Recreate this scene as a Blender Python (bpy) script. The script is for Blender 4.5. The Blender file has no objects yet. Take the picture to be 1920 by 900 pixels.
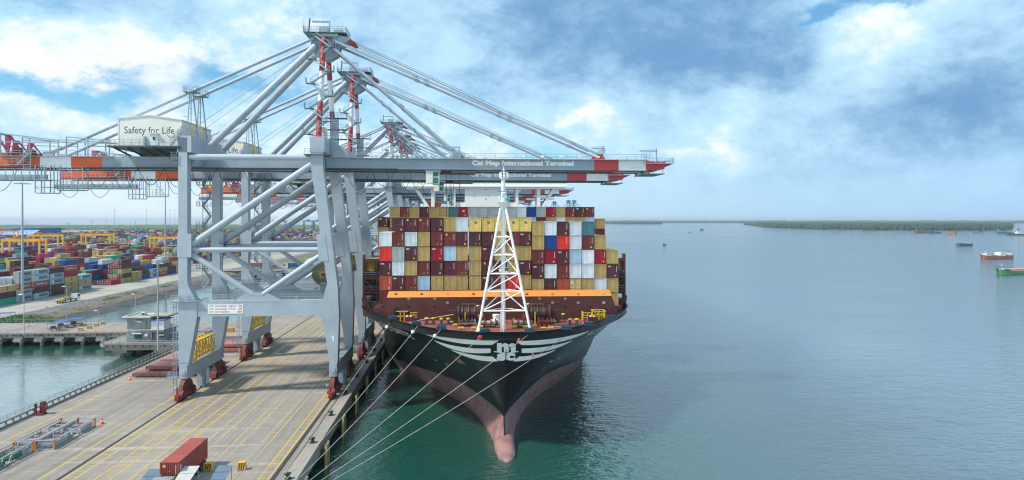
import bpy, math, random
from math import sin, cos, tan, atan, atan2, asin, pi, sqrt, radians, exp, hypot
from mathutils import Vector, Matrix
from mathutils.bvhtree import BVHTree

RND = random.Random(11)
SC = bpy.context.scene
COL = SC.collection

# ---------------------------------------------------------------- camera
FPX, YAW, CAM_Z, HORIZON = 1280.0, atan(92 / 1280.0), 40.0, 412.0
SY, CY = sin(YAW), cos(YAW)
cam = bpy.data.cameras.new("camera")
cam.sensor_width = 36.0
cam.lens = FPX / 1920 * 36.0
cam.shift_y = -(450 - HORIZON) / 1920.0
cam.clip_start, cam.clip_end = 0.5, 60000
cam_o = bpy.data.objects.new("camera", cam)
cam_o.location = (0, 0, CAM_Z)
cam_o.rotation_euler = (pi / 2, 0, -YAW)
COL.objects.link(cam_o)
SC.camera = cam_o

# surveying helpers: a sight line through the photograph met with a known plane of the place
def G(px, py, z):                       # with a level plane
    u = (px - 960) / FPX; t = (z - CAM_Z) * FPX / (HORIZON - py)
    return t * (SY + u * CY), t * (CY - u * SY)
def V(px, py, Y):                       # with a plane across the quay -> X, Z
    u = (px - 960) / FPX; t = Y / (CY - u * SY)
    return t * (SY + u * CY), CAM_Z + t * (HORIZON - py) / FPX
def XA(px, Y): return V(px, HORIZON, Y)[0]
def ZA(px, py, Y): return V(px, py, Y)[1]

# ---------------------------------------------------------------- sun, sky, exposure
SUN_DIR = Vector((-0.58, -0.26, 0.80)).normalized()
SUN_EL = asin(SUN_DIR.z); SUN_AZ = atan2(SUN_DIR.x, SUN_DIR.y)
sun = bpy.data.lights.new("sun", 'SUN'); sun.energy = 3.3; sun.angle = radians(4.0); sun.color = (1.0, 0.95, 0.87)
sun_o = bpy.data.objects.new("sun", sun); COL.objects.link(sun_o)
sun_o.rotation_euler = SUN_DIR.to_track_quat('Z', 'Y').to_euler()
SC.view_settings.view_transform = 'Standard'
SC.view_settings.look = 'None'
SC.view_settings.gamma = 1.0
SC.view_settings.use_curve_mapping = False
SC.view_settings.exposure = 0.56
SC.render.engine = 'CYCLES'
SC.cycles.use_denoising = True
SC.cycles.filter_width = 1.2
SC.cycles.sample_clamp_indirect = 3.0
SC.cycles.max_bounces = 6
SC.cycles.diffuse_bounces = 2
SC.cycles.glossy_bounces = 3
SC.cycles.transmission_bounces = 3
SC.cycles.volume_bounces = 0
SC.cycles.caustics_reflective = True
SC.cycles.caustics_refractive = False

class NT:
    """small node-tree writer"""
    def __init__(s, tree):
        s.t = tree; tree.nodes.clear()
    def n(s, kind, **kw):
        nd = s.t.nodes.new(kind)
        ins = kw.pop('ins', {})
        for k, v in kw.items(): setattr(nd, k, v)
        for k, v in ins.items():
            if isinstance(v, bpy.types.NodeSocket): s.t.links.new(v, nd.inputs[k])
            else: nd.inputs[k].default_value = v
        return nd
    def m(s, op, a, b=0.0, c=None, clamp=False):
        nd = s.t.nodes.new('ShaderNodeMath'); nd.operation = op; nd.use_clamp = clamp
        for i, v in enumerate((a, b) if c is None else (a, b, c)):
            if isinstance(v, bpy.types.NodeSocket): s.t.links.new(v, nd.inputs[i])
            else: nd.inputs[i].default_value = v
        return nd.outputs[0]
    def mix(s, f, a, b, blend='MIX'):
        nd = s.t.nodes.new('ShaderNodeMix'); nd.data_type = 'RGBA'; nd.blend_type = blend
        for i, v in ((0, f), (6, a), (7, b)):
            if isinstance(v, bpy.types.NodeSocket): s.t.links.new(v, nd.inputs[i])
            else: nd.inputs[i].default_value = v if i == 0 else (*v[:3], 1)
        return nd.outputs[2]
    def ramp(s, f, lo, hi):              # smooth 0..1 between lo and hi
        nd = s.t.nodes.new('ShaderNodeMapRange'); nd.interpolation_type = 'SMOOTHSTEP'
        s.t.links.new(f, nd.inputs[0]); nd.inputs[1].default_value = lo; nd.inputs[2].default_value = hi
        return nd.outputs[0]
    def noise(s, vec, scale, detail=4, rough=0.55, dist=0.0):
        nd = s.n('ShaderNodeTexNoise', ins={'Scale': scale, 'Detail': detail, 'Roughness': rough, 'Distortion': dist})
        if vec is not None: s.t.links.new(vec, nd.inputs['Vector'])
        return nd.outputs['Fac']

world = bpy.data.worlds.new("World"); SC.world = world; world.use_nodes = True
W = NT(world.node_tree)
SKY = 0.1
def build_sky():
    sky = W.n('ShaderNodeTexSky', sky_type='NISHITA', sun_disc=False, sun_elevation=SUN_EL, sun_rotation=SUN_AZ,
              altitude=0, air_density=1.0, dust_density=0.6, ozone_density=1.6)
    tc = W.n('ShaderNodeTexCoord').outputs['Generated']
    xyz = W.n('ShaderNodeSeparateXYZ', ins={0: tc})
    x, y, z = xyz.outputs
    stretch = W.n('ShaderNodeVectorMath', operation='MULTIPLY', ins={0: tc, 1: (2.6, 2.6, 4.4)}).outputs[0]
    big = W.noise(stretch, 1.3, 3, 0.5, 0.3)
    mid = W.noise(stretch, 2.6, 10, 0.66, 0.25)
    fine = W.noise(stretch, 8.0, 9, 0.70, 0.1)
    wx = W.noise(stretch, 2.2, 6, 0.6); wy = W.noise(W.n('ShaderNodeVectorMath', operation='ADD', ins={0: stretch, 1: (7.3, 1.9, 4.2)}).outputs[0], 2.6, 7, 0.62)
    az = W.m('ADD', W.m('ARCTAN2', x, y), W.m('MULTIPLY', W.m('SUBTRACT', wx, 0.5), 0.30))
    el = W.m('ADD', W.m('ARCSINE', z), W.m('MULTIPLY', W.m('SUBTRACT', wy, 0.5), 0.13))
    def mass(px, py, rx, ry, power=1.0):          # a cloud mass at a bearing and height
        a0 = atan((px - 960) / FPX) + YAW; e0 = atan((HORIZON - py) / FPX * cos(a0 - YAW))
        dx = W.m('DIVIDE', W.m('SUBTRACT', az, a0), rx / FPX); dy = W.m('DIVIDE', W.m('SUBTRACT', el, e0), ry / FPX)
        d = W.m('ADD', W.m('MULTIPLY', dx, dx), W.m('MULTIPLY', dy, dy))
        return W.m('EXPONENT', W.m('MULTIPLY', d, -power))
    def total(rows, start):
        acc = start
        for px, py, rx, ry, w in rows: acc = W.m('MULTIPLY_ADD', mass(px, py, rx, ry), w, acc)
        return acc
    bright = total([(1130, 0, 360, 140, -0.80), (1360, 130, 200, 80, -0.34), (1230, 130, 280, 50, -0.20), (880, 40, 120, 60, -0.15), (1860, 140, 170, 80, -0.55), (1780, 240, 330, 50, -0.36),
                    (1600, 320, 420, 26, -0.22), (330, 10, 170, 45, -0.45), (60, 20, 160, 40, -0.25),
                    (1690, 75, 120, 55, 0.50), (1560, 100, 80, 50, 0.20), (90, 105, 190, 48, 0.38), (285, 150, 70, 42, 0.40), (1350, 268, 38, 26, 0.42),
                    (1085, 212, 26, 26, 0.40), (560, 70, 140, 55, 0.25), (1390, 215, 60, 24, 0.28), (1420, 300, 70, 24, 0.25), (1240, 285, 60, 16, 0.20),
                    (1180, 250, 260, 60, 0.10), (150, 240, 220, 30, 0.25)],
                   W.m('MULTIPLY_ADD', W.m('SUBTRACT', mid, 0.5), 1.35, W.m('MULTIPLY_ADD', W.m('SUBTRACT', fine, 0.5), 0.85, 0.60)))
    bright = W.m('SUBTRACT', bright, W.m('MULTIPLY', W.ramp(x, -0.15, 0.65), 0.15))
    cover = total([(1510, 50, 50, 16, -1.1), (1660, 5, 120, 22, -1.0), (190, 158, 170, 26, -0.75), (480, 150, 160, 16, -0.55), (60, 175, 120, 20, -0.6), (1130, 20, 420, 140, 0.6), (1850, 150, 200, 120, 0.5),
                   (90, 105, 190, 50, 0.5), (1690, 80, 130, 60, 0.5), (285, 150, 70, 45, 0.4)],
                  W.m('MULTIPLY_ADD', W.m('SUBTRACT', mid, 0.5), 1.6, W.m('MULTIPLY_ADD', W.m('SUBTRACT', big, 0.5), 0.8, 0.68)))
    cover = W.ramp(cover, 0.12, 0.80)
    k = 1.0 / SKY
    c_dark = (0.125 * k, 0.258 * k, 0.45 * k); c_mid = (0.385 * k, 0.585 * k, 0.735 * k); c_white = (0.68 * k, 0.72 * k, 0.74 * k)
    cl = W.mix(W.ramp(bright, -0.45, 0.62), c_dark, c_mid)
    cl = W.mix(W.ramp(bright, 0.50, 0.98), cl, c_white)
    clear = W.mix(1.0, sky.outputs[0], (0.62, 1.0, 1.1), 'MULTIPLY')
    col = W.mix(cover, clear, cl)
    # pale moist air towards the horizon, whiter over the land
    low = W.mix(W.ramp(x, -0.5, 0.72), (0.58 * k, 0.665 * k, 0.70 * k), (0.275 * k, 0.465 * k, 0.64 * k))
    f = W.m('SUBTRACT', 1.0, W.ramp(W.m('ABSOLUTE', z), 0.0, 0.11))
    col = W.mix(W.m('MULTIPLY', f, 0.85), col, low)
    bg = W.n('ShaderNodeBackground', ins={'Color': col, 'Strength': SKY})
    out = W.n('ShaderNodeOutputWorld', ins={'Surface': bg.outputs[0]})
build_sky()

# ---------------------------------------------------------------- materials
MATS = {}
def lin(h):                              # '#rrggbb' -> linear
    c = [int(h[i:i + 2], 16) / 255 for i in (1, 3, 5)]
    return tuple(v / 12.92 if v <= 0.04045 else ((v + 0.055) / 1.055) ** 2.4 for v in c)
def mat(name, color, rough=0.5, var=0.12, scale=0.6, streak=0.0, dirt=None, bump=0.0, bscale=6.0, metal=0.0, objvar=0.0, spec=0.5):
    if name in MATS: return MATS[name]
    if isinstance(color, str): color = lin(color)
    m = bpy.data.materials.new(name); m.use_nodes = True; MATS[name] = m
    T = NT(m.node_tree)
    tc = T.n('ShaderNodeTexCoord').outputs['Object']
    n1 = T.noise(tc, scale, 5, 0.6)
    f = T.ramp(n1, 0.30, 0.70)
    col = T.mix(f, tuple(v * (1 - var) for v in color), tuple(min(1, v * (1 + var)) for v in color))
    if streak:
        st = T.n('ShaderNodeVectorMath', operation='MULTIPLY', ins={0: tc, 1: (2.2, 2.2, 0.12)}).outputs[0]
        n2 = T.noise(st, 1.2, 5, 0.65)
        col = T.mix(T.m('MULTIPLY', T.ramp(n2, 0.5, 0.78), streak), col, dirt or tuple(v * 0.45 for v in color))
    if objvar:
        r = T.n('ShaderNodeObjectInfo').outputs['Random']
        k = T.m('MULTIPLY_ADD', r, 2 * objvar, 1 - objvar)
        cc = T.n('ShaderNodeCombineXYZ', ins={0: k, 1: k, 2: k}).outputs[0]
        col = T.mix(1.0, col, cc, 'MULTIPLY')
    b = T.n('ShaderNodeBsdfPrincipled', ins={'Base Color': col, 'Metallic': metal, 'Specular IOR Level': spec})
    T.t.links.new(T.m('MULTIPLY_ADD', n1, 0.25, rough - 0.12), b.inputs['Roughness'])
    if bump:
        n3 = T.noise(tc, bscale, 4, 0.6)
        bp = T.n('ShaderNodeBump', ins={'Height': n3, 'Strength': bump, 'Distance': 0.05})
        T.t.links.new(bp.outputs[0], b.inputs['Normal'])
    T.n('ShaderNodeOutputMaterial', ins={'Surface': b.outputs[0]})
    return m

GREY = mat('crane_paint_grey', (0.355, 0.412, 0.465), 0.45, 0.08, 0.25, 0.32, (0.30, 0.33, 0.35))
GIRDER = mat('crane_grey_shaded', (0.285, 0.345, 0.40), 0.45, 0.08, 0.25, 0.3, (0.20, 0.23, 0.25))  # crane grey made darker: shade of the girder fronts put into the colour
GREY2 = mat('steel_grey', (0.27, 0.33, 0.38), 0.5, 0.15)
DARK = mat('dark_steel', (0.045, 0.065, 0.075), 0.5, 0.2)
CABLE = mat('black_cable', (0.03, 0.04, 0.05), 0.5, 0.1)
WHITE = mat('white_paint', (0.78, 0.79, 0.78), 0.45, 0.05, 0.3, 0.18, (0.55, 0.52, 0.46))
CREAM = mat('cream_cladding', (0.70, 0.68, 0.62), 0.55, 0.05, 0.3, 0.15, (0.52, 0.50, 0.46))
ORANGE = mat('orange_paint', (0.72, 0.115, 0.03), 0.5, 0.1, 0.3)
RED = mat('red_paint', (0.42, 0.04, 0.035), 0.5, 0.14, 0.3, 0.15)
BOOMRED = mat('boom_red_paint', (0.52, 0.055, 0.06), 0.5, 0.06, 0.3)
BOGIE = mat('bogie_red', (0.13, 0.020, 0.020), 0.55, 0.3, 0.7)
MAGENTA = mat('machinery_magenta', (0.30, 0.03, 0.09), 0.5, 0.15)
YEL = mat('yellow_paint', (0.70, 0.46, 0.05), 0.5, 0.15, 0.8)
SIGNW = mat('sign_white', (0.80, 0.80, 0.78), 0.5, 0.02)
INKRED = mat('sign_red_ink', (0.42, 0.05, 0.04), 0.6, 0.02)
INK = mat('lettering_dark', (0.06, 0.075, 0.09), 0.6, 0.02)
LETW = mat('lettering_white', (0.83, 0.83, 0.80), 0.5, 0.03)
GLASSG = mat('green_glass', (0.02, 0.16, 0.11), 0.08, 0.1)
GRATE = mat('grating_green', (0.07, 0.15, 0.14), 0.6, 0.2)

# ---------------------------------------------------------------- mesh builder
ORG = {}
class MB:
    def __init__(s): s.v = []; s.f = []; s.m = []
    def add(s, vs, fs, mi=0):
        o = len(s.v); s.v.extend(Vector(v) for v in vs)
        for f in fs: s.f.append([o + i for i in f]); s.m.append(mi)
        return s
    def box(s, x0, x1, y0, y1, z0, z1, mi=0):
        return s.add([(x0, y0, z0), (x1, y0, z0), (x1, y1, z0), (x0, y1, z0), (x0, y0, z1), (x1, y0, z1), (x1, y1, z1), (x0, y1, z1)],
                     [(0, 3, 2, 1), (4, 5, 6, 7), (0, 1, 5, 4), (1, 2, 6, 5), (2, 3, 7, 6), (3, 0, 4, 7)], mi)
    def frame_axes(s, d):
        d = d.normalized(); up = Vector((0, 0, 1)) if abs(d.z) < 0.95 else Vector((1, 0, 0))
        a = d.cross(up).normalized(); return a, a.cross(d).normalized()
    def beam(s, p, q, w, h, mi=0, w2=None, h2=None):
        p, q = Vector(p), Vector(q); a, b = s.frame_axes(q - p); w2 = w2 or w; h2 = h2 or h
        vs = [p + a * (i * w / 2) + b * (j * h / 2) for i, j in ((-1, -1), (1, -1), (1, 1), (-1, 1))] + \
             [q + a * (i * w2 / 2) + b * (j * h2 / 2) for i, j in ((-1, -1), (1, -1), (1, 1), (-1, 1))]
        return s.add(vs, [(3, 2, 1, 0), (4, 5, 6, 7), (0, 1, 5, 4), (1, 2, 6, 5), (2, 3, 7, 6), (3, 0, 4, 7)], mi)
    def tube(s, p, q, r, n=8, mi=0, r2=None):
        p, q = Vector(p), Vector(q); a, b = s.frame_axes(q - p); r2 = r if r2 is None else r2
        vs = [p + a * (r * cos(t)) + b * (r * sin(t)) for t in [2 * pi * i / n for i in range(n)]] + \
             [q + a * (r2 * cos(t)) + b * (r2 * sin(t)) for t in [2 * pi * i / n for i in range(n)]]
        return s.add(vs, [(i, (i + 1) % n, n + (i + 1) % n, n + i) for i in range(n)] + [tuple(range(n - 1, -1, -1)), tuple(range(n, 2 * n))], mi)
    def path(s, pts, r, n=5, mi=0):
        for a, b in zip(pts, pts[1:]): s.tube(a, b, r, n, mi)
        return s
    def ring(s, c, axis, R, r, n=20, k=5, mi=0):
        c = Vector(c); a, b = s.frame_axes(Vector(axis))
        pts = [c + a * (R * cos(2 * pi * i / n)) + b * (R * sin(2 * pi * i / n)) for i in range(n + 1)]
        return s.path(pts, r, k, mi)
    def prism(s, poly, axis, lo, hi, mi=0):      # poly in the two other axes, in order
        n = len(poly)
        def mk(p, t): return {'x': (t, p[0], p[1]), 'y': (p[0], t, p[1]), 'z': (p[0], p[1], t)}[axis]
        return s.add([mk(p, lo) for p in poly] + [mk(p, hi) for p in poly],
                     [tuple(range(n - 1, -1, -1)), tuple(range(n, 2 * n))] + [(i, (i + 1) % n, n + (i + 1) % n, n + i) for i in range(n)], mi)
    def rail(s, pts, h=1.1, step=2.0, r=0.035, mi=0, mids=(0.55,)):
        pts = [Vector(p) for p in pts]; up = Vector((0, 0, 1))
        for a, b in zip(pts, pts[1:]):
            for k in (1.0,) + tuple(mids): s.beam(a + up * h * k, b + up * h * k, 2 * r, 2 * r, mi)
            n = max(1, int((b - a).length / step))
            for i in range(n + 1):
                p = a.lerp(b, i / n); s.beam(p, p + up * h, 2 * r, 2 * r, mi)
        return s
    def stair(s, p, q, w=0.8, mi=0, ax='y'):     # flight with treads and handrails
        p, q = Vector(p), Vector(q); n = max(3, int(abs(q.z - p.z) / 0.5)); o = Vector((0, w / 2, 0)) if ax == 'y' else Vector((w / 2, 0, 0)); up = Vector((0, 0, 1.0))
        for sg in (-1, 1):
            s.beam(p + o * sg, q + o * sg, 0.08, 0.25, mi); s.beam(p + o * sg + up, q + o * sg + up, 0.06, 0.06, mi)
            for i in range(0, n + 1, 2):
                t = p.lerp(q, i / n) + o * sg; s.beam(t, t + up, 0.05, 0.05, mi)
        for i in range(1, n):
            t = p.lerp(q, i / n); s.beam(t - o, t + o, 0.22, 0.04, mi)
        return s
    def text(s, string, origin, xd, yd, size=None, width=None, height=None, mi=0, bold=0.0, center=False):
        vs, fs, (x0, x1, y0, y1) = text_geo(string, bold)
        o, xd, yd = Vector(origin), Vector(xd), Vector(yd)
        sx = width / (x1 - x0) if width else size; sy = height / (y1 - y0) if height else (size or sx)
        if not width: sx = sy if size is None else size
        off = (x0 + x1) / 2 if center else x0
        return s.add([o + xd * ((a - off) * sx) + yd * ((b - y0) * sy) for a, b in vs], fs, mi)
    def build(s, name, mats, parent=None, loc=None, smooth=False, **tags):
        org = ORG[parent.name] if parent is not None else Vector(loc or (0, 0, 0))
        me = bpy.data.meshes.new(name)
        me.from_pydata([tuple(v - org) for v in s.v], [], s.f)
        for m in (mats if isinstance(mats, (list, tuple)) else [mats]): me.materials.append(m)
        if any(s.m): me.polygons.foreach_set('material_index', s.m)
        if smooth: me.polygons.foreach_set('use_smooth', [True] * len(me.polygons))
        me.update()
        o = bpy.data.objects.new(name, me); COL.objects.link(o)
        if parent is not None: o.parent = parent
        else: o.location = org
        ORG[o.name] = org
        for k, v in tags.items():
            if v: o[k] = v
        return o
_TXT = {}
def text_geo(string, bold=0.0):
    key = (string, bold)
    if key in _TXT: return _TXT[key]
    cu = bpy.data.curves.new('lettering', 'FONT'); cu.body = string; cu.size = 1.0; cu.resolution_u = 3; cu.offset = bold; cu.fill_mode = 'FRONT'
    o = bpy.data.objects.new('lettering', cu); COL.objects.link(o)
    bpy.context.view_layer.update()
    me = bpy.data.meshes.new_from_object(o.evaluated_get(bpy.context.evaluated_depsgraph_get()))
    vs = [(v.co.x, v.co.y) for v in me.vertices]; fs = [tuple(p.vertices) for p in me.polygons]
    bpy.data.objects.remove(o); bpy.data.curves.remove(cu); bpy.data.meshes.remove(me)
    xs = [v[0] for v in vs]; ys = [v[1] for v in vs]
    _TXT[key] = (vs, fs, (min(xs), max(xs), min(ys), max(ys)))
    return _TXT[key]

def thing(name, label, cat, loc, group=None, rz=0.0):
    o = bpy.data.objects.new(name, None); o.empty_display_size = 0.5; COL.objects.link(o)
    o.location = loc; o.rotation_euler.z = rz
    o['label'] = label; o['category'] = cat
    if group: o['group'] = group
    ORG[o.name] = Vector(loc)
    return o
def tag(o, label, cat, group=None):
    o['label'] = label; o['category'] = cat
    if group: o['group'] = group
    return o
KIDS = {}
def copy_tree(src, loc=None, parent=None, label=None, rz=None, name=None):
    kids = KIDS.get(src.name)
    if kids is None: kids = KIDS[src.name] = list(src.children)
    c = src.copy(); COL.objects.link(c)
    if parent is not None: c.parent = parent
    if loc is not None: c.location = loc
    if rz is not None: c.rotation_euler.z = rz
    if label: c['label'] = label
    for k in kids: copy_tree(k, parent=c)
    return c
ORD = ['', 'first', 'second', 'third', 'fourth', 'fifth', 'sixth', 'seventh', 'eighth', 'ninth', 'tenth', 'eleventh', 'twelfth',
       'thirteenth', 'fourteenth', 'fifteenth', 'sixteenth', 'seventeenth', 'eighteenth', 'nineteenth', 'twentieth', 'twenty-first', 'twenty-second', 'twenty-third', 'twenty-fourth']

# ================================================================ SETTING
def structure(o, label=None):
    o['kind'] = 'structure'
    if label: o['label'] = label
    return o

def water_material():
    m = bpy.data.materials.new('river_water'); m.use_nodes = True; T = NT(m.node_tree)
    pos = T.n('ShaderNodeNewGeometry').outputs['Position']
    x, y, z = T.n('ShaderNodeSeparateXYZ', ins={0: pos}).outputs
    st = T.n('ShaderNodeVectorMath', operation='MULTIPLY', ins={0: pos, 1: (0.55, 1.0, 1.0)}).outputs[0]
    w1 = T.noise(st, 0.85, 3, 0.55, 0.6); w2 = T.noise(st, 0.22, 3, 0.5, 0.4); w3 = T.noise(st, 2.6, 2, 0.5)
    h = T.m('MULTIPLY_ADD', w1, 0.62, T.m('MULTIPLY_ADD', w2, 0.8, T.m('MULTIPLY', w3, 0.14)))
    open_w = T.ramp(x, -60.0, 60.0)                      # sheltered basin behind the quay, open river beyond the ship
    patch = T.noise(T.n('ShaderNodeVectorMath', operation='MULTIPLY', ins={0: pos, 1: (0.004, 0.010, 1.0)}).outputs[0], 1.0, 5, 0.6, 0.5)
    amp = T.m('MULTIPLY', T.m('MULTIPLY_ADD', open_w, 0.85, 0.09), T.m('MULTIPLY_ADD', T.ramp(patch, 0.40, 0.64), 1.0, 0.40))
    bp = T.n('ShaderNodeBump', ins={'Height': h, 'Strength': amp, 'Distance': 1.0})
    silt = T.noise(pos, 0.012, 4, 0.55)
    col = T.mix(T.ramp(silt, 0.3, 0.7), (0.007, 0.060, 0.045), (0.012, 0.078, 0.058))
    col = T.mix(T.m('MULTIPLY', T.ramp(x, 12.0, 75.0), 0.95), col, (0.040, 0.060, 0.068))
    b = T.n('ShaderNodeBsdfPrincipled', ins={'Base Color': col, 'IOR': T.m('MULTIPLY_ADD', T.ramp(x, 25.0, 140.0), 1.6, T.m('MULTIPLY_ADD', T.ramp(x, -60.0, -25.0), -1.4, 3.4)), 'Specular IOR Level': 1.0, 'Roughness': T.m('MULTIPLY_ADD', patch, 0.10, 0.03), 'Normal': bp.outputs[0]})
    T.n('ShaderNodeOutputMaterial', ins={'Surface': b.outputs[0]})
    return m

def concrete(name, color, tyre=0.0, scale=0.06, seams=0.0):
    if isinstance(color, str): color = lin(color)
    m = bpy.data.materials.new(name); m.use_nodes = True; T = NT(m.node_tree)
    pos = T.n('ShaderNodeNewGeometry').outputs['Position']
    n1 = T.noise(pos, scale, 8, 0.65, 0.2); n2 = T.noise(pos, 1.3, 6, 0.6)
    sx = T.noise(T.n('ShaderNodeVectorMath', operation='MULTIPLY', ins={0: pos, 1: (0.05, 0.9, 1)}).outputs[0], 0.55, 6, 0.68, 0.35)
    sy = T.noise(T.n('ShaderNodeVectorMath', operation='MULTIPLY', ins={0: pos, 1: (0.8, 0.03, 1)}).outputs[0], 0.9, 6, 0.65, 0.2)
    dk = tuple(v * 0.70 for v in color); lt = tuple(min(1, v * 1.18) for v in color)
    col = T.mix(T.ramp(n1, 0.32, 0.68), dk, color)
    col = T.mix(T.m('MULTIPLY', T.ramp(n2, 0.35, 0.75), 0.35), col, lt)
    if tyre:
        col = T.mix(T.m('MULTIPLY', T.ramp(sx, 0.53, 0.70), tyre), col, tuple(min(1, v * 1.42) for v in color))
        col = T.mix(T.m('MULTIPLY', T.ramp(sy, 0.47, 0.68), tyre * 0.8), col, tuple(v * 0.55 for v in color))
        spots = T.noise(pos, 0.32, 3, 0.5)
        col = T.mix(T.m('MULTIPLY', T.ramp(spots, 0.66, 0.80), 0.45), col, tuple(v * 0.5 for v in color))
    if seams:
        x, y, z = T.n('ShaderNodeSeparateXYZ', ins={0: pos}).outputs
        def line(c, p): return T.m('LESS_THAN', T.m('ABSOLUTE', T.m('SUBTRACT', T.m('FRACT', T.m('DIVIDE', c, p)), 0.5)), 0.012)
        col = T.mix(T.m('MULTIPLY', T.m('MAXIMUM', line(x, 7.0), line(y, 7.75)), seams), col, tuple(v * 0.5 for v in color))
    b = T.n('ShaderNodeBsdfPrincipled', ins={'Base Color': col, 'Roughness': 0.85})
    bp = T.n('ShaderNodeBump', ins={'Height': n2, 'Strength': 0.25, 'Distance': 0.02}); T.t.links.new(bp.outputs[0], b.inputs['Normal'])
    T.n('ShaderNodeOutputMaterial', ins={'Surface': b.outputs[0]})
    MATS[name] = m
    return m
DECKC = concrete('quay_concrete', (0.290, 0.257, 0.225), 0.8, 0.07, 0.45)
EDGEC = concrete('quay_edge_concrete', (0.31, 0.285, 0.25), 0.2)
OLDC = concrete('weathered_concrete', (0.23, 0.23, 0.205), 0.15, 0.3)
ROADC = concrete('yard_road_concrete', (0.36, 0.33, 0.285), 0.15)
YARDC = concrete('yard_paving', (0.27, 0.26, 0.25), 0.3)
GRAVEL = concrete('grey_gravel', (0.165, 0.165, 0.16), 0.2, 0.5)
SOIL = concrete('brown_bank_soil', (0.19, 0.14, 0.105), 0.2, 0.25)
RIPRAP = concrete('riprap_rock', (0.10, 0.10, 0.10), 0.1, 0.9)
def paint_line(name, color, wear):
    m = bpy.data.materials.new(name); m.use_nodes = True; T = NT(m.node_tree)
    pos = T.n('ShaderNodeNewGeometry').outputs['Position']
    n = T.noise(pos, 0.9, 7, 0.7); n2 = T.noise(pos, 0.05, 2, 0.5)
    f = T.ramp(T.m('ADD', n, T.m('MULTIPLY', T.m('SUBTRACT', n2, 0.5), 0.5)), wear - 0.10, wear + 0.12)
    col = T.mix(f, (0.290, 0.257, 0.225), color)
    b = T.n('ShaderNodeBsdfPrincipled', ins={'Base Color': col, 'Roughness': 0.7})
    T.n('ShaderNodeOutputMaterial', ins={'Surface': b.outputs[0]})
    return m
LINE1 = paint_line('yellow_road_paint', (0.46, 0.32, 0.065), 0.40)
LINE2 = paint_line('worn_yellow_road_paint', (0.46, 0.345, 0.11), 0.54)

structure(MB().add([(-30000, -800, 0), (30000, -800, 0), (30000, 45000, 0), (-30000, 45000, 0)], [(0, 1, 2, 3)]).build('water', water_material()))

QZ, QX0, QX1 = 4.0, -79.6, -23.0
# quay deck with its slab edge, then piles below
q = MB(); q.box(QX0, QX1, -60, 1300, 2.6, QZ)
quay = structure(q.build('quay_deck', DECKC))
k = MB(); k.box(-25.0, QX1 + 0.06, -60, 1300, QZ - 1.9, QZ + 0.012)
k.box(-23.25, QX1 + 0.10, -60, 1300, QZ + 0.012, QZ + 0.16)
structure(k.build('quay_edge', EDGEC))
pm = MB(); pm.tube((0, 0, -4), (0, 0, 2.6), 0.45, 8); first = None
for i in range(44):
    for x in (-25.4, -31.0, -72.0, -77.6):
        y = 96 + 7.75 * i
        if first is None:
            first = pm.build('quay_pile', OLDC, quay); ORG[first.name] = Vector((0, 0, 0)); first.location = (x, y, 0)
        elif x > -40 or i < 22:
            c = first.copy(); COL.objects.link(c); c.location = (x, y, 0)
# painted lines
def ladder(x0, x1, m, y0=20.0, y1=900.0, solid_both=True):
    b = MB(); z = QZ + 0.005; w = 0.16
    b.add([(x0 - w, y0, z), (x0 + w, y0, z), (x0 + w, y1, z), (x0 - w, y1, z)], [(0, 1, 2, 3)])
    b.add([(x1 - w, y0, z), (x1 + w, y0, z), (x1 + w, y1, z), (x1 - w, y1, z)], [(0, 1, 2, 3)])
    y = y0 + 0.6
    while y < y1:
        b.add([(x0 + w, y, z), (x1 - w, y, z), (x1 - w, y + 0.20, z), (x0 + w, y + 0.20, z)], [(0, 1, 2, 3)]); y += 2.32
    structure(b.build('lane_marking', m))
for (a, b_), m in zip(((-55.3, -53.7), (-50.9, -48.8), (-46.1, -44.2), (-41.4, -39.8), (-36.9, -35.6), (-32.4, -31.2), (-28.3, -26.95)), (LINE1, LINE1, LINE1, LINE2, LINE2, LINE2, LINE1)):
    ladder(a, b_, m)
for x in (-74.4, -58.6):
    structure(MB().add([(x - 0.17, 20, QZ + 0.005), (x + 0.17, 20, QZ + 0.005), (x + 0.17, 900, QZ + 0.005), (x - 0.17, 900, QZ + 0.005)], [(0, 1, 2, 3)]).build('lane_marking', LINE1))
RAILM = mat('crane_rail_steel', (0.10, 0.09, 0.085), 0.45, 0.2, 1.0, metal=0.0)
GROOVE = mat('rail_groove', (0.025, 0.024, 0.024), 0.8, 0.2)
for x, wide in ((-56.0, 0.26), (-26.35, 0.32)):
    b = MB(); z = QZ + 0.004
    b.add([(x - wide, -50, z), (x + wide, -50, z), (x + wide, 1200, z), (x - wide, 1200, z)], [(0, 1, 2, 3)], 0)
    b.box(x - 0.06, x + 0.06, -50, 1200, z + 0.003, z + 0.05, 1)
    structure(b.build('crane_rail', [GROOVE, RAILM]))
structure(MB().add([(-25.20, -50, QZ + 0.018), (-25.05, -50, QZ + 0.018), (-25.05, 1200, QZ + 0.018), (-25.20, 1200, QZ + 0.018)], [(0, 1, 2, 3)]).build('cable_slot', GROOVE))
RUST = mat('rust_stain', (0.36, 0.17, 0.09), 0.8, 0.3, 1.5)
b = MB()
for i in range(30):
    y = 98 + i * 3.1 + RND.uniform(-1, 1); w = RND.uniform(0.03, 0.07)
    b.add([(-24.35 - w, y, QZ + 0.017), (-24.35 + w, y, QZ + 0.017), (-24.35 + w, y + 2.5, QZ + 0.017), (-24.35 - w, y + 2.5, QZ + 0.017)], [(0, 1, 2, 3)])
structure(b.build('rust_mark', RUST))

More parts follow.
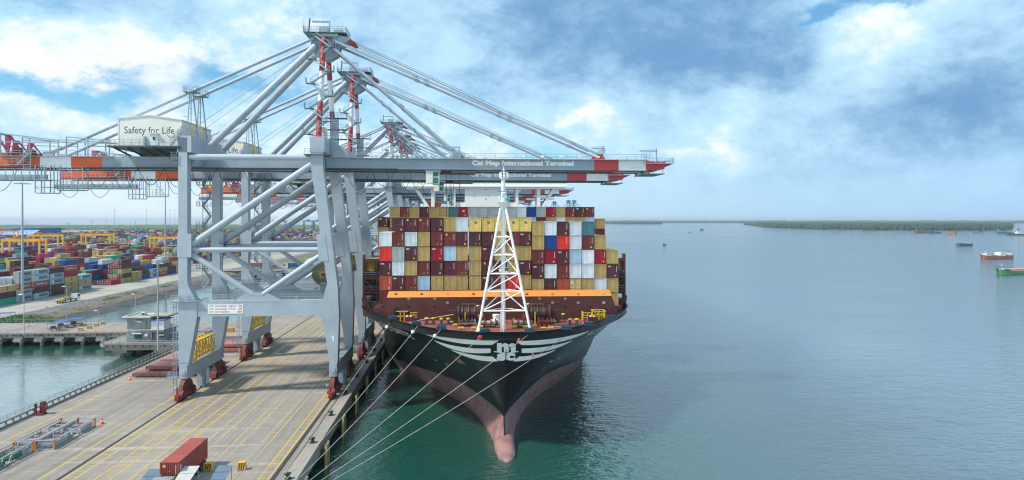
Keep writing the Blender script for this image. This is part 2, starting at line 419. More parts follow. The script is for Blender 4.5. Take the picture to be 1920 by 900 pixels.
# yard land, its road and the bank that falls to the basin
structure(MB().box(-2600, -190, 252, 6500, 1.0, 3.99).build('yard_ground', YARDC))
structure(MB().add([(-191, 252, 3.994), (-169.4, 252, 3.994), (-169.4, 2400, 3.994), (-191, 2400, 3.994)], [(0, 1, 2, 3)]).build('yard_road', ROADC))
bk = MB(); cols = [(-190, 3.98), (-169.4, 3.98), (-168.8, 3.9), (-166, 3.6), (-163, 3.4), (-160, 2.9), (-157.5, 2.1), (-155.5, 1.2), (-153.5, 0.4), (-151, -0.8)]
ys = [250 + 6 * i for i in range(60)] + [640, 720, 820, 1000, 1300, 2400]
r2 = random.Random(5)
vs = []
for j, y in enumerate(ys):
    for i, (x, z) in enumerate(cols):
        jz = 0 if i < 3 else r2.uniform(-.25, .25)
        vs.append((x + (0 if i < 3 else r2.uniform(-.6, .6)), y, z + jz))
n = len(cols)
for j in range(len(ys) - 1):
    for i in range(n - 1):
        a = j * n + i
        bk.add([vs[a], vs[a + 1], vs[a + n + 1], vs[a + n]], [(0, 1, 2, 3)], 0 if i < 4 else (1 if i < 6 else 2))
structure(bk.build('river_bank', [GRAVEL, SOIL, RIPRAP]))
MEADOW = mat('rough_meadow', (0.12, 0.135, 0.06), 0.9, 0.45, 0.03)
far = MB()
far.box(-152, -84, 560, 1400, -1, 3.7)
structure(far.build('far_field', MEADOW))

# ---- vegetation: many leaf cards gathered in clumps
LEAF = [mat('leaf_green', (0.045, 0.10, 0.032), 0.7, 0.4, 0.5, objvar=0.12), mat('leaf_dark', (0.028, 0.062, 0.026), 0.7, 0.4, 0.5, objvar=0.12), mat('leaf_bright', (0.09, 0.20, 0.04), 0.7, 0.35, 0.5)]
BARK = mat('bark', (0.12, 0.09, 0.07), 0.9, 0.3, 3.0)
def leaves(b, c, rad, n, size, rnd, mi=0, flat=0.75):
    for _ in range(n):
        while True:
            p = Vector((rnd.uniform(-1, 1), rnd.uniform(-1, 1), rnd.uniform(-1, 1)))
            if 0.25 < p.length < 1: break
        p = Vector((p.x * rad, p.y * rad, p.z * rad * flat)) + Vector(c)
        a = Vector((rnd.gauss(0, 1), rnd.gauss(0, 1), rnd.gauss(0, 0.6))).normalized() * size * rnd.uniform(.6, 1.3)
        d = Vector((rnd.gauss(0, 1), rnd.gauss(0, 1), rnd.gauss(0, 1))).normalized() * size * 0.6
        b.add([p - a, p + d, p + a, p - d], [(0, 1, 2, 3)], mi if rnd.random() < 0.6 else 1 - mi if mi < 2 else mi)
def tree(x, y, z, h, r, label, seed, name='broadleaf_tree', group=None, n=10):
    rnd = random.Random(seed)
    t = thing(name, label, 'tree', (x, y, z), group)
    b = MB(); top = Vector((x, y, z + h * 0.55)); b.tube((x, y, z - 0.2), top, h * 0.035, 7, 0, h * 0.018)
    cr = MB()
    for i in range(n):
        a = rnd.uniform(0, 2 * pi); rr = r * rnd.uniform(0.25, 0.8); c = Vector((x + rr * cos(a), y + rr * sin(a), z + h * rnd.uniform(0.45, 0.92)))
        b.tube(top.lerp(Vector((x, y, z + h * 0.3)), rnd.random()), c, h * 0.012, 5, 0, h * 0.005)
        leaves(cr, c, r * rnd.uniform(0.32, 0.5), 70, r * 0.13, rnd)
    b.build('trunk', BARK, t); cr.build('crown', LEAF, t)
    return t

# ================================================================ SHIP-TO-SHORE CRANE (built once, then copied along the quay)
YC = 152.4; YF, YB = YC - 9.3, YC + 9.3; GY = (YC - 3.0, YC + 3.0)
WX, LX = -26.5, -56.2
ZB, ZT = 50.9, 53.25                      # girder underside and top
BUMPR = mat('bumper_red', (0.27, 0.03, 0.028), 0.5, 0.2)
def build_crane():
    t = thing('gantry_crane', 'nearest grey quay crane, Safety for Life on its house, figure 1 on its leg', 'crane', (-41, YC, QZ), 'ship to shore cranes along the quay')
    up = Vector((0, 0, 1))
    for Y in (YF, YB):
        L = MB()                                                    # landside leg
        L.prism([(-57.2, 10.6), (-55.3, 10.6), (-53.6, 20.3), (-53.6, 23.62), (-54.2, 24.4), (-55.3, 26.6), (-55.5, 28), (-55.5, 56.6), (-57.25, 56.6), (-57.25, 20)], 'y', Y - 1.0, Y + 1.0)
        L.box(-57.45, -54.7, Y - 1.06, Y + 1.06, 32.4, 37.2)        # gusset at the braces
        L.box(-57.3, -55.2, Y - 1.05, Y + 1.05, 11.1, 11.25)
        L.build('leg', GREY, t)
        L = MB()                                                    # waterside leg, raked
        L.prism([(-27.25, 10.6), (-25.65, 10.6), (-25.35, 20.3), (-25.6, 26), (-28.6, 50.8), (-28.6, 54.2), (-31.0, 54.2), (-31.0, 50.8), (-27.75, 27), (-28.4, 24.5), (-28.7, 23.64), (-28.7, 20.3)], 'y', Y - 1.0, Y + 1.0)
        L.prism([(-29.4, 31.5), (-27.4, 31.5), (-28.2, 37), (-29.9, 37)], 'y', Y - 1.06, Y + 1.06)
        L.build('leg', GREY, t)
        b = MB(); b.box(-53.58, -28.72, Y - 0.9, Y + 0.9, 20.4, 23.6)
        b.prism([(-46.5, 23.6), (-44.2, 25.0), (-39.6, 25.0), (-37.3, 23.6)], 'y', Y - 0.5, Y + 0.5)
        b.box(-46.6, -37.2, Y - 0.94, Y + 0.94, 23.30, 23.40)
        b.build('portal_beam', GREY, t)
        b = MB(); b.tube((-55.4, Y - 0.2, 52.75), (-30.6, Y - 0.2, 52.75), 0.62, 14); b.build('cross_tube', WHITE if False else GREY, t, smooth=False)
        b = MB(); b.tube((-55.0, Y, 33.9), (-29.0, Y, 33.85), 0.50, 14); b.build('cross_tube', GREY, t)
        b = MB(); b.tube((-54.9, Y, 35.0), (-30.6, Y, 51.6), 0.72, 14); b.build('diagonal_brace', GREY, t)
        for x0 in (-54.9, -28.9):
            b = MB(); b.tube((x0, Y, 32.9), (-41.9 + (-1.0 if x0 < -40 else 1.0), Y, 24.6), 0.58, 14); b.build('portal_brace', GREY, t)
        h = MB()                                                    # walkways on the portal beam
        h.rail([(-58.6, Y - 1.15, 23.7), (-53.7, Y - 1.15, 23.7), (-46.6, Y - 0.9, 23.7)], mi=0, step=1.6)
        h2 = MB(); h2.rail([(-37.2, Y - 0.9, 23.7), (-28.9, Y - 0.9, 23.7)], step=1.6); h2.box(-34.4, -33.6, Y - 0.6, Y - 0.2, 23.9, 24.2, 1); h2.build('portal_handrail', [GREY, GREY2], t)
        h.box(-58.8, -53.0, Y - 1.6, Y + 1.3, 23.55, 23.68, 1)
        h.box(-52.4, -51.6, Y - 0.6, Y - 0.2, 23.9, 24.2, 1)
        h.build('portal_walkway', [GREY, GREY2], t)
    for X in (WX, LX):
        b = MB(); b.box(X - 0.8, X + 0.75, YF - 1.2, YB + 1.2, 7.9, 10.58)
        for Y in (YF - 0.2, YB + 0.2): b.tube((X - 0.86, Y, 9.1), (X + 0.81, Y, 9.1), 0.42, 10)
        b.tube((X, YF - 1.5, 9.2), (X, YF - 1.2, 9.2), 0.5, 12)
        b.box(X - 0.84, X + 0.79, YC - 4, YC + 4, 10.3, 10.46)
        b.build('sill_beam', GREY, t)
        for Y, sg in ((YF, -1), (YB, 1)):                           # two-tier wheel bogies
            b = MB()
            b.prism([(Y - 2.7, 5.9), (Y + 2.9, 5.9), (Y + 2.4, 6.9), (Y + 0.9, 7.89), (Y - 0.9, 7.89), (Y - 2.2, 6.9)], 'x', X - 0.42, X + 0.42)
            for c in (-2.1, 2.4):
                b.prism([(Y + c - 1.6, 4.35), (Y + c + 1.6, 4.35), (Y + c + 1.3, 5.3), (Y + c + 0.5, 5.9), (Y + c - 0.5, 5.9), (Y + c - 1.3, 5.3)], 'x', X - 0.68, X + 0.68)
                for w in (-0.85, 0.85): b.tube((X - 0.4, Y + c + w, 4.42), (X + 0.4, Y + c + w, 4.42), 0.40, 12, 1)
                b.box(X - 1.0, X - 0.7, Y + c - 0.4, Y + c + 0.4, 4.6, 5.2, 2); b.box(X + 0.7, X + 1.0, Y + c - 0.4, Y + c + 0.4, 4.7, 5.3, 2)
            e = Y + sg * 3.7
            b.box(X - 0.45, X + 0.45, min(e, e + sg * 0.7), max(e, e + sg * 0.7), 4.3, 5.3, 2); b.tube((X - 0.35, e + sg * 1.0, 5.0), (X - 0.35, e + sg * 1.4, 5.0), 0.22, 8, 3)
            b.tube((X + 0.35, e + sg * 1.0, 5.0), (X + 0.35, e + sg * 1.4, 5.0), 0.22, 8, 2); b.tube((X, e + sg * 0.5, 5.5), (X, e + sg * 0.5, 6.6), 0.16, 6, 2)
            b.tube((X - 1.15, Y + sg * 2.0, 6.2), (X - 0.9, Y + sg * 2.0, 6.2), 0.42, 12, 4)
            b.build('bogie', [BOGIE, DARK, BUMPR, YEL, GREY2], t)
        b = MB()
        b.box(X - 0.55, X + 0.55, YC - 1.9, YC + 0.2, 4.6, 7.9, 0); b.box(X - 0.75, X + 0.70, YC - 1.0, YC + 0.0, 4.3, 6.2, 0); b.box(X - 0.5, X + 0.62, YC + 0.6, YC + 2.0, 4.5, 7.6, 1)
        b.tube((X + 0.6, YC - 1.5, 4.2), (X + 0.6, YC - 1.5, 7.6), 0.28, 8, 0)
        b.build('storm_anchor', [GREY2, WHITE], t)
    # ---- top frame
    b = MB(); b.box(-57.5, -54.7, YF - 1.0, YB + 1.0, 53.6, 57.0); b.box(-57.3, -54.9, YF + 1.2, YB - 1.2, 51.2, 53.6); b.build('landside_top_beam', GREY, t)
    b = MB(); b.box(-31.2, -28.3, YF - 1.05, YB + 1.05, 53.8, 57.0); b.prism([(-28.3, 57.0), (-24.0, 54.6), (-24.0, 53.3), (-28.3, 53.3)], 'y', YC - 4.2, YC + 4.2); b.build('waterside_top_beam', GREY, t)
    for Y in (YF, YB):
        b = MB()
        b.rail([(-32.2, Y - 1.6, 53.4), (-27.0, Y - 1.6, 53.4), (-27.0, Y + 1.6, 53.4)], step=1.2); b.box(-32.3, -26.9, Y - 1.7, Y + 1.7, 53.25, 53.4, 1)
        b.build('top_walkway', [GREY2, GRATE], t); b = MB()
        b.box(-58.9, -57.4, Y - 1.4, Y + 1.3, 52.0, 52.12, 1); b.rail([(-57.5, Y - 1.3, 52.1), (-58.8, Y - 1.3, 52.1), (-58.8, Y + 1.3, 52.1)], h=1.5, step=0.8, mids=(0.3, 0.6))
        b.build('corner_cage', [GREY2, GRATE], t)
    b = MB(); b.rail([(-57.4, YF - 1.0, 57.0), (-54.6, YF - 1.0, 57.0), (-54.6, YB + 1.0, 57.0), (-57.4, YB + 1.0, 57.0), (-57.4, YF - 1.0, 57.0)], step=1.2); b.build('top_handrail', GREY2, t)
    # ---- twin girders and boom; colour changes are paint bands
    Yg = GY[0] - 0.7
    x_end, x_o1, x_w, x_o2 = -106.0, XA(75, Yg), XA(133, Yg), XA(192, Yg)
    x_r, x_w2, x_tip, x_nose = XA(1114, Yg), XA(1160, Yg), XA(1211, Yg), XA(1246, Yg)
    for Y in GY:
        g = MB()
        for xa, xb, mi in ((x_end, x_o1, 1), (x_o1, x_w, 2), (x_w, x_o2, 1), (x_o2, -29.4, 0)): g.box(xa, xb, Y - 0.7, Y + 0.7, ZB, ZT, mi)
        g.box(x_end, -29.4, Y - 0.5, Y + 0.9, ZB - 0.22, ZB - 0.02, 3)
        g.build('girder', [GIRDER, ORANGE, WHITE, DARK], t)
        g = MB()
        for xa, xb, mi in ((-29.2, x_r, 0), (x_r, x_w2, 1), (x_w2, x_tip, 2)): g.box(xa, xb, Y - 0.7, Y + 0.7, ZB, ZT, mi)
        g.prism([(x_tip, ZB), (x_nose - 1.2, ZB + 0.1), (x_nose, ZB + 0.35), (x_nose, ZB + 1.4), (x_tip, ZT)], 'y', Y - 0.7, Y + 0.7, 1)
        g.box(-29.2, x_tip, Y - 0.5, Y + 0.9, ZB - 0.26, ZB - 0.02, 3)
        g.prism([(x_r + 0.2, ZT), (x_r + 2.6, ZT), (x_r + 2.0, ZT + 1.3), (x_r + 0.9, ZT + 1.3)], 'y', Y - 0.4, Y + 0.4, 1)
        g.prism([(-3.2, ZT), (0.6, ZT), (-0.4, ZT + 1.2), (-1.6, ZT + 1.2)], 'y', Y - 0.4, Y + 0.4, 0)
        bo = g.build('boom', [GIRDER, BOOMRED, WHITE, DARK], t)
        if Y == GY[0]:
            s = MB(); xa, xb = XA(885, Yg), XA(1076, Yg)
            s.text('Cai Mep International Terminal', (xa, Y - 0.715, ZB + 0.62), (1, 0, 0), (0, 0, 1), width=xb - xa, height=1.42, bold=0.06)
            s.build('lettering', LETW, bo)
            f = MB()
            for x, z in ((-27, 52.3), (-20, 52.1), (-20.6, 51.5)): f.tube((x, Y - 0.74, z), (x, Y - 0.69, z), 0.35, 12)
            f.build('pin_plate', GREY2, bo)
    b = MB()
    for x in [-103, -97] + [-90 + 7.5 * i for i in range(17)] + [x_tip - 0.5, x_nose - 0.6]: b.beam((x, GY[0] + 0.7, ZT - 0.5), (x, GY[1] - 0.7, ZT - 0.5), 0.5, 0.7)
    b.build('girder_tie', GREY2, t)
    for xa, xb, sp in ((-95, -73, 1.8), (-24, x_tip, 2.2)):
        for Y, o in ((GY[0], -1), (GY[1], 1)):
            b = MB(); b.rail([(xa, Y + o * 1.35, ZT), (xb, Y + o * 1.35, ZT)], step=sp); b.box(xa, xb, min(Y + o * 0.72, Y + o * 1.4), max(Y + o * 0.72, Y + o * 1.4), ZT - 0.1, ZT, 1)
            if o < 0 and xa > -30:
                for i in range(14): x = -20 + i * 4.1; b.box(x, x + 0.7, Y - 1.5, Y - 1.3, ZT + 0.35, ZT + 0.75, 2)
            b.build('girder_walkway', [GREY2, GREY2, WHITE], t)
    # boom nose platform, tip davit, sheaves
    b = MB()
    b.box(x_nose - 4.6, x_nose + 1.8, GY[0] - 1.5, GY[1] + 1.5, ZB + 1.45, ZB + 1.6, 1)
    b.rail([(x_nose - 4.6, GY[0] - 1.5, ZB + 1.6), (x_nose + 1.8, GY[0] - 1.5, ZB + 1.6), (x_nose + 1.8, GY[1] + 1.5, ZB + 1.6)], step=0.9, mids=(0.3, 0.6))
    b.rail([(x_nose - 5.4, GY[0] - 1.4, ZT), (x_nose - 3.0, GY[0] - 1.4, ZT + 0.1)], step=0.5, mids=(0.3, 0.6), h=1.4)
    b.prism([(x_nose, ZB + 0.7), (x_nose + 1.7, ZB + 1.4), (x_nose, ZB + 1.4)], 'y', GY[0] - 0.6, GY[1] + 0.6, 2)
    for i in range(3): b.tube((x_nose - 2.6 + i * 1.3, YC - 3.4, ZB + 1.9), (x_nose - 2.6 + i * 1.3, YC - 1, ZB + 1.9), 0.3, 8, 2)
    b.box(x_tip - 0.6, x_tip + 4.0, GY[0] - 1.6, GY[1] + 1.6, ZB - 0.85, ZB - 0.7, 3); b.box(x_tip - 0.5, x_tip + 0.8, GY[0] - 1.2, GY[1] + 1.2, ZB - 0.7, ZB - 0.26, 3)
    for x in (x_tip, x_tip + 1.4, x_tip + 3.6): b.beam((x, GY[0] - 1.5, ZB - 0.8), (x, GY[0] - 1.5, ZB + 0.1), 0.12, 0.12, 2)
    b.build('nose_platform', [GREY2, GREY2, BOOMRED, GRATE], t)
    for x, z0, dz in ((x_tip + 2.3, ZT - 0.4, 2.9), (x_r + 2.0, ZT + 1.2, 1.8)):
        b = MB(); b.beam((x, GY[0] - 0.9, z0), (x, GY[0] - 0.9, z0 + dz), 0.22, 0.22); b.beam((x + 0.1, GY[0] - 0.9, z0 + dz - 0.55), (x - (3.8 if dz > 2 else 2.6), GY[0] - 0.9, z0 + dz - 0.55), 0.22, 0.26)
        b.beam((x, GY[0] - 0.9, z0 + dz), (x - 2.6, GY[0] - 0.9, z0 + dz - 0.5), 0.06, 0.06); b.build('davit', GREY2, t)
    b = MB(); b.rail([(x_r + 0.8, GY[0] - 0.8, ZT + 1.35), (x_r + 2.4, GY[0] - 0.8, ZT + 1.35), (x_r + 2.4, GY[1] + 0.8, ZT + 1.35)], step=0.7); b.build('stay_platform', GREY2, t)
    b = MB(); b.box(-2.2, -0.4, GY[0] - 0.9, GY[0] + 0.4, ZT, ZT + 1.6); b.beam((-0.8, GY[0] - 0.6, ZT + 1.6), (-0.8, GY[0] - 0.6, ZT + 2.6), 0.3, 0.3); b.beam((-0.6, GY[0] - 0.6, ZT + 2.5), (-3.2, GY[0] - 0.6, ZT + 2.5), 0.26, 0.26); b.build('stay_bracket', GREY2, t)
    # ---- apex frame
    ap = Vector((-30.2, YC, 77.5))
    for sg in (-1, 1):
        p0 = Vector((-29.8, YC + sg * 8.6, 57.0)); p1 = Vector((ap.x + 0.1, YC + sg * 1.9, 80.0)); m = MB()
        for a, b_, mi in ((0.0, 0.34, 0), (0.34, 0.63, 1), (0.63, 1.0, 0)):
            m.tube(p0.lerp(p1, a), p0.lerp(p1, b_), 0.58, 14, mi)
        m.build('mast_column', [RED, WHITE], t)
        m = MB(); m.tube((-53.2, YC + sg * 3.9, 55.6), (ap.x - 1.6, YC + sg * 1.9, 77.6), 0.72, 14); m.build('apex_strut', GREY, t)
        m = MB(); m.tube((x_o1 + 1.8, YC + sg * 3.0, ZT + 0.7), (ap.x - 2.0, YC + sg * 2.2, 79.2), 0.36, 10); m.box(x_o1 + 0.3, x_o1 + 2.4, YC + sg * 3.0 - 0.3, YC + sg * 3.0 + 0.3, ZT - 0.02, ZT + 1.0); m.build('back_stay', GREY, t)
        q0 = Vector((ap.x + 2.6, YC + sg * 2.4, 78.6)); q1 = Vector((x_r + 1.2, YC + sg * 3.0, ZT + 1.2)); m = MB()
        for o in (-0.28, 0.28): m.beam(q0 + Vector((0, o, 0)), q1 + Vector((0, o, 0)), 0.16, 0.40)
        for k in (0.3, 0.34, 0.62, 0.66, 0.9): c = q0.lerp(q1, k); m.beam(c - Vector((0.5, 0, -0.2)), c + Vector((0.5, 0, -0.2)), 0.75, 0.58, 1)
        m.build('outer_forestay', [GREY, GREY2], t)
        q0 = Vector((ap.x + 2.0, YC + sg * 2.2, 77.4)); q1 = Vector((-1.0, YC + sg * 3.0, ZT + 1.0)); m = MB()
        for o in (-0.26, 0.26): m.beam(q0 + Vector((0, o, 0)), q1 + Vector((0, o, 0)), 0.18, 0.46)
        for k in (0.22, 0.30, 0.55, 0.75): c = q0.lerp(q1, k); m.beam(c - Vector((0.4, 0, -0.35)), c + Vector((0.4, 0, -0.35)), 0.75, 0.62, 1)
        m.build('inner_forestay', [GREY, GREY2], t)
        # ropes beside the stays
        m = MB(); m.tube((ap.x + 4.6, YC + sg * 1.6, 79.4), (x_r - 1.0, YC + sg * 2.2, ZT + 1.9), 0.07, 5); m.tube((ap.x + 4.6, YC + sg * 1.1, 79.8), (x_r - 0.4, YC + sg * 1.8, ZT + 2.3), 0.07, 5)
        m.tube((ap.x + 3.0, YC + sg * 1.2, 77.0), (-2.0, YC + sg * 2.0, ZT + 0.8), 0.05, 5)
        m.tube((ap.x - 1.8, YC + sg * 1.4, 77.8), (-60.0, YC + sg * 2.4, 57.6), 0.05, 5); m.build('hoist_rope', GREY2, t)
        # support tower of the back stay with ladder cage
        a0 = Vector((x_o1 + 1.8, YC + sg * 3.0, ZT + 0.7)); a1 = Vector((ap.x - 2.0, YC + sg * 2.2, 79.2)); k = (-57.4 - a0.x) / (a1.x - a0.x); hp = a0.lerp(a1, k)
        m = MB(); zt = hp.z - 0.35
        m.tube((-56.4, hp.y + 0.5, 56.9), (hp.x, hp.y + 0.2, zt), 0.15, 6); m.tube((-58.6, hp.y, 57.0), (hp.x - 0.6, hp.y, zt), 0.11, 6); m.tube((-57.5, hp.y - 0.7, 57.0), (hp.x - 0.2, hp.y - 0.3, zt), 0.11, 6)
        for j in range(1, 9): z = 57 + (zt - 57) * j / 9; m.beam((-57.6, hp.y + 0.2, z), (-58.4, hp.y, z), 0.06, 0.06)
        for j in range(3): z = 59.5 + 1.2 * j; m.ring((-58.7, hp.y - 0.2, z), (0, 0, 1), 0.45, 0.04, 8, 4)
        m.box(hp.x - 1.4, hp.x + 1.4, hp.y - 1.5, hp.y + 0.4, zt - 0.12, zt, 1); m.rail([(hp.x - 1.4, hp.y + 0.4, zt), (hp.x - 1.4, hp.y - 1.5, zt), (hp.x + 1.4, hp.y - 1.5, zt), (hp.x + 1.4, hp.y + 0.4, zt)], h=1.2, step=0.7, mids=(0.33, 0.66))
        m.beam((hp.x, hp.y, zt), (hp.x, hp.y, zt + 0.5), 0.9, 0.5); m.build('stay_tower', [GREY2, GRATE], t)
    a = MB()                                                        # apex head
    a.prism([(ap.x - 2.9, 78.4), (ap.x - 2.2, 76.4), (ap.x - 0.9, 75.0), (ap.x + 1.2, 74.8), (ap.x + 3.0, 75.9), (ap.x + 3.6, 78.3), (ap.x + 2.2, 80.3), (ap.x - 1.6, 80.3)], 'y', YC - 1.3, YC - 0.9)
    a.prism([(ap.x - 2.9, 78.4), (ap.x - 2.2, 76.4), (ap.x - 0.9, 75.0), (ap.x + 1.2, 74.8), (ap.x + 3.0, 75.9), (ap.x + 3.6, 78.3), (ap.x + 2.2, 80.3), (ap.x - 1.6, 80.3)], 'y', YC + 0.9, YC + 1.3)
    a.box(ap.x - 2.4, ap.x + 3.2, YC - 2.6, YC + 2.6, 79.6, 80.2); a.box(ap.x - 0.8, ap.x + 0.8, YC - 2.0, YC + 2.0, 77.0, 79.2)
    a.prism([(ap.x + 2.0, 80.3), (ap.x + 5.8, 79.6), (ap.x + 5.8, 78.9), (ap.x + 3.0, 77.9), (ap.x + 2.0, 78.2)], 'y', YC - 2.0, YC + 2.0)
    a.build('apex_head', GREY, t)
    a = MB(); zt = 80.45
    a.box(ap.x - 4.0, ap.x + 5.0, YC - 3.0, YC + 3.0, zt - 0.14, zt, 1)
    a.rail([(ap.x + 5.0, YC + 3.0, zt), (ap.x + 5.0, YC - 3.0, zt), (ap.x - 4.0, YC - 3.0, zt), (ap.x - 4.0, YC + 3.0, zt)], h=1.15, step=0.9, mids=(0.33, 0.66))
    a.box(ap.x - 0.9, ap.x + 0.9, YC - 1.9, YC - 0.4, zt, zt + 1.5, 2); a.box(ap.x + 2.4, ap.x + 4.2, YC - 2.5, YC - 1.2, zt, zt + 0.7, 2)
    a.beam((ap.x + 1.2, YC - 1, zt), (ap.x + 1.2, YC - 1, zt + 2.9), 0.25, 0.25); a.beam((ap.x + 1.3, YC - 1, zt + 2.7), (ap.x - 2.6, YC - 1, zt + 2.7), 0.28, 0.32)
    a.tube((ap.x - 0.4, YC, zt), (ap.x - 0.4, YC, zt + 4.6), 0.04, 5); a.tube((ap.x - 3.9, YC - 2.9, zt), (ap.x - 3.9, YC - 2.9, zt + 2.4), 0.05, 5); a.beam((ap.x - 2.9, YC - 2.6, zt), (ap.x - 2.7, YC - 2.6, zt + 2.9), 0.28, 0.28, 3)
    a.prism([(ap.x + 5.9, 79.2), (ap.x + 7.0, 78.4), (ap.x + 6.4, 78.2), (ap.x + 5.2, 78.8)], 'y', YC - 2.2, YC + 2.2, 4)
    a.build('apex_platform', [GREY2, GRATE, GREY, DARK, RED], t)
    # zigzag stair up the front column
    s = MB(); p0 = Vector((-29.8, YC - 8.6, 57.0)); p1 = Vector((ap.x + 0.1, YC - 1.9, 80.0)); zs = [57.6 + 2.75 * i for i in range(9)]
    prev = None
    for i, z in enumerate(zs):
        k = (z - 57) / 23; c = p0.lerp(p1, k) + Vector((0, -1.4, 0)); side = -1 if i % 2 == 0 else 1
        w = Vector((c.x + side * 1.9, c.y, z)); s.box(w.x - 0.9, w.x + 0.9, w.y - 0.6, w.y + 0.6, z - 0.12, z, 1)
        s.rail([(w.x - 0.9 * -side, w.y - 0.6, z), (w.x + 0.9 * side, w.y - 0.6, z), (w.x + 0.9 * side, w.y + 0.6, z)], h=1.1, step=0.6, mids=(0.33, 0.66))
        s.beam((c.x, c.y + 1.2, z - 0.2), (w.x, w.y, z - 0.2), 0.12, 0.15)
        if prev is not None: s.stair(prev, w, 0.7)
        prev = w
    s.build('apex_stair', [GREY2, GRATE], t)
    s = MB(); c = Vector((-29.4, YC + 7.4, 0))
    for z in (58.4, 60.6, 63.2):
        s.box(-31.6, -26.4, YC + 5.2, YC + 7.0, z - 0.14, z, 1); s.rail([(-31.6, YC + 5.2, z), (-26.4, YC + 5.2, z), (-26.4, YC + 7.0, z)], h=1.2, step=0.9, mids=(0.33, 0.66))
    s.box(-30.2, -28.4, YC + 5.6, YC + 6.8, 57, 63, 2); r = MB(); r.box(-31.6, -28.8, YC - 6.6, YC - 4.4, 57.0, 59.4, 1); r.rail([(-32, YC - 7.2, 57), (-26.6, YC - 7.2, 57)], h=1.2, step=0.7); r.beam((-30, YC - 7.2, 57.1), (-30, YC - 6.6, 57.1), 0.3, 0.2, 0); r.build('rope_drum_box', [GREY2, CREAM], t)
    s.build('rope_platform', [GREY2, GRATE, GREY, CREAM], t)
    # ---- machinery house
    hx0, hx1, hy0, hy1, hz0, hz1 = XA(222, YC - 8.8), XA(340, YC - 8.8), YC - 8.8, YC + 7.6, 54.9, 60.4
    m = MB(); hm = (hx0 + hx1) / 2
    m.prism([(hx0, hz0), (hx1, hz0), (hx1, hz1 - 0.1), (hm, hz1 + 0.75), (hx0, hz1 + 0.1)], 'y', hy0, hy1)
    for x in (hx0, hx1): m.box(x - 0.12, x + 0.12, hy0 - 0.06, hy0 + 0.2, hz0, hz1 - 0.2)
    house = m.build('machinery_house', CREAM, t)
    r = MB(); r.prism([(hx0 - 0.25, hz1 + 0.06), (hm, hz1 + 0.76), (hx1 + 0.25, hz1 - 0.14), (hx1 + 0.25, hz1 + 0.0), (hm, hz1 + 0.92), (hx0 - 0.25, hz1 + 0.22)], 'y', hy0 - 0.18, hy1 + 0.2); r.build('roof', CREAM, house)
    s = MB(); xa, xb = XA(233, hy0), XA(327, hy0); za, zb = ZA(280, 250.5, hy0), ZA(280, 237.5, hy0)
    s.text('Safety for Life', (xa, hy0 - 0.02, za - 0.45), (1, 0, 0), (0, 0, 1), width=xb - xa, height=zb - za + 0.45)
    s.build('lettering', INK, house)
    s = MB(); c = Vector((XA(320.5, hy0), hy0 - 0.02, ZA(320, 247.5, hy0)))
    s.path([c + Vector((0.85 * sin(a), 0, -1.05 * cos(a))) for a in [radians(-55 + 11 * i) for i in range(11)]], 0.07, 5); s.build('smile_mark', RED, house)
    d = MB(); xd = XA(289, hy0); d.box(xd - 0.75, xd + 0.75, hy0 - 0.14, hy0 + 0.1, hz0 + 0.2, hz0 + 2.5, 0); d.box(xd - 0.2, xd + 0.3, hy0 - 0.17, hy0 - 0.1, hz0 + 1.2, hz0 + 1.9, 1); d.box(xd - 1.0, xd + 1.0, hy0 - 0.6, hy0, hz0 + 2.55, hz0 + 2.68, 0)
    d.box(xd - 1.9, xd - 1.5, hy0 - 0.5, hy0 - 0.1, hz0 + 0.2, hz0 + 2.0, 2); d.build('door', [WHITE, DARK, GREY2], house)
    p = MB(); p.box(hx0 - 1.4, hx1 + 0.4, hy0 - 1.7, hy1 + 1.2, hz0 - 0.35, hz0 - 0.02, 1)
    for i in range(6): x = hx0 + (hx1 - hx0) * i / 5; p.beam((x, hy0 - 1.6, hz0 - 0.5), (x, GY[0] - 0.7, ZT + 0.15), 0.25, 0.3, 1)
    p.box(hx0 + 2, hx1, GY[0] - 1.0, GY[1] + 1.0, ZT + 0.02, hz0 - 0.36, 1)
    p.rail([(hx0 - 1.4, hy1, hz0), (hx0 - 1.4, hy0 - 1.65, hz0), (hx1 - 1.2, hy0 - 1.65, hz0)], h=1.15, step=1.4)
    p.stair((hx1 - 1.6, hy0 - 1.2, hz0 + 0.1), (hx1 + 0.6, hy0 - 1.2, hz0 + 3.0), 0.8); p.rail([(hx1 + 0.6, hy0 - 1.5, 57.9), (hx1 + 2.8, hy0 - 1.0, 57.9)], step=0.8)
    p.build('house_platform', [GREY2, DARK], t)
    y = MB()
    for dx in (0, 1.6):
        x = -56.6 + dx * 0.6; yy = YC - 6 + dx; y.beam((x, yy, 57), (x, yy, 59.6), 0.14, 0.14); y.beam((x, yy, 59.6), (x + 0.9, yy, 59.6), 0.14, 0.14); y.beam((x + 0.9, yy, 59.6), (x + 0.9, yy, 57), 0.14, 0.14)
    y.build('hatch_hoop', YEL, t)
    # ---- landside end: machinery frames, cable gallery, cages
    e = MB()
    for Y in (YC - 2.4, YC + 2.4):
        e.prism([(-98.4, ZT), (-97.9, ZT), (-97.2, ZT + 5.2), (-98.5, ZT + 5.2)], 'y', Y - 0.15, Y + 0.15, 0); e.beam((-97.4, Y, ZT + 4.8), (-94.6, Y, ZT + 0.4), 0.35, 0.35, 0); e.beam((-98.4, Y, ZT + 2.5), (-96.2, Y, ZT + 2.5), 0.2, 0.2, 0)
        e.prism([(-94.2, ZT + 0.8), (-93.6, ZT + 0.8), (-92.6, ZT + 3.3), (-93.8, ZT + 3.4)], 'y', Y - 0.15, Y + 0.15, 0); e.beam((-92.8, Y, ZT + 3.0), (-90.8, Y, ZT + 0.6), 0.3, 0.3, 0)
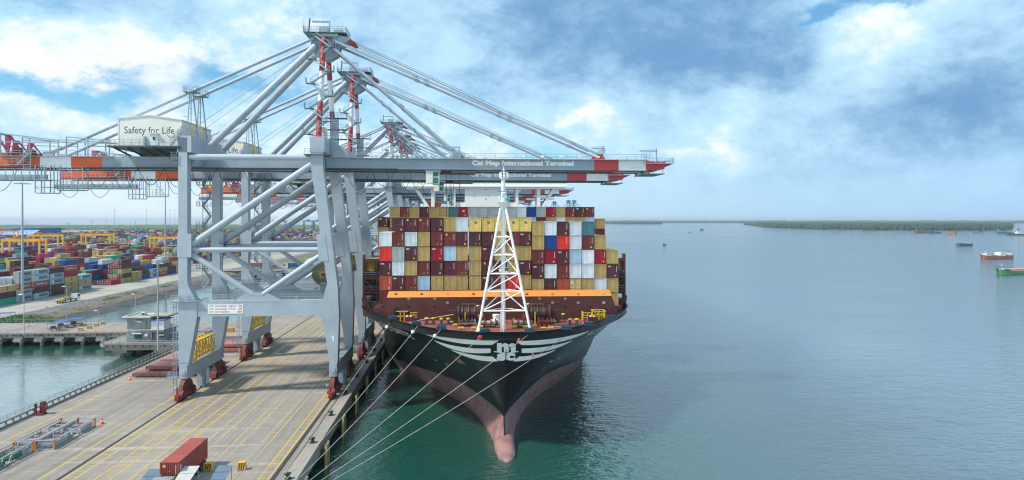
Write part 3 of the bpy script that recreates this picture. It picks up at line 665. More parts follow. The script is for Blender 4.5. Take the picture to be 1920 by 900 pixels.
        e.tube((-93.0, Y - 0.4, ZT + 1.3), (-93.0, Y + 0.4, ZT + 1.3), 0.75, 14, 1)
    e.beam((-97.8, YC - 2.4, ZT + 5.0), (-97.8, YC + 2.4, ZT + 5.0), 0.4, 0.4, 0); e.box(-94.6, -90, YC - 3.0, YC + 3.0, ZT + 0.0, ZT + 0.8, 1); e.box(-105, -97, YC - 2.8, YC + 2.8, ZT, ZT + 0.9, 2)
    e.build('rope_tensioner', [MAGENTA, BOGIE, YEL], t)
    e = MB()
    for (xa, xb) in ((-95.5, -84.0), (-82.4, -73.8)):
        for Y in (YC - 3.9, YC + 3.2):
            e.beam((xa, Y, ZT), (xa, Y, ZT + 4.6 if xa < -90 else ZT + 4.0), 0.2, 0.2); e.beam((xb, Y, ZT), (xb, Y, ZT + 3.3), 0.2, 0.2)
            e.beam((xa, Y, ZT + (4.6 if xa < -90 else 4.0)), (xb, Y, ZT + 3.3), 0.22, 0.22); e.beam(((xa + xb) / 2, Y, ZT), ((xa + xb) / 2, Y, ZT + 3.7), 0.18, 0.18); e.beam((xa, Y, ZT + 2.9), (xb, Y, ZT + 2.7), 0.16, 0.16)
    e.beam((-84.0, YC - 3.9, ZT + 3.4), (-73.8, YC - 3.9, ZT + 3.0), 0.18, 0.18); e.beam((-95.5, YC + 3.2, ZT + 4.0), (-73.8, YC + 3.2, ZT + 3.3), 0.18, 0.18)
    e.build('service_frame', GREY2, t)
    e = MB(); zg = ZB - 0.9
    e.box(-106, -85.2, YC - 5.8, YC - 5.3, ZB - 2.7, ZB - 1.7, 1); e.box(-106, -85.2, YC - 5.9, YC - 3.5, ZB - 2.85, ZB - 2.7, 2); e.rail([(-106, YC - 5.9, ZB - 2.7), (-85.2, YC - 5.9, ZB - 2.7)], h=2.3, step=1.5, mids=(0.3, 0.6, 0.8)); e.rail([(-106, YC - 3.5, ZB - 2.7), (-85.2, YC - 3.5, ZB - 2.7)], h=2.3, step=1.5, mids=(0.5,))
    e.box(-100, -88.8, YC - 4.4, YC - 3.8, ZB + 0.4, ZB + 0.55, 1); e.rail([(-100, YC - 4.5, ZB + 0.55), (-91.6, YC - 4.5, ZB + 0.55)], h=1.2, step=1.2); e.stair((-91.6, YC - 4.5, ZB + 0.5), (-89.2, YC - 4.5, ZT + 0.6), 0.8)
    for z in [ZB - 0.6 + 0.55 * i for i in range(7)]: e.beam((-90.4, YC - 4.7, z), (-89.0, YC - 4.7, z), 0.08, 0.08)
    for x in (-90.4, -89.0): e.beam((x, YC - 4.7, ZB - 0.6), (x, YC - 4.7, ZT + 1.2), 0.1, 0.1)
    e.build('cable_gallery', [GREY2, GREY2, GRATE], t)
    c = MB()                                                        # hanging maintenance cage
    for x in (-87.4, -85.6, -83.7): 
        for Y in (YC - 5.9, YC - 3.8): c.beam((x, Y, ZB + 0.4), (x, Y, ZB - 5.4), 0.16, 0.16)
    for z in (ZB - 5.4, ZB - 4.2, ZB - 2.7): 
        for Y in (YC - 5.9, YC - 3.8): c.beam((-87.4, Y, z), (-83.7, Y, z), 0.14, 0.14)
    c.beam((-87.4, YC - 5.9, ZB - 4.2), (-85.6, YC - 5.9, ZB - 5.4), 0.08, 0.08); c.box(-87.4, -83.7, YC - 5.9, YC - 3.8, ZB - 5.5, ZB - 5.42, 1)
    for x in (-83.2, -80.4, -78.2):
        for Y in (YC - 5.6, YC - 3.6): c.beam((x, Y, ZB), (x, Y, ZB - 4.8), 0.13, 0.13)
    c.box(-83.2, -78.2, YC - 5.6, YC - 3.6, ZB - 4.9, ZB - 4.75, 1); c.rail([(-83.2, YC - 5.6, ZB - 4.8), (-78.2, YC - 5.6, ZB - 4.8)], h=1.9, step=0.8, mids=(0.3, 0.6)); c.rail([(-83.2, YC - 5.6, ZB - 2.4), (-80.4, YC - 5.6, ZB - 2.4)], h=1.2, step=0.6)
    c.beam((-78.2, YC - 5.6, ZB - 4.8), (-81.4, YC - 5.6, ZB), 0.12, 0.12)
    c.build('maintenance_cage', [GREY2, GRATE], t)
    # festoon cables in loops under the girder
    f = MB(); r3 = random.Random(3)
    def loop(xa, xb, drop, Y): f.path([(xa + (xb - xa) * i / 10, Y, ZB - 0.45 - drop * (1 - (2 * i / 10 - 1) ** 2)) for i in range(11)], 0.06, 5)
    xs = [-107, -99.2, -91.5]
    for a, b_ in zip(xs, xs[1:]): loop(a + 0.3, b_ - 0.3, 4.6, YC - 4.4)
    xs = [-78.6 + 5.35 * i for i in range(13)]
    for i, (a, b_) in enumerate(zip(xs, xs[1:])): loop(a + 0.25, b_ - 0.25, 3.6 + 0.5 * sin(i * 2.1), YC - 4.3)
    for x in xs: f.beam((x, YC - 4.3, ZB + 0.1), (x, YC - 4.3, ZB - 0.6), 0.3, 0.25)
    loop(-14.2, -11.6, 0.2, YC - 4.3); loop(-11.4, -7.5, 4.2, YC - 4.3); loop(-16.5, -11.9, 3.0, YC - 4.3)
    f.box(-78, -14, YC - 4.5, YC - 4.1, ZB - 0.1, ZB + 0.1)
    f.build('festoon_cable', CABLE, t)
    # trolley with the operator's cab
    xc0, xc1, zc0, zc1 = XA(799, YC - 5), XA(824, YC - 5), ZA(810, 346, YC - 5), ZA(810, 322, YC - 5)
    c = MB(); c.box(xc0, xc0 + 1.4, YC - 5.6, YC - 3.2, zc0 + 0.2, zc1, 0); c.box(xc0 - 0.2, xc1 + 0.3, YC - 5.8, YC - 3.0, zc1, zc1 + 0.2, 1); c.box(xc0 + 1.4, xc1, YC - 5.5, YC - 3.2, zc0, zc0 + 0.25, 1)
    cab = c.build('operator_cab', [CREAM, GREY2], t)
    g = MB(); g.box(xc0 + 1.45, xc1 - 0.08, YC - 5.44, YC - 3.3, zc0 + 0.25, zc1 - 0.02, 0)
    for x in (xc0 + 1.46, xc1 - 0.1): 
        for Y in (YC - 5.46, YC - 3.3): g.beam((x, Y, zc0 + 0.2), (x, Y, zc1), 0.14, 0.14, 1)
    g.box(xc0 + 1.42, xc1 - 0.04, YC - 5.5, YC - 5.43, zc1 - 1.25, zc1 - 1.08, 1); g.build('cab_window', [GLASSG, CREAM], cab)
    c = MB(); c.box(xc0 - 0.5, xc1 + 7.4, YC - 2.2, YC + 2.2, ZB - 0.75, ZB - 0.3, 0); c.box(xc1 + 2.5, xc1 + 7.8, YC - 3.8, YC + 3.8, ZB - 0.72, ZB - 0.28, 0)
    for x in (xc0, xc1 + 7): c.box(x - 0.6, x + 0.6, YC - 3.4, YC + 3.4, ZB - 0.6, ZB - 0.28, 0)
    for dx in (1.4, 2.4, 4.2): c.tube((xc1 + dx, YC - 1, ZB - 0.7), (xc1 + dx, YC - 1, ZB - 12), 0.05, 4, 1)
    c.build('trolley', [DARK, CABLE], t)
    # stair tower on the landside rear leg
    s = MB(); z = 24.0; i = 0; xs0 = -57.6
    while z < 50:
        a, b_ = (xs0 - 2.2, xs0 - 0.5) if i % 2 == 0 else (xs0 - 0.5, xs0 - 2.2)
        s.stair((a, YB + 0.4, z), (b_, YB + 0.4, z + 2.4), 0.7)
        z += 2.4; i += 1
        if i % 2 == 0: s.box(xs0 - 3.2, xs0 + 0.2, YB - 0.8, YB + 1.0, z - 0.1, z, 1); s.rail([(xs0, YB - 0.8, z), (xs0 - 3.2, YB - 0.8, z), (xs0 - 3.2, YB + 1.0, z)], step=0.8)
    s.beam((xs0 - 2.4, YB + 0.9, 24), (xs0 - 2.4, YB + 0.9, 50.5), 0.12, 0.12); s.beam((xs0 - 0.3, YB + 0.9, 24), (xs0 - 0.3, YB + 0.9, 50.5), 0.12, 0.12)
    s.box(-55.4, -53.4, YB - 1.8, YB - 0.4, 34.6, 34.75, 1); s.rail([(-55.4, YB - 1.8, 34.7), (-50.4, YB - 1.8, 34.7)], step=0.9); s.box(-55.4, -50.4, YB - 1.9, YB - 0.6, 34.6, 34.72, 1)
    s.beam((-55.2, YB - 0.9, 24), (-55.2, YB - 0.9, 56), 0.16, 0.16)
    s.build('stair_tower', [GREY2, GRATE], t)
    s = MB()                                                        # caged ladder from the quay
    for x in (-58.5, -57.9): s.beam((x, YF - 0.3, 4.6), (x, YF - 0.3, 23.6), 0.09, 0.09)
    for i in range(46): s.beam((-58.5, YF - 0.3, 4.8 + 0.41 * i), (-57.9, YF - 0.3, 4.8 + 0.41 * i), 0.05, 0.05)
    for i in range(12): s.ring((-58.2, YF - 0.65, 8.5 + 1.25 * i), (0, 0, 1), 0.48, 0.035, 8, 4)
    s.box(-59.4, -57.4, YF - 1.2, YF + 0.4, 8.0, 8.12); s.rail([(-57.4, YF - 1.2, 8.1), (-59.4, YF - 1.2, 8.1), (-59.4, YF + 0.4, 8.1)], step=0.6, mids=(0.33, 0.66))
    s.build('ladder', GREY2, t)
    # cable reel on the waterside rear portal corner
    rc = Vector((XA(606, YB - 1.6), YB - 1.5, 27.4)); r = MB()
    for o in (-0.25, 0.25): r.ring(rc + Vector((0, o, 0)), (0, 1, 0), 2.45, 0.07, 28, 5, 0)
    for i in range(28): a = 2 * pi * i / 28; r.beam(rc + Vector((0.9 * cos(a), -0.22, 0.9 * sin(a))), rc + Vector((2.45 * cos(a), -0.25, 2.45 * sin(a))), 0.09, 0.06, 1)
    r.tube(rc + Vector((0, 0.22, 0)), rc + Vector((0, 0.32, 0)), 2.35, 28, 2); r.tube(rc + Vector((0, -0.2, 0)), rc + Vector((0, 0.2, 0)), 0.85, 20, 3); r.tube(rc + Vector((0, -0.6, 0)), rc + Vector((0, 0.9, 0)), 0.45, 10, 0); r.box(rc.x - 0.7, rc.x + 0.7, rc.y - 0.2, rc.y + 1.2, 23.7, 25.6, 4)
    r.build('cable_reel', [DARK, mat('reel_spoke', (0.52, 0.50, 0.12), 0.5), DARK, mat('cable_orange', (0.42, 0.22, 0.12), 0.7), GREY2], t)
    # yellow lifting beam parked on the landside sill
    y = MB(); y0, y1, za, zb = YF + 2.2, YB - 4.6, 11.3, 14.5
    for x in (-57.6, -55.5):
        for z in (za, zb): y.beam((x, y0, z), (x, y1, z), 0.28, 0.34)
        n = 7
        for i in range(n + 1): yy = y0 + (y1 - y0) * i / n; y.beam((x, yy, za), (x, yy, zb), 0.2, 0.2)
        for i in range(n): ya, yb = y0 + (y1 - y0) * i / n, y0 + (y1 - y0) * (i + 1) / n; y.beam((x, ya, za if i % 2 else zb), (x, yb, zb if i % 2 else za), 0.15, 0.15)
    for i in range(8): yy = y0 + (y1 - y0) * i / 7; y.beam((-57.6, yy, zb), (-55.5, yy, zb), 0.18, 0.18); y.beam((-57.6, yy, za), (-55.5, yy, za), 0.2, 0.2)
    y.box(-57.5, -55.6, y0 + 0.3, y1 - 0.3, zb - 0.2, zb - 0.12, 0)
    for yy in (y0 + 1, y1 - 1): y.box(-57.3, -55.2, yy - 0.2, yy + 0.2, 10.6, 11.3, 0)
    y.build('lifting_beam', YEL, t)
    # plate with the load limits
    xa, xb, zs0, zs1 = XA(390, YF - 1), XA(456, YF - 1), ZA(420, 588.5, YF - 1), ZA(420, 571, YF - 1)
    s = MB(); s.box(xa, xb, YF - 0.97, YF - 0.905, zs0, zs1); plate = s.build('load_sign', SIGNW, t)
    s = MB(); hh = (zs1 - zs0)
    for i, (a, v) in enumerate((('S.W.L  Under Spreader : Single Lift', '50T'), ('S.W.L  Under Spreader : Twin Lift', '60T'), ('S.W.L  Under Cargo Beam', '100T'))):
        z = zs1 - hh * (0.29 + 0.31 * i); s.text(a, (xa + 0.25, YF - 0.985, z), (1, 0, 0), (0, 0, 1), width=(5.3, 5.1, 3.9)[i], height=0.44, bold=0.01); s.text(v, (xb - (0.95, 0.95, 1.2)[i], YF - 0.985, z), (1, 0, 0), (0, 0, 1), width=(0.75, 0.75, 1.0)[i], height=0.40, bold=0.01)
    s.build('lettering', INKRED, plate)
    s = MB(); zn = ZA(626, 638.5, YF); s.prism([(-26.62, zn), (-26.32, zn), (-26.32, zn + 1.2), (-26.55, zn + 1.2), (-26.85, zn + 0.95), (-26.85, zn + 0.72), (-26.62, zn + 0.85)], 'y', YF - 1.03, YF - 1.005); s.build('leg_number', LETW, t)
    return t
crane1 = build_crane()
CR_LABEL = ['second grey quay crane closely behind the first, boom lettering just below the nearest boom',
            'third grey quay crane, its boom end seen through the white frame of the ship bridge', 'fourth grey quay crane, red mast rising just beyond the third along the quay',
            'fifth grey quay crane, shortest red mast seen between the stays', 'sixth and farthest grey quay crane on the quay, mostly hidden behind the others']
for y, lab in zip((191.6, 289.0, 333.0, 374.0, 452.0), CR_LABEL):
    c = copy_tree(crane1, (-41, y, QZ), label=lab)
    for k in list(c.children):
        if k.name.startswith('leg_number'): bpy.data.objects.remove(k)

# ================================================================ SHIP
CX, YBOW = 7.3, 112.2
def lerp_tab(tab, x):
    if x <= tab[0][0]: return tab[0][1]
    for (a, va), (b, vb) in zip(tab, tab[1:]):
        if x <= b: return va + (vb - va) * (x - a) / (b - a)
    return tab[-1][1]
B0 = [(0, 0.12), (2, 1.2), (4.5, 2.0), (8, 2.3), (13, 3.1), (20, 4.6), (26, 6.3), (35, 9.8), (46, 15.5), (64, 24.0), (80, 28.0), (95, 29.3)]
B45 = [(0, .12), (2, .4), (6, 1.2), (11, 2.3), (17, 4.0), (25, 7.2), (36, 13.4), (44, 19.3), (50, 23.4), (68, 28.5), (78, 29.3)]
B21 = [(0, 0), (.12, 1.6), (.3, 3), (.7, 5.0), (1.3, 7), (2.2, 8.6), (3.6, 10.6), (5.8, 13.2), (9.2, 15.9), (12.8, 18.7), (18, 21.8), (23, 24.6), (27, 26.5), (31, 28.0), (36, 29.3)]
STEM = [(-4, 119.8), (2, 119.9), (5, 121.2), (6, 121.4), (8, 121.0), (10, 120.3), (13, 118.8), (16, 116.8), (19, 114.7), (21.3, 113.2)]
ZG, ZR = 21.3, 5.0
def half(z, s):
    if z <= ZR:
        f = max(0, z) / ZR; return lerp_tab(B0, s) * (1 - f) + lerp_tab(B45, s) * f
    w = ((z - ZR) / (ZG - ZR)) ** 0.78
    return lerp_tab(B45, s) * (1 - w) + lerp_tab(B21, s) * w
HULLBLACK = mat('hull_black', (0.0055, 0.0085, 0.0095), 0.34, 0.3, 0.12, 0.35, (0.022, 0.022, 0.020), bump=0.10, bscale=0.35, spec=0.35)
HULLRED = mat('antifouling_red', (0.275, 0.145, 0.138), 0.65, 0.28, 0.5, 0.6, (0.17, 0.09, 0.085), bump=0.15, bscale=0.6)
DECKRED = mat('deck_red', (0.25, 0.075, 0.068), 0.6, 0.2, 0.3)
SHIPBROWN = mat('ship_brown', (0.085, 0.022, 0.019), 0.55, 0.18, 0.35, 0.2)
WBORANGE = mat('breaker_orange', (0.80, 0.27, 0.04), 0.5, 0.06, 0.3)
SHIPWHITE = mat('ship_white', (0.87, 0.86, 0.83), 0.4, 0.03, 0.3, 0.08, (0.6, 0.52, 0.42))
EMBLEM = mat('emblem_white', (0.90, 0.90, 0.87), 0.5, 0.05, 0.4)
BROWN2 = mat('windlass_brown', (0.050, 0.020, 0.016), 0.5, 0.35, 0.6)
BLUEG = mat('fairlead_blue', (0.018, 0.045, 0.085), 0.45, 0.15)
ROPEW = mat('white_rope', (0.36, 0.33, 0.28), 0.8, 0.2, 1.2)
SHIPYEL = mat('ship_yellow', (0.78, 0.55, 0.03), 0.5, 0.1)
BLUEP = mat('blue_paint', (0.02, 0.10, 0.24), 0.4, 0.15)
TEALH = mat('horn_teal', (0.05, 0.42, 0.33), 0.4)
ship = thing('container_ship', 'huge black-hulled container ship moored bow-on beside the quay, loaded high with containers', 'ship', (CX, 113.2, 0))

ZL = [-3, 0, 1.5, 3, 5.0, 5.001, 6.2, 8, 10, 12, 14, 16, 17.5, 19, 20.2, 21.3]
SL = [0, .06, .15, .35, .7, 1.2, 1.8, 2.6, 3.6, 5, 6.6, 8.5, 10.5, 12.8, 15.5, 18, 20.5, 23, 25.5, 28, 31, 34, 37, 41, 46, 52, 60, 68, 78, 91, 130, 250, 389]
def hull_mesh(b, side):
    rows = []
    for z in ZL:
        y0 = lerp_tab(STEM, z); rows.append([(CX + side * half(z, s), y0 + s if s < 300 else 502, z) for s in SL])
    n = len(SL); vs = [p for r in rows for p in r]; fs = []; ms = []
    for j in range(len(ZL) - 1):
        if ZL[j] == 5.0: continue
        for i in range(n - 1):
            a = j * n + i; q = (a, a + 1, a + n + 1, a + n); b.add([vs[t] for t in (q if side > 0 else q[::-1])], [(0, 1, 2, 3)], 1 if ZL[j + 1] <= 5.0 else 0)
hb = MB(); hull_mesh(hb, 1); hull_mesh(hb, -1)
zs = [(CX - half(z, 400), 502, z) for z in ZL] + [(CX + half(z, 400), 502, z) for z in reversed(ZL)]
hb.add(zs, [tuple(range(len(zs)))], 0)
hull = hb.build('hull', [HULLBLACK, HULLRED], ship)
bm_v = [v.copy() for v in hb.v]
import bmesh as _bm
bmh = _bm.new(); bmh.from_mesh(hull.data); _bm.ops.remove_doubles(bmh, verts=bmh.verts, dist=0.002); bmh.to_mesh(hull.data); bmh.free()
hull.data.polygons.foreach_set('use_smooth', [True] * len(hull.data.polygons))
BVH = BVHTree.FromPolygons(hb.v, hb.f)
CAMP = Vector((0, 0, CAM_Z))
_again = []
def on_hull(px, py, lift=0.05):
    u = (px - 960) / FPX; d = Vector((SY + u * CY, CY - u * SY, (HORIZON - py) / FPX)).normalized()
    p, nrm, i, dist = BVH.ray_cast(CAMP, d)
    if p is None: return on_hull(px + 0.23, py + 0.11, lift) if px < 1100 and px % 1 < 0.97 and _again.append(1) is None and len(_again) < 4000 else None
    if nrm.dot(d) > 0: nrm = -nrm
    return p + nrm * lift
def hull_patch(b, A, B_, C, D, nu=14, nv=3, lift=0.06, mi=0):      # A-B upper edge, D-C lower edge (pixels of the survey)
    pts = []
    for j in range(nv + 1):
        for i in range(nu + 1):
            u, v = i / nu, j / nv
            p = [(A[k] * (1 - u) + B_[k] * u) * (1 - v) + (D[k] * (1 - u) + C[k] * u) * v for k in (0, 1)]
            pts.append(on_hull(p[0], p[1], lift))
    w = nu + 1
    for j in range(nv):
        for i in range(nu):
            q = [pts[j * w + i], pts[j * w + i + 1], pts[(j + 1) * w + i + 1], pts[(j + 1) * w + i]]
            if all(p is not None for p in q): b.add(q, [(0, 1, 2, 3)], mi)
def curve_patch(b, up, lo, nu=16, nv=3, lift=0.06):                  # edges through three points each
    pts = []
    for j in range(nv + 1):
        for i in range(nu + 1):
            t = i / nu; a, c = qb(up, t), qb(lo, t); v = j / nv
            pts.append(on_hull(a[0] * (1 - v) + c[0] * v, a[1] * (1 - v) + c[1] * v, lift))
    w = nu + 1
    for j in range(nv):
        for i in range(nu):
            q = [pts[j * w + i], pts[j * w + i + 1], pts[(j + 1) * w + i + 1], pts[(j + 1) * w + i]]
            if all(p is not None for p in q): b.add(q, [(0, 1, 2, 3)])
def qb(p, t):                                                        # parabola through p0 (t=0), p1 (t=.5), p2 (t=1)
    return tuple(p[0][k] * (2 * t - 1) * (t - 1) + p[1][k] * 4 * t * (1 - t) + p[2][k] * t * (2 * t - 1) for k in (0, 1))
STRIPES = [(((781, 619), (855, 634), (935.5, 638)), ((781.5, 620), (850, 641), (923, 646))), (((813, 637), (865, 650), (920, 653)), ((813.5, 637.6), (862, 658), (920, 661))), (((845.5, 655), (885, 664.5), (924, 668)), ((846, 655.6), (890, 673), (934, 677))),
           (((967, 639), (1040, 634), (1104, 620)), ((977, 646.3), (1045, 641.5), (1103.5, 621))), (((978, 653), (1030, 648.5), (1074, 637)), ((978, 661.3), (1030, 656), (1073.5, 637.8))), (((973, 668), (1008, 664), (1042, 655)), ((962, 677.2), (1003, 671.5), (1041.5, 655.8)))]
for up, lo in STRIPES:
    b = MB(); curve_patch(b, up, lo); b.build('hull_stripe', EMBLEM, ship)
def add_fine(b, vs, fs, step, place):                                # small triangles that follow the curved plating
    tri = [(vs[f[0]], vs[f[i]], vs[f[i + 1]]) for f in fs for i in range(1, len(f) - 1)]; cache = {}
    def at(p):
        k = (round(p[0], 3), round(p[1], 3))
        if k not in cache: cache[k] = place(*p)
        return cache[k]
    while tri:
        t = tri.pop(); e = max(((hypot(t[i][0] - t[i - 1][0], t[i][1] - t[i - 1][1]), i) for i in range(3)))
        if e[0] > step:
            i = e[1]; p, q, r = t[i - 1], t[i], t[(i + 1) % 3]; m_ = ((p[0] + q[0]) / 2, (p[1] + q[1]) / 2); tri += [(p, m_, r), (m_, q, r)]; continue
        ps = [at(p) for p in t]
        if all(p is not None for p in ps): b.add(ps, [(0, 1, 2)])
def hull_text(b, string, tl, tr, bl, br, bold=0.02, lift=0.08):
    vs, fs, (x0, x1, y0, y1) = text_geo(string, bold)
    def place(x, y):
        u, v = (x - x0) / (x1 - x0), 1 - (y - y0) / (y1 - y0)
        return on_hull((tl[0] * (1 - u) + tr[0] * u) * (1 - v) + (bl[0] * (1 - u) + br[0] * u) * v, (tl[1] * (1 - u) + tr[1] * u) * (1 - v) + (bl[1] * (1 - u) + br[1] * u) * v, lift)
    add_fine(b, vs, fs, 0.2, place)
b = MB()                                                             # emblem: the m on its wave, s and c under it
def glyph(pts): 
    add_fine(b, pts, [tuple(range(len(pts)))], 36, lambda x, y: on_hull(900 + x / 15, 630 + y / 15, 0.07))
for x0, x1 in ((478, 610), (672, 805), (868, 1003)): glyph([(x0, 225), (x1, 225), (x1, 330), (x1, 440), (x0, 440), (x0, 330)])
glyph([(478, 190), (610, 190), (610, 226), (478, 226)])
def arch(cx, rx, ry, ix, iy):
    n = 12; o = [(cx - rx * cos(pi * i / n), 290 - ry * sin(pi * i / n)) for i in range(n + 1)]; q = [(cx - ix * cos(pi * i / n), 300 - iy * sin(pi * i / n)) for i in range(n + 1)]
    for i in range(n): glyph([o[i], o[i + 1], q[i + 1], q[i]])
arch(706, 98, 98, 34, 22); arch(905, 98, 98, 36, 22)
glyph([(610, 226), (640, 226), (680, 268), (680, 300), (610, 300)])
n = 14; cv = [(390 + 685 * i / n, 415 + (48 * sin(pi * i / n) ** 2) - (0 if 0 < i < n else 4)) for i in range(n + 1)]
for (xa, ya), (xb, yb) in zip(cv, cv[1:]): glyph([(xa, ya), (xb, yb), (xb, yb + 30), (xa, ya + 30)])
b.build('hull_emblem', EMBLEM, ship)
b = MB(); hull_text(b, 'sc', (931.6, 662.2), (966.2, 661.2), (931.6, 676.0), (966.2, 675.2), bold=0.055, lift=0.09); b.build('hull_emblem', EMBLEM, ship)
b = MB(); hull_text(b, 'MSC DITTE', (698.5, 598.5), (765, 624), (713, 611), (779.5, 636.5), bold=0.0); b.build('ship_name', EMBLEM, ship)
b = MB(); hull_text(b, 'MSC DITTE', (1103, 624), (1146, 604), (1098, 632), (1141, 612), bold=0.0); b.build('ship_name', EMBLEM, ship)
b = MB()                                                             # scuffs, thruster marks, loadline dashes
for x, y, l, m_ in ((815, 673, 5, 0), (835, 680, 6, 0), (899, 708, 7, 1), (1030, 678, 6, 0), (1045, 672, 5, 0), (982, 706, 5, 1), (1018, 690, 3, 0)):
    s_ = 1 if x < 940 else -1; hull_patch(b, (x, y), (x + l, y + s_ * l * .55), (x + l, y + s_ * l * .55 + 1.0), (x, y + 1.0), 2, 1, 0.07, m_)
hull_patch(b, (849, 665), (862, 672), (874, 682), (860, 680), 4, 2, 0.07, 1)
b.build('hull_mark', [EMBLEM, mat('hull_scuff', (0.22, 0.13, 0.06), 0.8, 0.3, 1.0)], ship)

# bulbous bow
bt = [(112.2, .05, .08), (112.5, .55, .4), (113.2, 1.0, .75), (114.5, 1.35, 1.1), (116.5, 1.62, 1.5), (118.5, 1.75, 1.85), (120.5, 1.80, 2.2), (122.5, 1.8, 2.5), (125, 1.75, 2.7), (128, 1.6, 2.6)]
bb = MB(); n = 14; vs = []
for y, hw, zt in bt:
    for i in range(n + 1):
        a = pi * i / n; e = 0.75
        vs.append((CX - hw * (abs(cos(a)) ** e) * (1 if cos(a) > 0 else -1), y, zt * (sin(a) ** 0.9 if sin(a) > 0 else 0)))
for j in range(len(bt) - 1):
    for i in range(n):
        a = j * (n + 1) + i; bb.add([vs[a], vs[a + 1], vs[a + n + 2], vs[a + n + 1]], [(0, 1, 2, 3)])
    for sg, i in ((-1, 0), (1, n)):
        p, q = vs[j * (n + 1) + i], vs[(j + 1) * (n + 1) + i]; bb.add([p, q, (q[0], q[1], -4), (p[0], p[1], -4)], [(0, 1, 2, 3)])
bulb = bb.build('bulbous_bow', HULLRED, ship, smooth=True)
bm = _bm.new(); bm.from_mesh(bulb.data); _bm.ops.remove_doubles(bm, verts=bm.verts, dist=0.003); bm.to_mesh(bulb.data); bm.free()
b = MB()
for j in range(5):
    y = 112.9 + j * 0.6
    for sg in (-1, 1):
        hw, zt = lerp_tab([(p[0], p[1]) for p in bt], y), lerp_tab([(p[0], p[2]) for p in bt], y)
        pts = []
        for i in range(4):
            a = radians(6 + 12 * i); pts.append(Vector((CX + sg * (hw * cos(a) ** .75 + .04), y, zt * sin(a) ** .9 + .04)))
        for p, q in zip(pts, pts[1:]): b.beam(p, q, 0.13, 0.05)
b.build('draught_mark', mat('draught_paint', (0.62, 0.42, 0.40), 0.6), bulb)
b = MB(); b.path([(CX, lerp_tab(STEM, z) - 0.06, z) for z in (2, 3.5, 5, 6, 8, 10, 13, 16, 18)], 0.10, 6); b.build('stem_bar', HULLBLACK, ship)

# bulwark inner face, cap, deck
rim = [(CX + s_ * half(ZG, s), 113.2 + s) for s_ in (-1,) for s in reversed(SL[:24])] + [(CX + half(ZG, s), 113.2 + s) for s in SL[1:24]]
def inset(pts, d):
    out = []
    for i, p in enumerate(pts):
        a, c = pts[max(0, i - 1)], pts[min(len(pts) - 1, i + 1)]; t = Vector((c[0] - a[0], c[1] - a[1])).normalized(); nrm = Vector((-t.y, t.x)); out.append((p[0] + nrm.x * d, p[1] + nrm.y * d))
    return out
rin = inset(rim, 0.38)
b = MB()
for (p, q), (pi_, qi) in zip(zip(rim, rim[1:]), zip(rin, rin[1:])):
    b.add([(*p, ZG + .02), (*q, ZG + .02), (*qi, ZG + .02), (*pi_, ZG + .02)], [(0, 1, 2, 3)], 0); b.add([(*pi_, ZG + .02), (*qi, ZG + .02), (*qi, 19.9), (*pi_, 19.9)], [(0, 1, 2, 3)], 0)
b.build('bulwark', [HULLBLACK, DECKRED], ship)
b = MB(); dk = inset(rim, 0.3); b.add([(*p, 20.0) for p in dk], [tuple(range(len(dk)))]); b.box(CX - 29.0, CX + 29.0, 150.5, 500, 19.0, 20.0); b.build('deck', DECKRED, ship)

# wave breaker
YW = 136.3
xl, xr = V(728.5, 545, YW)[0], V(1143.5, 545, YW)[0]; zt = ZA(935, 545, YW)
b = MB(); b.prism([(xl - 1.6, 20.0), (xr + 2.1, 20.0), (xr + 0.35, zt - 1.2), (xl - 0.35, zt - 1.2)], 'y', YW, YW + 0.4, 0)
b.add([(xl - .35, YW, zt - 1.2), (xr + .35, YW, zt - 1.2), (xr, YW + .55, zt), (xl, YW + .55, zt), (xl - .35, YW + .4, zt - 1.2), (xr + .35, YW + .4, zt - 1.2), (xr, YW + .75, zt), (xl, YW + .75, zt)], [(0, 1, 2, 3), (5, 4, 7, 6), (3, 2, 6, 7), (0, 3, 7, 4), (1, 5, 6, 2)], 1)
b.box(xl, xr, YW + 0.5, YW + 0.62, zt - 1.3, zt - 0.02, 1)
for i in range(13): x = xl + 1 + (xr - xl - 2) * i / 12; b.prism([(YW + .4, 20), (YW + 3.2, 20), (YW + .4, zt - 1.4)], 'x', x - .1, x + .1, 0)
wb = b.build('wave_breaker', [SHIPBROWN, WBORANGE], ship)
holes = [mat('drain_hole_red', (0.16, 0.015, 0.012), 0.6), mat('lashing_eye_green', (0.26, 0.24, 0.12), 0.6), mat('lashing_eye_grey', (0.36, 0.36, 0.34), 0.6), mat('hole_black', (0.015, 0.012, 0.012), 0.8)]
hp = {}
def roundel(px, py, mi, rx=.30, rz=.23):
    X, Z = V(px, py, YW - 0.02); dy = 0 if Z < zt - 1.2 else (Z - zt + 1.2) / 1.2 * .55
    if (mi, rx) not in hp:
        m_ = MB(); nn = 12; m_.prism([(rx * cos(2 * pi * i / nn), rz * sin(2 * pi * i / nn)) for i in range(nn)], 'y', -0.03, 0.02)
        o = m_.build('lashing_eye', holes[mi], wb, ); ORG[o.name] = ORG[ship.name]; hp[(mi, rx)] = o
        for v in o.data.vertices: v.co += ORG[ship.name]
    else: o = hp[(mi, rx)].copy(); COL.objects.link(o); o.parent = wb
    o.location = Vector((X, YW - 0.02 + dy, Z)) - ORG[ship.name]
for i, px in enumerate((742, 790.5, 839, 888, 941, 988, 1036, 1085, 1132)): roundel(px, 552, (0, 0, 2, 0, 0, 0, 1, 1, 2)[i])
for px in (766, 815, 864, 912, 1012, 1060): roundel(px, 560, 1 if px != 864 else 0)
for px in (839, 1036, 1084, 1132): roundel(px, 567.5, 1 if px < 1100 else 2, .34, .27)
for px in (766, 815, 863, 1012, 1060, 1107): roundel(px, 575, 3, .42, .20)
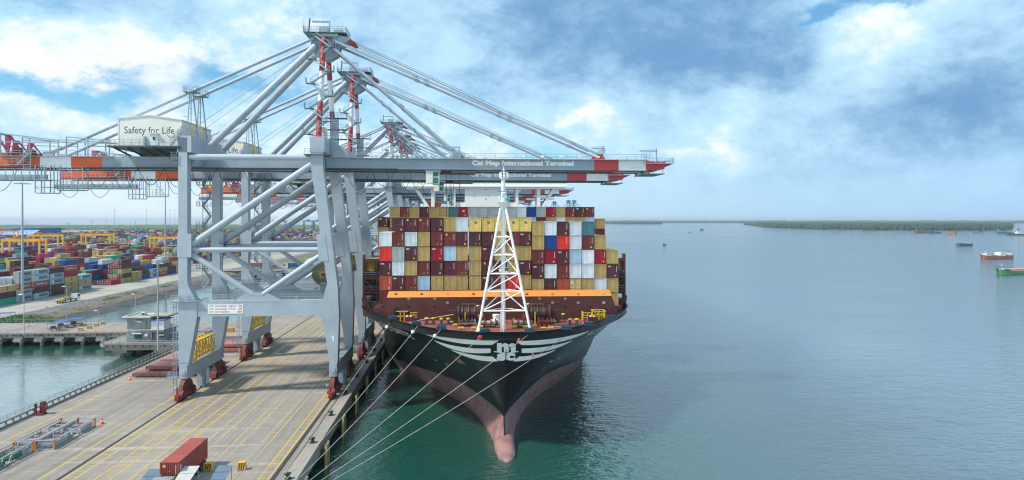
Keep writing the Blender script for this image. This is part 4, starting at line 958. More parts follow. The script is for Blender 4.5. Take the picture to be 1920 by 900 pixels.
for px in (744, 1131): 
    X, Z = V(px, 584, YW - .03); m_ = MB(); m_.box(X - .55, X + .55, YW - .04, YW + .02, Z - .75, Z + .75); m_.build('opening', holes[3], wb)

# foremast on its tripod
YM = 122.0
def MX(px, py, Y=YM): x, z = V(px, py, Y); return Vector((x, Y, z))
apx = 943.5
m_ = MB(); m_.tube((XA(apx, YM + 2), YM + 2, 20.0), (XA(apx, YM + 2), YM + 2, ZA(apx, 390, YM + 2)), 0.40, 14); m_.tube((XA(apx, YM + 2), YM + 2, ZA(apx, 390, YM + 2)), (XA(apx, YM + 2), YM + 2, ZA(apx, 332, YM + 2)), 0.34, 12)
mast = m_.build('foremast', SHIPWHITE, ship)
topL, topR = Vector((XA(apx - 5, YM + 1.6), YM + 1.6, ZA(apx, 391, YM + 1.6))), Vector((XA(apx + 5, YM + 1.6), YM + 1.6, ZA(apx, 391, YM + 1.6)))
ftL, ftR = MX(896.5, 614), MX(994.5, 614); ftL.z = ftR.z = 20.0
for a, b_ in ((ftL, topL), (ftR, topR)):
    m_ = MB(); m_.tube(a, b_, 0.24, 10); m_.tube(a, a + (b_ - a) * 0.03, 0.45, 8, 0, 0.26); m_.build('mast_leg', SHIPWHITE, mast)
cpole = lambda z: Vector((XA(apx, YM + 2), YM + 2, z))
levels = [ZA(apx, y, YM) for y in (583.5, 547, 514, 479, 445)]
legp = lambda a, b_, z: a.lerp(b_, (z - a.z) / (b_.z - a.z))
m_ = MB()
for z in levels:
    l, r = legp(ftL, topL, z), legp(ftR, topR, z); m_.tube(l, r, 0.13, 8); m_.tube(l, cpole(z + .3), 0.10, 6); m_.tube(r, cpole(z + .3), 0.10, 6)
for i, (z0, z1) in enumerate(zip(levels, levels[1:])):
    l0, r0, l1, r1 = legp(ftL, topL, z0), legp(ftR, topR, z0), legp(ftL, topL, z1), legp(ftR, topR, z1)
    m_.tube(l0, r1, 0.11, 6); m_.tube(l0, cpole(z1), 0.11, 6); m_.tube(r0, cpole(z1), 0.11, 6)
m_.build('mast_bracing', SHIPWHITE, mast)
zc = ZA(apx, 379, YM + 2)
m_ = MB(); c0 = cpole(ZA(apx, 391, YM + 2)); nn = 4
m_.add([(c0.x - .35, c0.y - .4, c0.z), (c0.x + .35, c0.y - .4, c0.z), (c0.x + .35, c0.y + .4, c0.z), (c0.x - .35, c0.y + .4, c0.z), (c0.x - 1.05, c0.y - 1.0, zc), (c0.x + 1.1, c0.y - 1.0, zc), (c0.x + 1.1, c0.y + 1.0, zc), (c0.x - 1.05, c0.y + 1.0, zc)], [(3, 2, 1, 0), (4, 5, 6, 7), (0, 1, 5, 4), (1, 2, 6, 5), (2, 3, 7, 6), (3, 0, 4, 7)])
m_.rail([(c0.x - 1.0, c0.y - .95, zc), (c0.x + 1.05, c0.y - .95, zc)], h=0.9, step=.5, r=.02); m_.box(c0.x - 1.0, c0.x - .7, c0.y - .9, c0.y - .6, zc, zc + .45); m_.box(c0.x - 1.0, c0.x - .7, c0.y - .9, c0.y - .6, zc + .75, zc + 1.1)
m_.build('mast_platform', SHIPWHITE, mast)
m_ = MB(); hx = XA(951.5, YM + .8); hz = ZA(951, 374, YM + .8); m_.tube((hx, YM + 1.9, hz), (hx, YM + .9, hz), .14, 10, 0, .40); m_.tube((hx, YM + .88, hz), (hx, YM + .84, hz), .40, 12, 0, .40); m_.tube((hx, YM + .83, hz), (hx, YM + .80, hz), .10, 8, 1); m_.build('fog_horn', [TEALH, DARK], mast)
m_ = MB(); zr = ZA(apx, 358.5, YM + 1.5); m_.box(XA(932, YM + 1.4), XA(956, YM + 1.4), YM + 1.3, YM + 1.5, zr - .08, zr + .08, 1); m_.box(c0.x - .2, c0.x + .3, YM + 1.2, YM + 2, zr - .4, zr - .1, 0); m_.build('radar_scanner', [SHIPWHITE, mat('radar_blue', (0.10, 0.22, 0.42), .4)], mast)
zb0, zb1 = ZA(apx, 335, YM + 2), ZA(apx, 323, YM + 2); bx = c0.x + .1
m_ = MB(); m_.tube((bx, c0.y, zb0 - .3), (bx, c0.y, zb0), .35, 12, 0, .75); m_.rail([(bx + .75 * cos(a), c0.y + .75 * sin(a), zb0) for a in [2 * pi * i / 10 for i in range(11)]], h=zb1 - zb0, step=.4, r=.03, mids=(.5,)); m_.tube((bx, c0.y, zb0), (bx, c0.y, ZA(apx, 312, YM + 2)), .07, 6); m_.tube((bx, c0.y, ZA(apx, 319.5, YM + 2)), (bx, c0.y, ZA(apx, 318.5, YM + 2)), .3, 10); m_.tube((bx, c0.y, ZA(apx, 317, YM + 2)), (bx, c0.y, ZA(apx, 305, YM + 2)), .06, 6, 1)
for i in range(8):
    a = 2 * pi * i / 8; m_.box(bx + .75 * cos(a) - .12, bx + .75 * cos(a) + .12, c0.y + .75 * sin(a) - .05, c0.y + .75 * sin(a) + .05, zb0 + .1, zb1 - .1)
m_.build('lookout_basket', [SHIPWHITE, DARK], mast)
z5 = ZA(apx, 511, YM + 1); m_ = MB(); m_.tube((c0.x, YM + 1.6, z5 - .4), (c0.x, YM + 1.6, z5), .5, 12, 0, .95); m_.rail([(c0.x + .95 * cos(a), YM + 1.6 + .95 * sin(a), z5) for a in [2 * pi * i / 10 for i in range(11)]], h=.9, step=.5, r=.025); m_.box(c0.x - .8, c0.x - .3, YM + .7, YM + 1.1, z5 + .2, z5 + .7, 0); m_.box(c0.x + .3, c0.x + .8, YM + .7, YM + 1.1, z5 + .2, z5 + .7, 1); m_.build('light_platform', [SHIPWHITE, BLUEP], mast)
m_ = MB(); x = XA(941.5, YM - 3.6)
for dx in (-.22, .22): m_.beam((x + dx, YM - 3.6, 20), (x + dx, YM - 3.6, 24.6 if dx < 0 else 25.2), .12, .12)
for i in range(11): m_.beam((x - .22, YM - 3.6, 20.3 + .4 * i), (x + .22, YM - 3.6, 20.3 + .4 * i), .05, .05)
m_.build('jackstaff', SHIPWHITE, ship)

# deck gear: positions on the forecastle
def deck(px, py, z=20.0): x, y = G(px, py, z); return Vector((x, y, z))
def windlass(px, py, flip, name='anchor_windlass'):
    p = deck(px, py); b = MB(); f = flip
    b.tube(p + Vector((-1.6, .8, 1.5)), p + Vector((1.6, .8, 1.5)), 1.25, 16, 0); b.tube(p + Vector((1.7, .8, 1.5)), p + Vector((2.1, .8, 1.5)), 1.7, 18, 0); b.tube(p + Vector((-2.1, .8, 1.5)), p + Vector((-1.7, .8, 1.5)), 1.6, 18, 0)
    b.tube(p + Vector((f * 2.6, -.6, 1.1)), p + Vector((f * 1.0, .2, 1.1)), .6, 14, 1); b.box(p.x - 2.8, p.x + 2.8, p.y - 1, p.y + 2.6, p.z, p.z + .45, 0); b.box(p.x - f * 3.0 - .7, p.x - f * 3.0 + .7, p.y, p.y + 1.8, p.z, p.z + 2.2, 0)
    for i in range(3): b.ring(p + Vector((-1.2 + i * 1.1, .8, 1.5)), (1, 0, 0), 1.5, .12, 16, 5, 0)
    b.prism([(p.y + 1.5, p.z), (p.y + 4.0, p.z), (p.y + 2.5, p.z + 3.2), (p.y + 1.6, p.z + 3.0)], 'x', p.x - 1.4, p.x + 1.2, 0)
    b.v = [p + (v - p) * 1.12 for v in b.v]
    b.box(p.x - .9, p.x - .75, p.y - 2.2, p.y - 2.0, p.z, p.z + 2.4, 2); b.build(name, [BROWN2, BOGIE, SHIPYEL], ship)
def winch(px, py, w, cols, rope=True):
    p = deck(px, py); b = MB()
    b.tube(p + Vector((-w, 0, .85)), p + Vector((w, 0, .85)), .42, 12, 1 if rope else 0)
    for k in (-w, -w * .35, w * .4, w): b.tube(p + Vector((k - .09, 0, .85)), p + Vector((k + .09, 0, .85)), .82, 16, 0)
    b.tube(p + Vector((w + .1, 0, .85)), p + Vector((w + .55, 0, .85)), .5, 14, 2); b.tube(p + Vector((w + .56, 0, .85)), p + Vector((w + .64, 0, .85)), .58, 14, 3); b.tube(p + Vector((w + .65, 0, .85)), p + Vector((w + .67, 0, .85)), .40, 14, 0)
    b.box(p.x - w, p.x + w, p.y - .6, p.y + .6, p.z, p.z + .22, 0); b.box(p.x - w * .9, p.x - w * .9 + .12, p.y - .7, p.y - .6, p.z, p.z + 1.9, 3)
    b.build('mooring_winch', cols, ship)
windlass(880, 606, 1); windlass(1009, 606, -1)
winch(872, 612, 1.3, [BROWN2, BROWN2, BLUEP, mat('brass', (0.5, 0.35, 0.08), .4, metal=.6)], False); winch(1021, 612, 1.2, [mat('winch_red', (0.30, 0.035, 0.025), .5, .2), BOGIE, BLUEP, MATS['brass']], False)
winch(914, 614, 1.5, [BOGIE, ROPEW, BLUEP, SHIPYEL]); winch(976, 614, 1.5, [BOGIE, ROPEW, BLUEP, SHIPYEL])
b = MB()
for sg, c in ((-1, deck(893, 598)), (1, deck(1000, 598))):
    for i in range(7): b.ring(c + Vector((sg * (-1.6 + i * .62), -1.0 - .12 * i, 3.1 - .16 * i)), (0.25, 1, 0.1) if i % 2 else (0.1, 0.2, 1), .34, .13, 10, 5, 0 if i < 5 else 1)
b.build('anchor_chain', [SHIPWHITE, RED], ship)
for px, py in ((930, 606),):
    p = deck(px, py); b = MB(); b.tube(p, p + Vector((0, 0, .7)), .9, 12); b.tube(p + Vector((0, 0, .7)), p + Vector((0, 0, 1.7)), .55, 12, 0, .7); b.tube(p + Vector((.9, .3, .5)), p + Vector((.9, .3, 1.5)), .4, 10); b.build('deck_vent', SHIPWHITE, ship)
def bollard_pair(px, py, sx=0.75, yellow=True):
    p = deck(px, py); b = MB(); b.box(p.x - 1.1, p.x + 1.1, p.y - .4, p.y + .4, p.z, p.z + .18, 0)
    for k in (-.65, .65): b.tube(p + Vector((k, 0, .1)), p + Vector((k, 0, 1.05)), .27, 10, 0); b.tube(p + Vector((k, 0, 1.05)), p + Vector((k, 0, 1.28)), .36, 10, 1)
    b.build('bollard', [DARK, SHIPYEL], ship)
for p in ((806, 608), (834, 609), (1075, 610), (1050, 600), (826, 600)): bollard_pair(*p)
for px, py in ((780, 608), (827, 616.5), (909.5, 622), (993, 621.5), (1062, 616.5), (1104, 609), (735, 598), (1146, 597)):
    p = deck(px, py, ZG); b = MB(); b.prism([(p.x - .95, ZG - .1), (p.x + .95, ZG - .1), (p.x + .7, ZG + .55), (p.x - .7, ZG + .55)], 'y', p.y - .30, p.y + .75, 0); b.build('fairlead', BLUEG, ship)
for px, py in ((846, 607), (889, 618), (964, 616), (1038, 606), (900, 615.5), (986, 616), (1018, 618), (1032, 618), (864, 618), (855, 612), (772, 610), (1098, 610)):
    p = deck(px, py); b = MB(); b.box(p.x - .55, p.x + .55, p.y - .2, p.y + .2, p.z + .3, p.z + .5, 0)
    for k in (-.45, .45): b.box(p.x + k - .06, p.x + k + .06, p.y - .1, p.y + .1, p.z, p.z + .3, 0)
    b.build('roller_guide', SHIPYEL, ship)
for x0, x1, y0, y1, nm in ((743, 765, 583, 603, 0), (1113, 1136, 583, 603, 0)):      # yellow railed stair openings
    p, q = deck(x0, y1 - 1), deck(x1, y1 - 1); b = MB(); q.y = p.y
    b.rail([p, q, q + Vector((0, 2.6, 0)), p + Vector((0, 2.6, 0)), p], h=1.9, step=.75, r=.07, mids=(.5,)); sg = 1 if x0 < 900 else -1; o = q if sg > 0 else p
    b.rail([o + Vector((sg * .4, .3, 0)), o + Vector((sg * 1.9, .3, 0)), o + Vector((sg * 1.9, 2.4, 0))], h=1.6, step=.6, r=.06, mids=(.4, .7)); b.build('yellow_guardrail', SHIPYEL, ship)
    b = MB(); b.box(o.x + sg * .3 - .9, o.x + sg * .3 + 1.0, p.y - .8, p.y - .2, 20, 20.9, 0); b.tube((o.x + sg * .3 - .4, p.y - .5, 20.9), (o.x + sg * .3 - .4, p.y - .5, 21.2), .22, 8, 1); b.tube((o.x + sg * .3 + .3, p.y - .5, 20.9), (o.x + sg * .3 + .3, p.y - .5, 21.2), .22, 8, 1); b.build('fairlead_roller', [BOGIE, SHIPWHITE], ship)
b = MB(); a_ = deck(783, 601, 20.9); b.tube(a_, deck(850, 606, 20.9) + Vector((0, 0, 1.6)), .08, 6); b.tube(deck(1028, 611, 20.9), deck(1063, 614, 20.9), .06, 6); b.tube(deck(860, 606, 21.8), deck(893, 606, 22.4), .05, 5); b.build('deck_rope', ROPEW, ship)

# coaming under the first bay, lashing bridges, bridge house
b = MB(); b.box(CX - 25.2, CX + 25.2, 138.2, 151.2, 20.0, 22.3); b.box(CX - 29, CX + 29, 152.6, 500, 20.0, 22.0); b.build('hatch_coaming', SHIPBROWN, ship)
def lashing_bridge(y, zt_, x0, x1):
    b = MB(); n = int((x1 - x0) / 2.9)
    for i in range(n + 1):
        x = x0 + (x1 - x0) * i / n
        for yy in (y, y + 1.6): b.beam((x, yy, 20), (x, yy, zt_ if i not in (0, n) else zt_ + 1.2), .36, .36, 0)
        if i < 2 or i > n - 2:
            b.tube((x, y, zt_ + 1.2), (x, y, zt_ + 1.45), .16, 6, 2)
    for z in (20.8, 24.0, 27.2, zt_ - .2):
        if z > zt_: continue
        for yy in (y, y + 1.6): b.beam((x0, yy, z), (x1, yy, z), .22, .55, 0)
        b.box(x0, x1, y + .2, y + 1.4, z + .28, z + .34, 0); b.beam((x0, y - .1, z + 1.3), (x1, y - .1, z + 1.3), .08, .10, 1); b.beam((x0, y - .1, z + .8), (x1, y - .1, z + .8), .05, .06, 1)
    for i in (0, 1, n - 2, n - 1):
        xa, xb = x0 + (x1 - x0) * i / n, x0 + (x1 - x0) * (i + 1) / n; s_ = i < 2
        b.beam((xa, y, 27.0 if s_ else 24.2), (xb, y, 24.2 if s_ else 27.0), .26, .3, 0)
    b.build('lashing_bridge', [SHIPBROWN, GREY2, SHIPYEL], ship)
lashing_bridge(151.4, 31.2, CX - 29.0, CX + 29.0); lashing_bridge(165.6, 31.2, CX - 29.0, CX + 29.0)
for sg in (-1, 1):
    b = MB(); b.prism([(CX + sg * 28.9, 21.0), (CX + sg * 29.2, 23.0), (CX + sg * 28.6, 23.6), (CX + sg * 27.6, 21.6), (CX + sg * 26.6, 20.0), (CX + sg * 27.8, 20.0)][::sg], 'y', 149.9, 150.6, 0)
    b.build('bulwark_bracket', SHIPBROWN, ship); b = MB(); b.box(CX + sg * 25.8 - .8, CX + sg * 25.8 + .8, 146.5, 150.8, 20, 22.0, 0); b.build('deck_house', DARK, ship)

YH = 245.0
def HX(px): return XA(px, YH)
hz = lambda py: ZA(908, py, YH)
b = MB(); xL, xR = HX(753.5), HX(1064)
b.box(xL, xR, YH, YH + 9, hz(348.5), hz(343.5), 0); b.box(xL + .4, xR - .4, YH - .5, YH + 8, hz(350.5), hz(348.5), 0); b.prism([(xL + .6, hz(350.5)), (xR - .6, hz(350.5)), (xR - 1.2, hz(354)), (xL + 1.2, hz(354))], 'y', YH + .2, YH + 8, 0)
b.box(HX(871.5), HX(950.5), YH + .6, YH + 12, 22, hz(350), 0); b.box(HX(851), HX(971), YH + 1.2, YH + 11, 22, hz(379.5), 0)
for a, c in ((808, 814.5), (849, 854), (967, 972.5), (1007.5, 1013.5)): b.box(HX(a), HX(c), YH + .7, YH + 8, 22, hz(351), 0)
for p0, p1, q0, q1 in ((774, 781, 799, 805), (1038, 1045, 1015, 1021)): b.prism([(HX(p0), hz(351)), (HX(p1), hz(351)), (HX(q1), hz(388)), (HX(q0), hz(388))], 'y', YH + 1.0, YH + 7, 0)
b.box(HX(792), HX(808), YH + 1.4, YH + 7, hz(372), hz(369), 0); b.box(HX(1013), HX(1026), YH + 1.4, YH + 7, hz(372), hz(369), 0)
bridge = b.build('bridge_house', SHIPWHITE, ship)
b = MB()
for i in range(30):
    xa = xL + .3 + (xR - xL - .6) * i / 30; xb = xL + .3 + (xR - xL - .6) * (i + 1) / 30; b.box(xa + .06, xb - .06, YH + .3, YH + .4, hz(343.4), hz(338), 0)
b.build('window', mat('bridge_glass', (0.35, 0.62, 0.55), .15, .1), bridge)
b = MB(); b.box(xL, xR, YH + .6, YH + 8.6, hz(343.4), hz(338), 0); b.box(xL - .3, xR + .3, YH - .2, YH + 9, hz(338), hz(335), 0); b.build('wheelhouse', SHIPWHITE, bridge)
b = MB()
for px, py in ((911, 355), (911, 373)): b.box(HX(px) - .18, HX(px) + .18, YH + .5, YH + .62, hz(py) - .25, hz(py) + .25)
b.build('porthole', GRATE, bridge)
for px, py in ((888, 365), (915, 365)): b = MB(); b.box(HX(px) - .15, HX(px) + .15, YH + .4, YH + .62, hz(py) - .3, hz(py) + .1); b.build('floodlight', SHIPYEL, bridge)
b = MB(); b.tube((HX(805), YH + 3, hz(384)), (HX(809), YH + 6, hz(383)), 1.0, 10); b.tube((HX(817), YH + 3, hz(384)), (HX(822), YH + 6, hz(383)), 1.0, 10); b.build('lifeboat', ORANGE, bridge)
for o in [ship]: pass

# mooring ropes, hull to quay bollards
MR = [((733, 602), 82.0, 'white mooring rope nearest the quay, from under the ship name to the quay'), ((781, 609), 78.0, 'second mooring rope from the quay, with a white rat guard beside the ship name'),
      ((826, 617), 75.0, 'third mooring rope from the quay, crossing the tip of the upper white hull stripe'), ((905, 628), 70.0, 'mooring rope with a red rat guard where it leaves the bow'),
      ((990, 627), 66.0, 'mooring rope running from the bow across the white hull emblem'), ((1072, 622), 62.0, 'longest mooring rope, from the seaward bow, with a red flag on it')]
LOWP = [(528, 897), (538, 897), (560, 897), (585, 897), (607, 897), (629, 897)]
for i, ((px, py), yend, lab) in enumerate(MR):
    a = on_hull(px, py, 0.1)
    # the rope passes the sight line of its low survey point and ends at a quay bollard
    lp = LOWP[i]; u = (lp[0] - 960) / FPX; d = Vector((SY + u * CY, CY - u * SY, (HORIZON - lp[1]) / FPX))
    t = (-23.6 if i else -24.3) / d.x if d.x < -1e-3 else 100; e = CAMP + d * t
    if e.z < 4.6: e = CAMP + d * ((4.7 - CAM_Z) / d.z)
    e = a + (e - a) * 1.02
    b = MB(); n = 14; sag = 0.5
    pts = [a.lerp(e, k / n) - Vector((0, 0, sag * 4 * (k / n) * (1 - k / n))) for k in range(n + 1)]
    b.path(pts, 0.045, 6)
    rope = tag(b.build('mooring_rope', ROPEW, None, tuple(e)), lab, 'rope', 'mooring ropes from the bow')
    if i in (0, 1, 2):
        c = a.lerp(e, .045); g = MB(); g.tube(c, c + (e - a).normalized() * .12, .32 if i < 2 else .28, 14); g.tube(c + (e - a).normalized() * .2, c + (e - a).normalized() * .5, .32, 12, 0, .1); g.build('rat_guard', SHIPWHITE, rope)
    if i == 3:
        c = a.lerp(e, .012); g = MB(); g.tube(c, c + (e - a).normalized() * .5, .38, 12); g.build('rat_guard', RED, rope)
    if i in (4, 5):
        c = a.lerp(e, .055 if i == 4 else .20); g = MB(); g.box(c.x - .18, c.x + .18, c.y - .05, c.y + .05, c.z - .05, c.z + .5); g.build('rat_guard', mat('flag_red', (0.75, 0.12, 0.09), .6), rope)

# ================================================================ CONTAINERS
CCOL = {'M': ('dark maroon', '#5b2b33'), 'B': ('red brown', '#743330'), 'Y': ('mustard', '#b39a62'), 'W': ('white', '#d3d9de'), 'G': ('pale grey', '#aab4b6'), 'R': ('bright red', '#d5352c'),
        'C': ('crimson', '#9c1832'), 'O': ('orange red', '#b5513a'), 'U': ('blue', '#1b4484'), 'T': ('teal', '#4a7a7c'), 'L': ('pale blue', '#a9c4d4'), 'K': ('yellow', '#dcc074'),
        'N': ('green', '#1f8f5c'), 'P': ('magenta', '#b8297c'), 'S': ('steel grey', '#97a3aa'), 'H': ('rust red', '#94443b'), 'D': ('dark brown', '#4e3230'), 'A': ('turquoise', '#2e9c86')}
def cmat(c): return mat('container_' + CCOL[c][0].replace(' ', '_'), lin(CCOL[c][1]), 0.55, 0.14, 0.5, 0.45, tuple(v * 0.55 + 0.02 for v in lin(CCOL[c][1])), objvar=0.09)
CODEW = mat('container_code_white', (0.62, 0.60, 0.62), .6, .05); CODEY = mat('container_code_yellow', (0.75, 0.48, 0.05), .6, .05); LOGOB = mat('container_logo_blue', (0.03, 0.07, 0.12), .6); LOGOC = mat('container_logo_cyan', (0.25, 0.60, 0.78), .5); GASK = mat('container_frame_dark', (0.03, 0.03, 0.03), .7)
CW = 2.438
_CM = {}
def cmesh(c, L, H, mark='', side='', ribs=False):
    key = (c, L, H, mark, side, ribs)
    if key in _CM: return _CM[key]
    b = MB(); w, y0, y1 = CW / 2, -L / 2, L / 2
    p = .11
    for sx in (-1, 1):                                               # corner posts and rails of the front
        b.box(min(sx * w, sx * (w - p)), max(sx * w, sx * (w - p)), y0, y0 + .16, 0, H)
    b.box(-w + p, w - p, y0 + .01, y0 + .15, H - .13, H - .003); b.box(-w + p, w - p, y0 + .01, y0 + .15, .003, .16)
    for sx in (-1, 1):
        for z in (0, H - .12): b.box(sx * w - .09 if sx > 0 else -w - .006, sx * w + .006 if sx > 0 else -w + .09, y0 - .012, y0 + .18, z - .004, z + .124, 4)
    if mark == 'door':
        b.box(-w + p, -.01, y0 + .04, y0 + .1, .16, H - .13); b.box(.01, w - p, y0 + .04, y0 + .1, .16, H - .13)
        for x in (-.85, -.4, .4, .85):
            b.tube((x, y0 + .01, .2), (x, y0 + .01, H - .2), .03, 5, 1); b.box(x - .16, x + .16, y0 - .01, y0 + .02, .95, 1.1, 1)
        for z in (.55, 1.5, 2.2): b.box(-w + .15, w - .15, y0 + .025, y0 + .039, z, z + .05)
        b.box(.55, 1.0, y0 + .028, y0 + .036, 2.0, 2.35, 2); b.box(-1.0, -.5, y0 + .028, y0 + .036, 1.75, 2.4, 1)
    else:
        n = 9; pts = []
        xs0, xs1 = -w + p, w - p; pw = (xs1 - xs0) / n
        for i in range(n):
            x = xs0 + pw * i; pts += [(x, y0 + .11), (x + pw * .34, y0 + .11), (x + pw * .5, y0 + .035), (x + pw * .84, y0 + .035)]
        pts.append((xs1, y0 + .10))
        for (xa, ya), (xb, yb) in zip(pts, pts[1:]): b.add([(xa, ya, .16), (xb, yb, .16), (xb, yb, H - .13), (xa, ya, H - .13)], [(0, 1, 2, 3)])
    f = y0 + .02
    def rect(x0, x1, z0, z1, mi): b.add([(x0, f, z0), (x1, f, z0), (x1, f, z1), (x0, f, z1)], [(0, 1, 2, 3)], mi)
    def code(): rect(.78, .86, H * .42, H * .86, 1)
    if mark == 'tex': b.text('tex', (-1.0, f, H - .62), (1, 0, 0), (0, 0, 1), size=.52, mi=1, bold=.03); code(); rect(.42, .74, .35, .58, 2)
    if mark == 'c': code(); rect(.45, .80, .30, .56, 2)
    if mark == 'd': code(); rect(-.02, .14, .36, .56, 2); rect(.74, .90, .36, .56, 2)
    if mark == 'o': rect(-.85, -.50, H - .68, H - .32, 2); rect(-.05, .08, 1.5, 1.64, 2); code()
    if mark == 'y': rect(-.86, -.58, H - .72, H - .46, 2)
    if mark == 'p': rect(-.12, .02, 1.5, 1.62, 2); code()
    if mark == '45': b.text('45', (-.22, f, H - 1.25), (1, 0, 0), (0, 0, 1), size=.62, mi=3, bold=.03)
    if mark == '45w': b.text('45', (-.28, f, H - 1.35), (1, 0, 0), (0, 0, 1), size=.72, mi=1, bold=.04); rect(.42, .74, .35, .6, 2)
    # roof, far end, sides
    b.add([(-w, y0 + .16, H - .02), (w, y0 + .16, H - .02), (w, y1, H - .02), (-w, y1, H - .02), (-w, y0, H), (w, y0, H), (w, y0 + .16, H), (-w, y0 + .16, H)], [(0, 1, 2, 3), (4, 5, 6, 7)])
    b.add([(-w, y1, 0), (w, y1, 0), (w, y1, H - .02), (-w, y1, H - .02)], [(1, 0, 3, 2)])
    b.add([(-w, y0 + .16, 0), (-w, y1, 0), (-w, y1, H - .02), (-w, y0 + .16, H - .02)], [(1, 0, 3, 2)])
    if ribs:
        b.box(w - .04, w, y0 + .16, y1, 0, .16); b.box(w - .05, w, y0 + .16, y1, H - .12, H - .005); b.box(w - .1, w, y1 - .12, y1, .16, H - .12)
        n = int(L * 3.4); pw = (L - .28) / n; pts = []
        for i in range(n): y = y0 + .16 + pw * i; pts += [(w - .06, y), (w - .06, y + pw * .4), (w - .02, y + pw * .5), (w - .02, y + pw * .9)]
        pts.append((w - .06, y1 - .12))
        for (xa, ya), (xb, yb) in zip(pts, pts[1:]): b.add([(xa, ya, .16), (xb, yb, .16), (xb, yb, H - .12), (xa, ya, H - .12)], [(0, 1, 2, 3)])
    else: b.add([(w, y0 + .16, 0), (w, y1, 0), (w, y1, H - .02), (w, y0 + .16, H - .02)], [(0, 1, 2, 3)])
    g = w + .012
    def srect(ya, yb, z0, z1, mi): b.add([(g, ya, z0), (g, yb, z0), (g, yb, z1), (g, ya, z1)], [(0, 1, 2, 3)], mi)
    if side == 'maersk':
        ya = y0 + L * .12; srect(ya, ya + 1.75, .55, 2.25, 5); 
        for k in range(4): b.add([(g + .01, ya + .87 + .6 * cos(a), 1.4 + .6 * sin(a)) for a in (k * pi / 4, k * pi / 4 + .12, k * pi / 4 + pi, k * pi / 4 + pi + .12)], [(0, 1, 2, 3)], 1)
        b.text('MAERSK', (g, ya + 2.3, .85), (0, 1, 0), (0, 0, 1), width=L * .58, height=1.25, mi=3, bold=.03)
    if side == 'sud':
        b.text('HAMBURG', (g, y0 + L * .12, .95), (0, 1, 0), (0, 0, 1), width=L * .36, height=.95, mi=1, bold=.02); b.text('SÜD', (g, y0 + L * .70, .95), (0, 1, 0), (0, 0, 1), width=L * .16, height=1.05, mi=1, bold=.02)
        b.add([(g, y0 + L * .50, 1.9), (g, y0 + L * .60, 1.5), (g, y0 + L * .66, 2.2), (g, y0 + L * .60, 1.2), (g, y0 + L * .52, .7)], [(0, 1, 3, 4), (1, 2, 3)], 1)
    if side == 'msc':
        b.text('m', (g, y0 + L * .47, 1.5), (0, 1, 0), (0, 0, 1), width=.95, height=.75, mi=3, bold=.06); b.text('sc', (g, y0 + L * .47, .75), (0, 1, 0), (0, 0, 1), width=.95, height=.6, mi=3, bold=.06)
    if side == 'band': srect(y0 + .4, y0 + .75, .5, 2.3, 1)
    if side == 'script': b.text('Safmarine', (g, y0 + L * .42, .95), (0, 1, 0), (0, 0, 1), width=L * .36, height=1.1, mi=1)
    if side == 'ring':
        yc_ = y0 + L * .45
        for i in range(12): a, d = 2 * pi * i / 12, 2 * pi * (i + 1) / 12; b.add([(g, yc_ + r_ * cos(t), 1.3 + r_ * sin(t)) for r_, t in ((.8, a), (.8, d), (.6, d), (.6, a))], [(0, 1, 2, 3)], 1)
        srect(yc_ - .3, yc_ + .3, 1.05, 1.55, 1)
    me = bpy.data.meshes.new('container'); me.from_pydata([tuple(v) for v in b.v], [], b.f)
    for m_ in (cmat(c), CODEW, CODEY, LOGOB, cmat(c) if c not in 'YK' else cmat(c), LOGOC): me.materials.append(m_)
    me.polygons.foreach_set('material_index', b.m); me.update()
    _CM[key] = me
    return me
def container(c, x, y, z, L, H, label, group, mark='', side='', ribs=False):
    o = bpy.data.objects.new('shipping_container', cmesh(c, L, H, mark, side, ribs)); COL.objects.link(o); o.location = (x, y, z)
    return tag(o, label, 'container', group)

# ---- stowed on the ship: first bay, read column by column from the quay side, topmost first
FB = ['-:W:R:Mtex:O c:Bd', 'Mc:Bd:G:W:Mtex', 'Mo:W:Mtex:Y:Bd', 'Bo:Yy:Yy:Bd:L', 'Mc:Bd:Ctex:Mc:Yy', 'Yy:Bo:L:Mp:Yy', 'W:Mc:Yy:Bd:Yy', 'K45:Dd:Y:Y:Yy', 'K45:Mp:Mtex:Mo:Mtex', 'K:Y:Y:Mp:B',
      'K45:B:Yy:Y:Rc', 'K45:Mtex:Yy:Mtex:Y', 'Yy:Y:Bd:Mtex:Y', 'W:U:Cc:W:Mp', 'Mc:Rp:Mtex:Bd:O', 'W:W:L:W:Ydoor', 'T:Bc:W:W:Yy', '-:Y:Cc:Y:W', '-:-:Y:Mtex:Y:Y']
FPX_C = [723, 746.5, 770.5, 794.5, 819.5, 843.5, 866, 891, 915, 938.5, 962, 985, 1009.2, 1032.5, 1055.5, 1079.3, 1103, 1126, 1148.5]
TIER = ['top', 'second', 'third', 'fourth', 'fifth', 'lowest']
G1 = 'containers stowed in the front bay of the ship'
MARKW = {'tex': ' with white code letters', '45': ' numbered 45', '45w': ' numbered 45', 'door': ' with visible doors', 'o': ' with an orange square', 'd': ' with two yellow dots', 'c': ' with one yellow square'}
for ci, col in enumerate(FB):
    x = XA(FPX_C[ci], 139.0); zs = [37.6, 34.65, 31.7, 28.75, 25.8, 22.85] if ci < 12 else [36.8, 33.9, 30.95, 28.0, 25.05, 22.1]
    col = col.replace(' ', '').split(':')
    if len(col) == 5: col.append('B' if ci % 3 else 'M')
    for ti, cm in enumerate(col):
        if cm == '-' or (ti == 5 and 1 < ci < 17): continue
        c, mk = cm[0], cm[1:]
        container(c, x, 139 + 6.1 + RND.uniform(0, .08), zs[ti], 12.19, 2.84, f"{CCOL[c][0]} container{MARKW.get(mk, '')}, {TIER[ti]} tier, {ORD[ci + 1]} column from the quay, front bay", G1, mk)
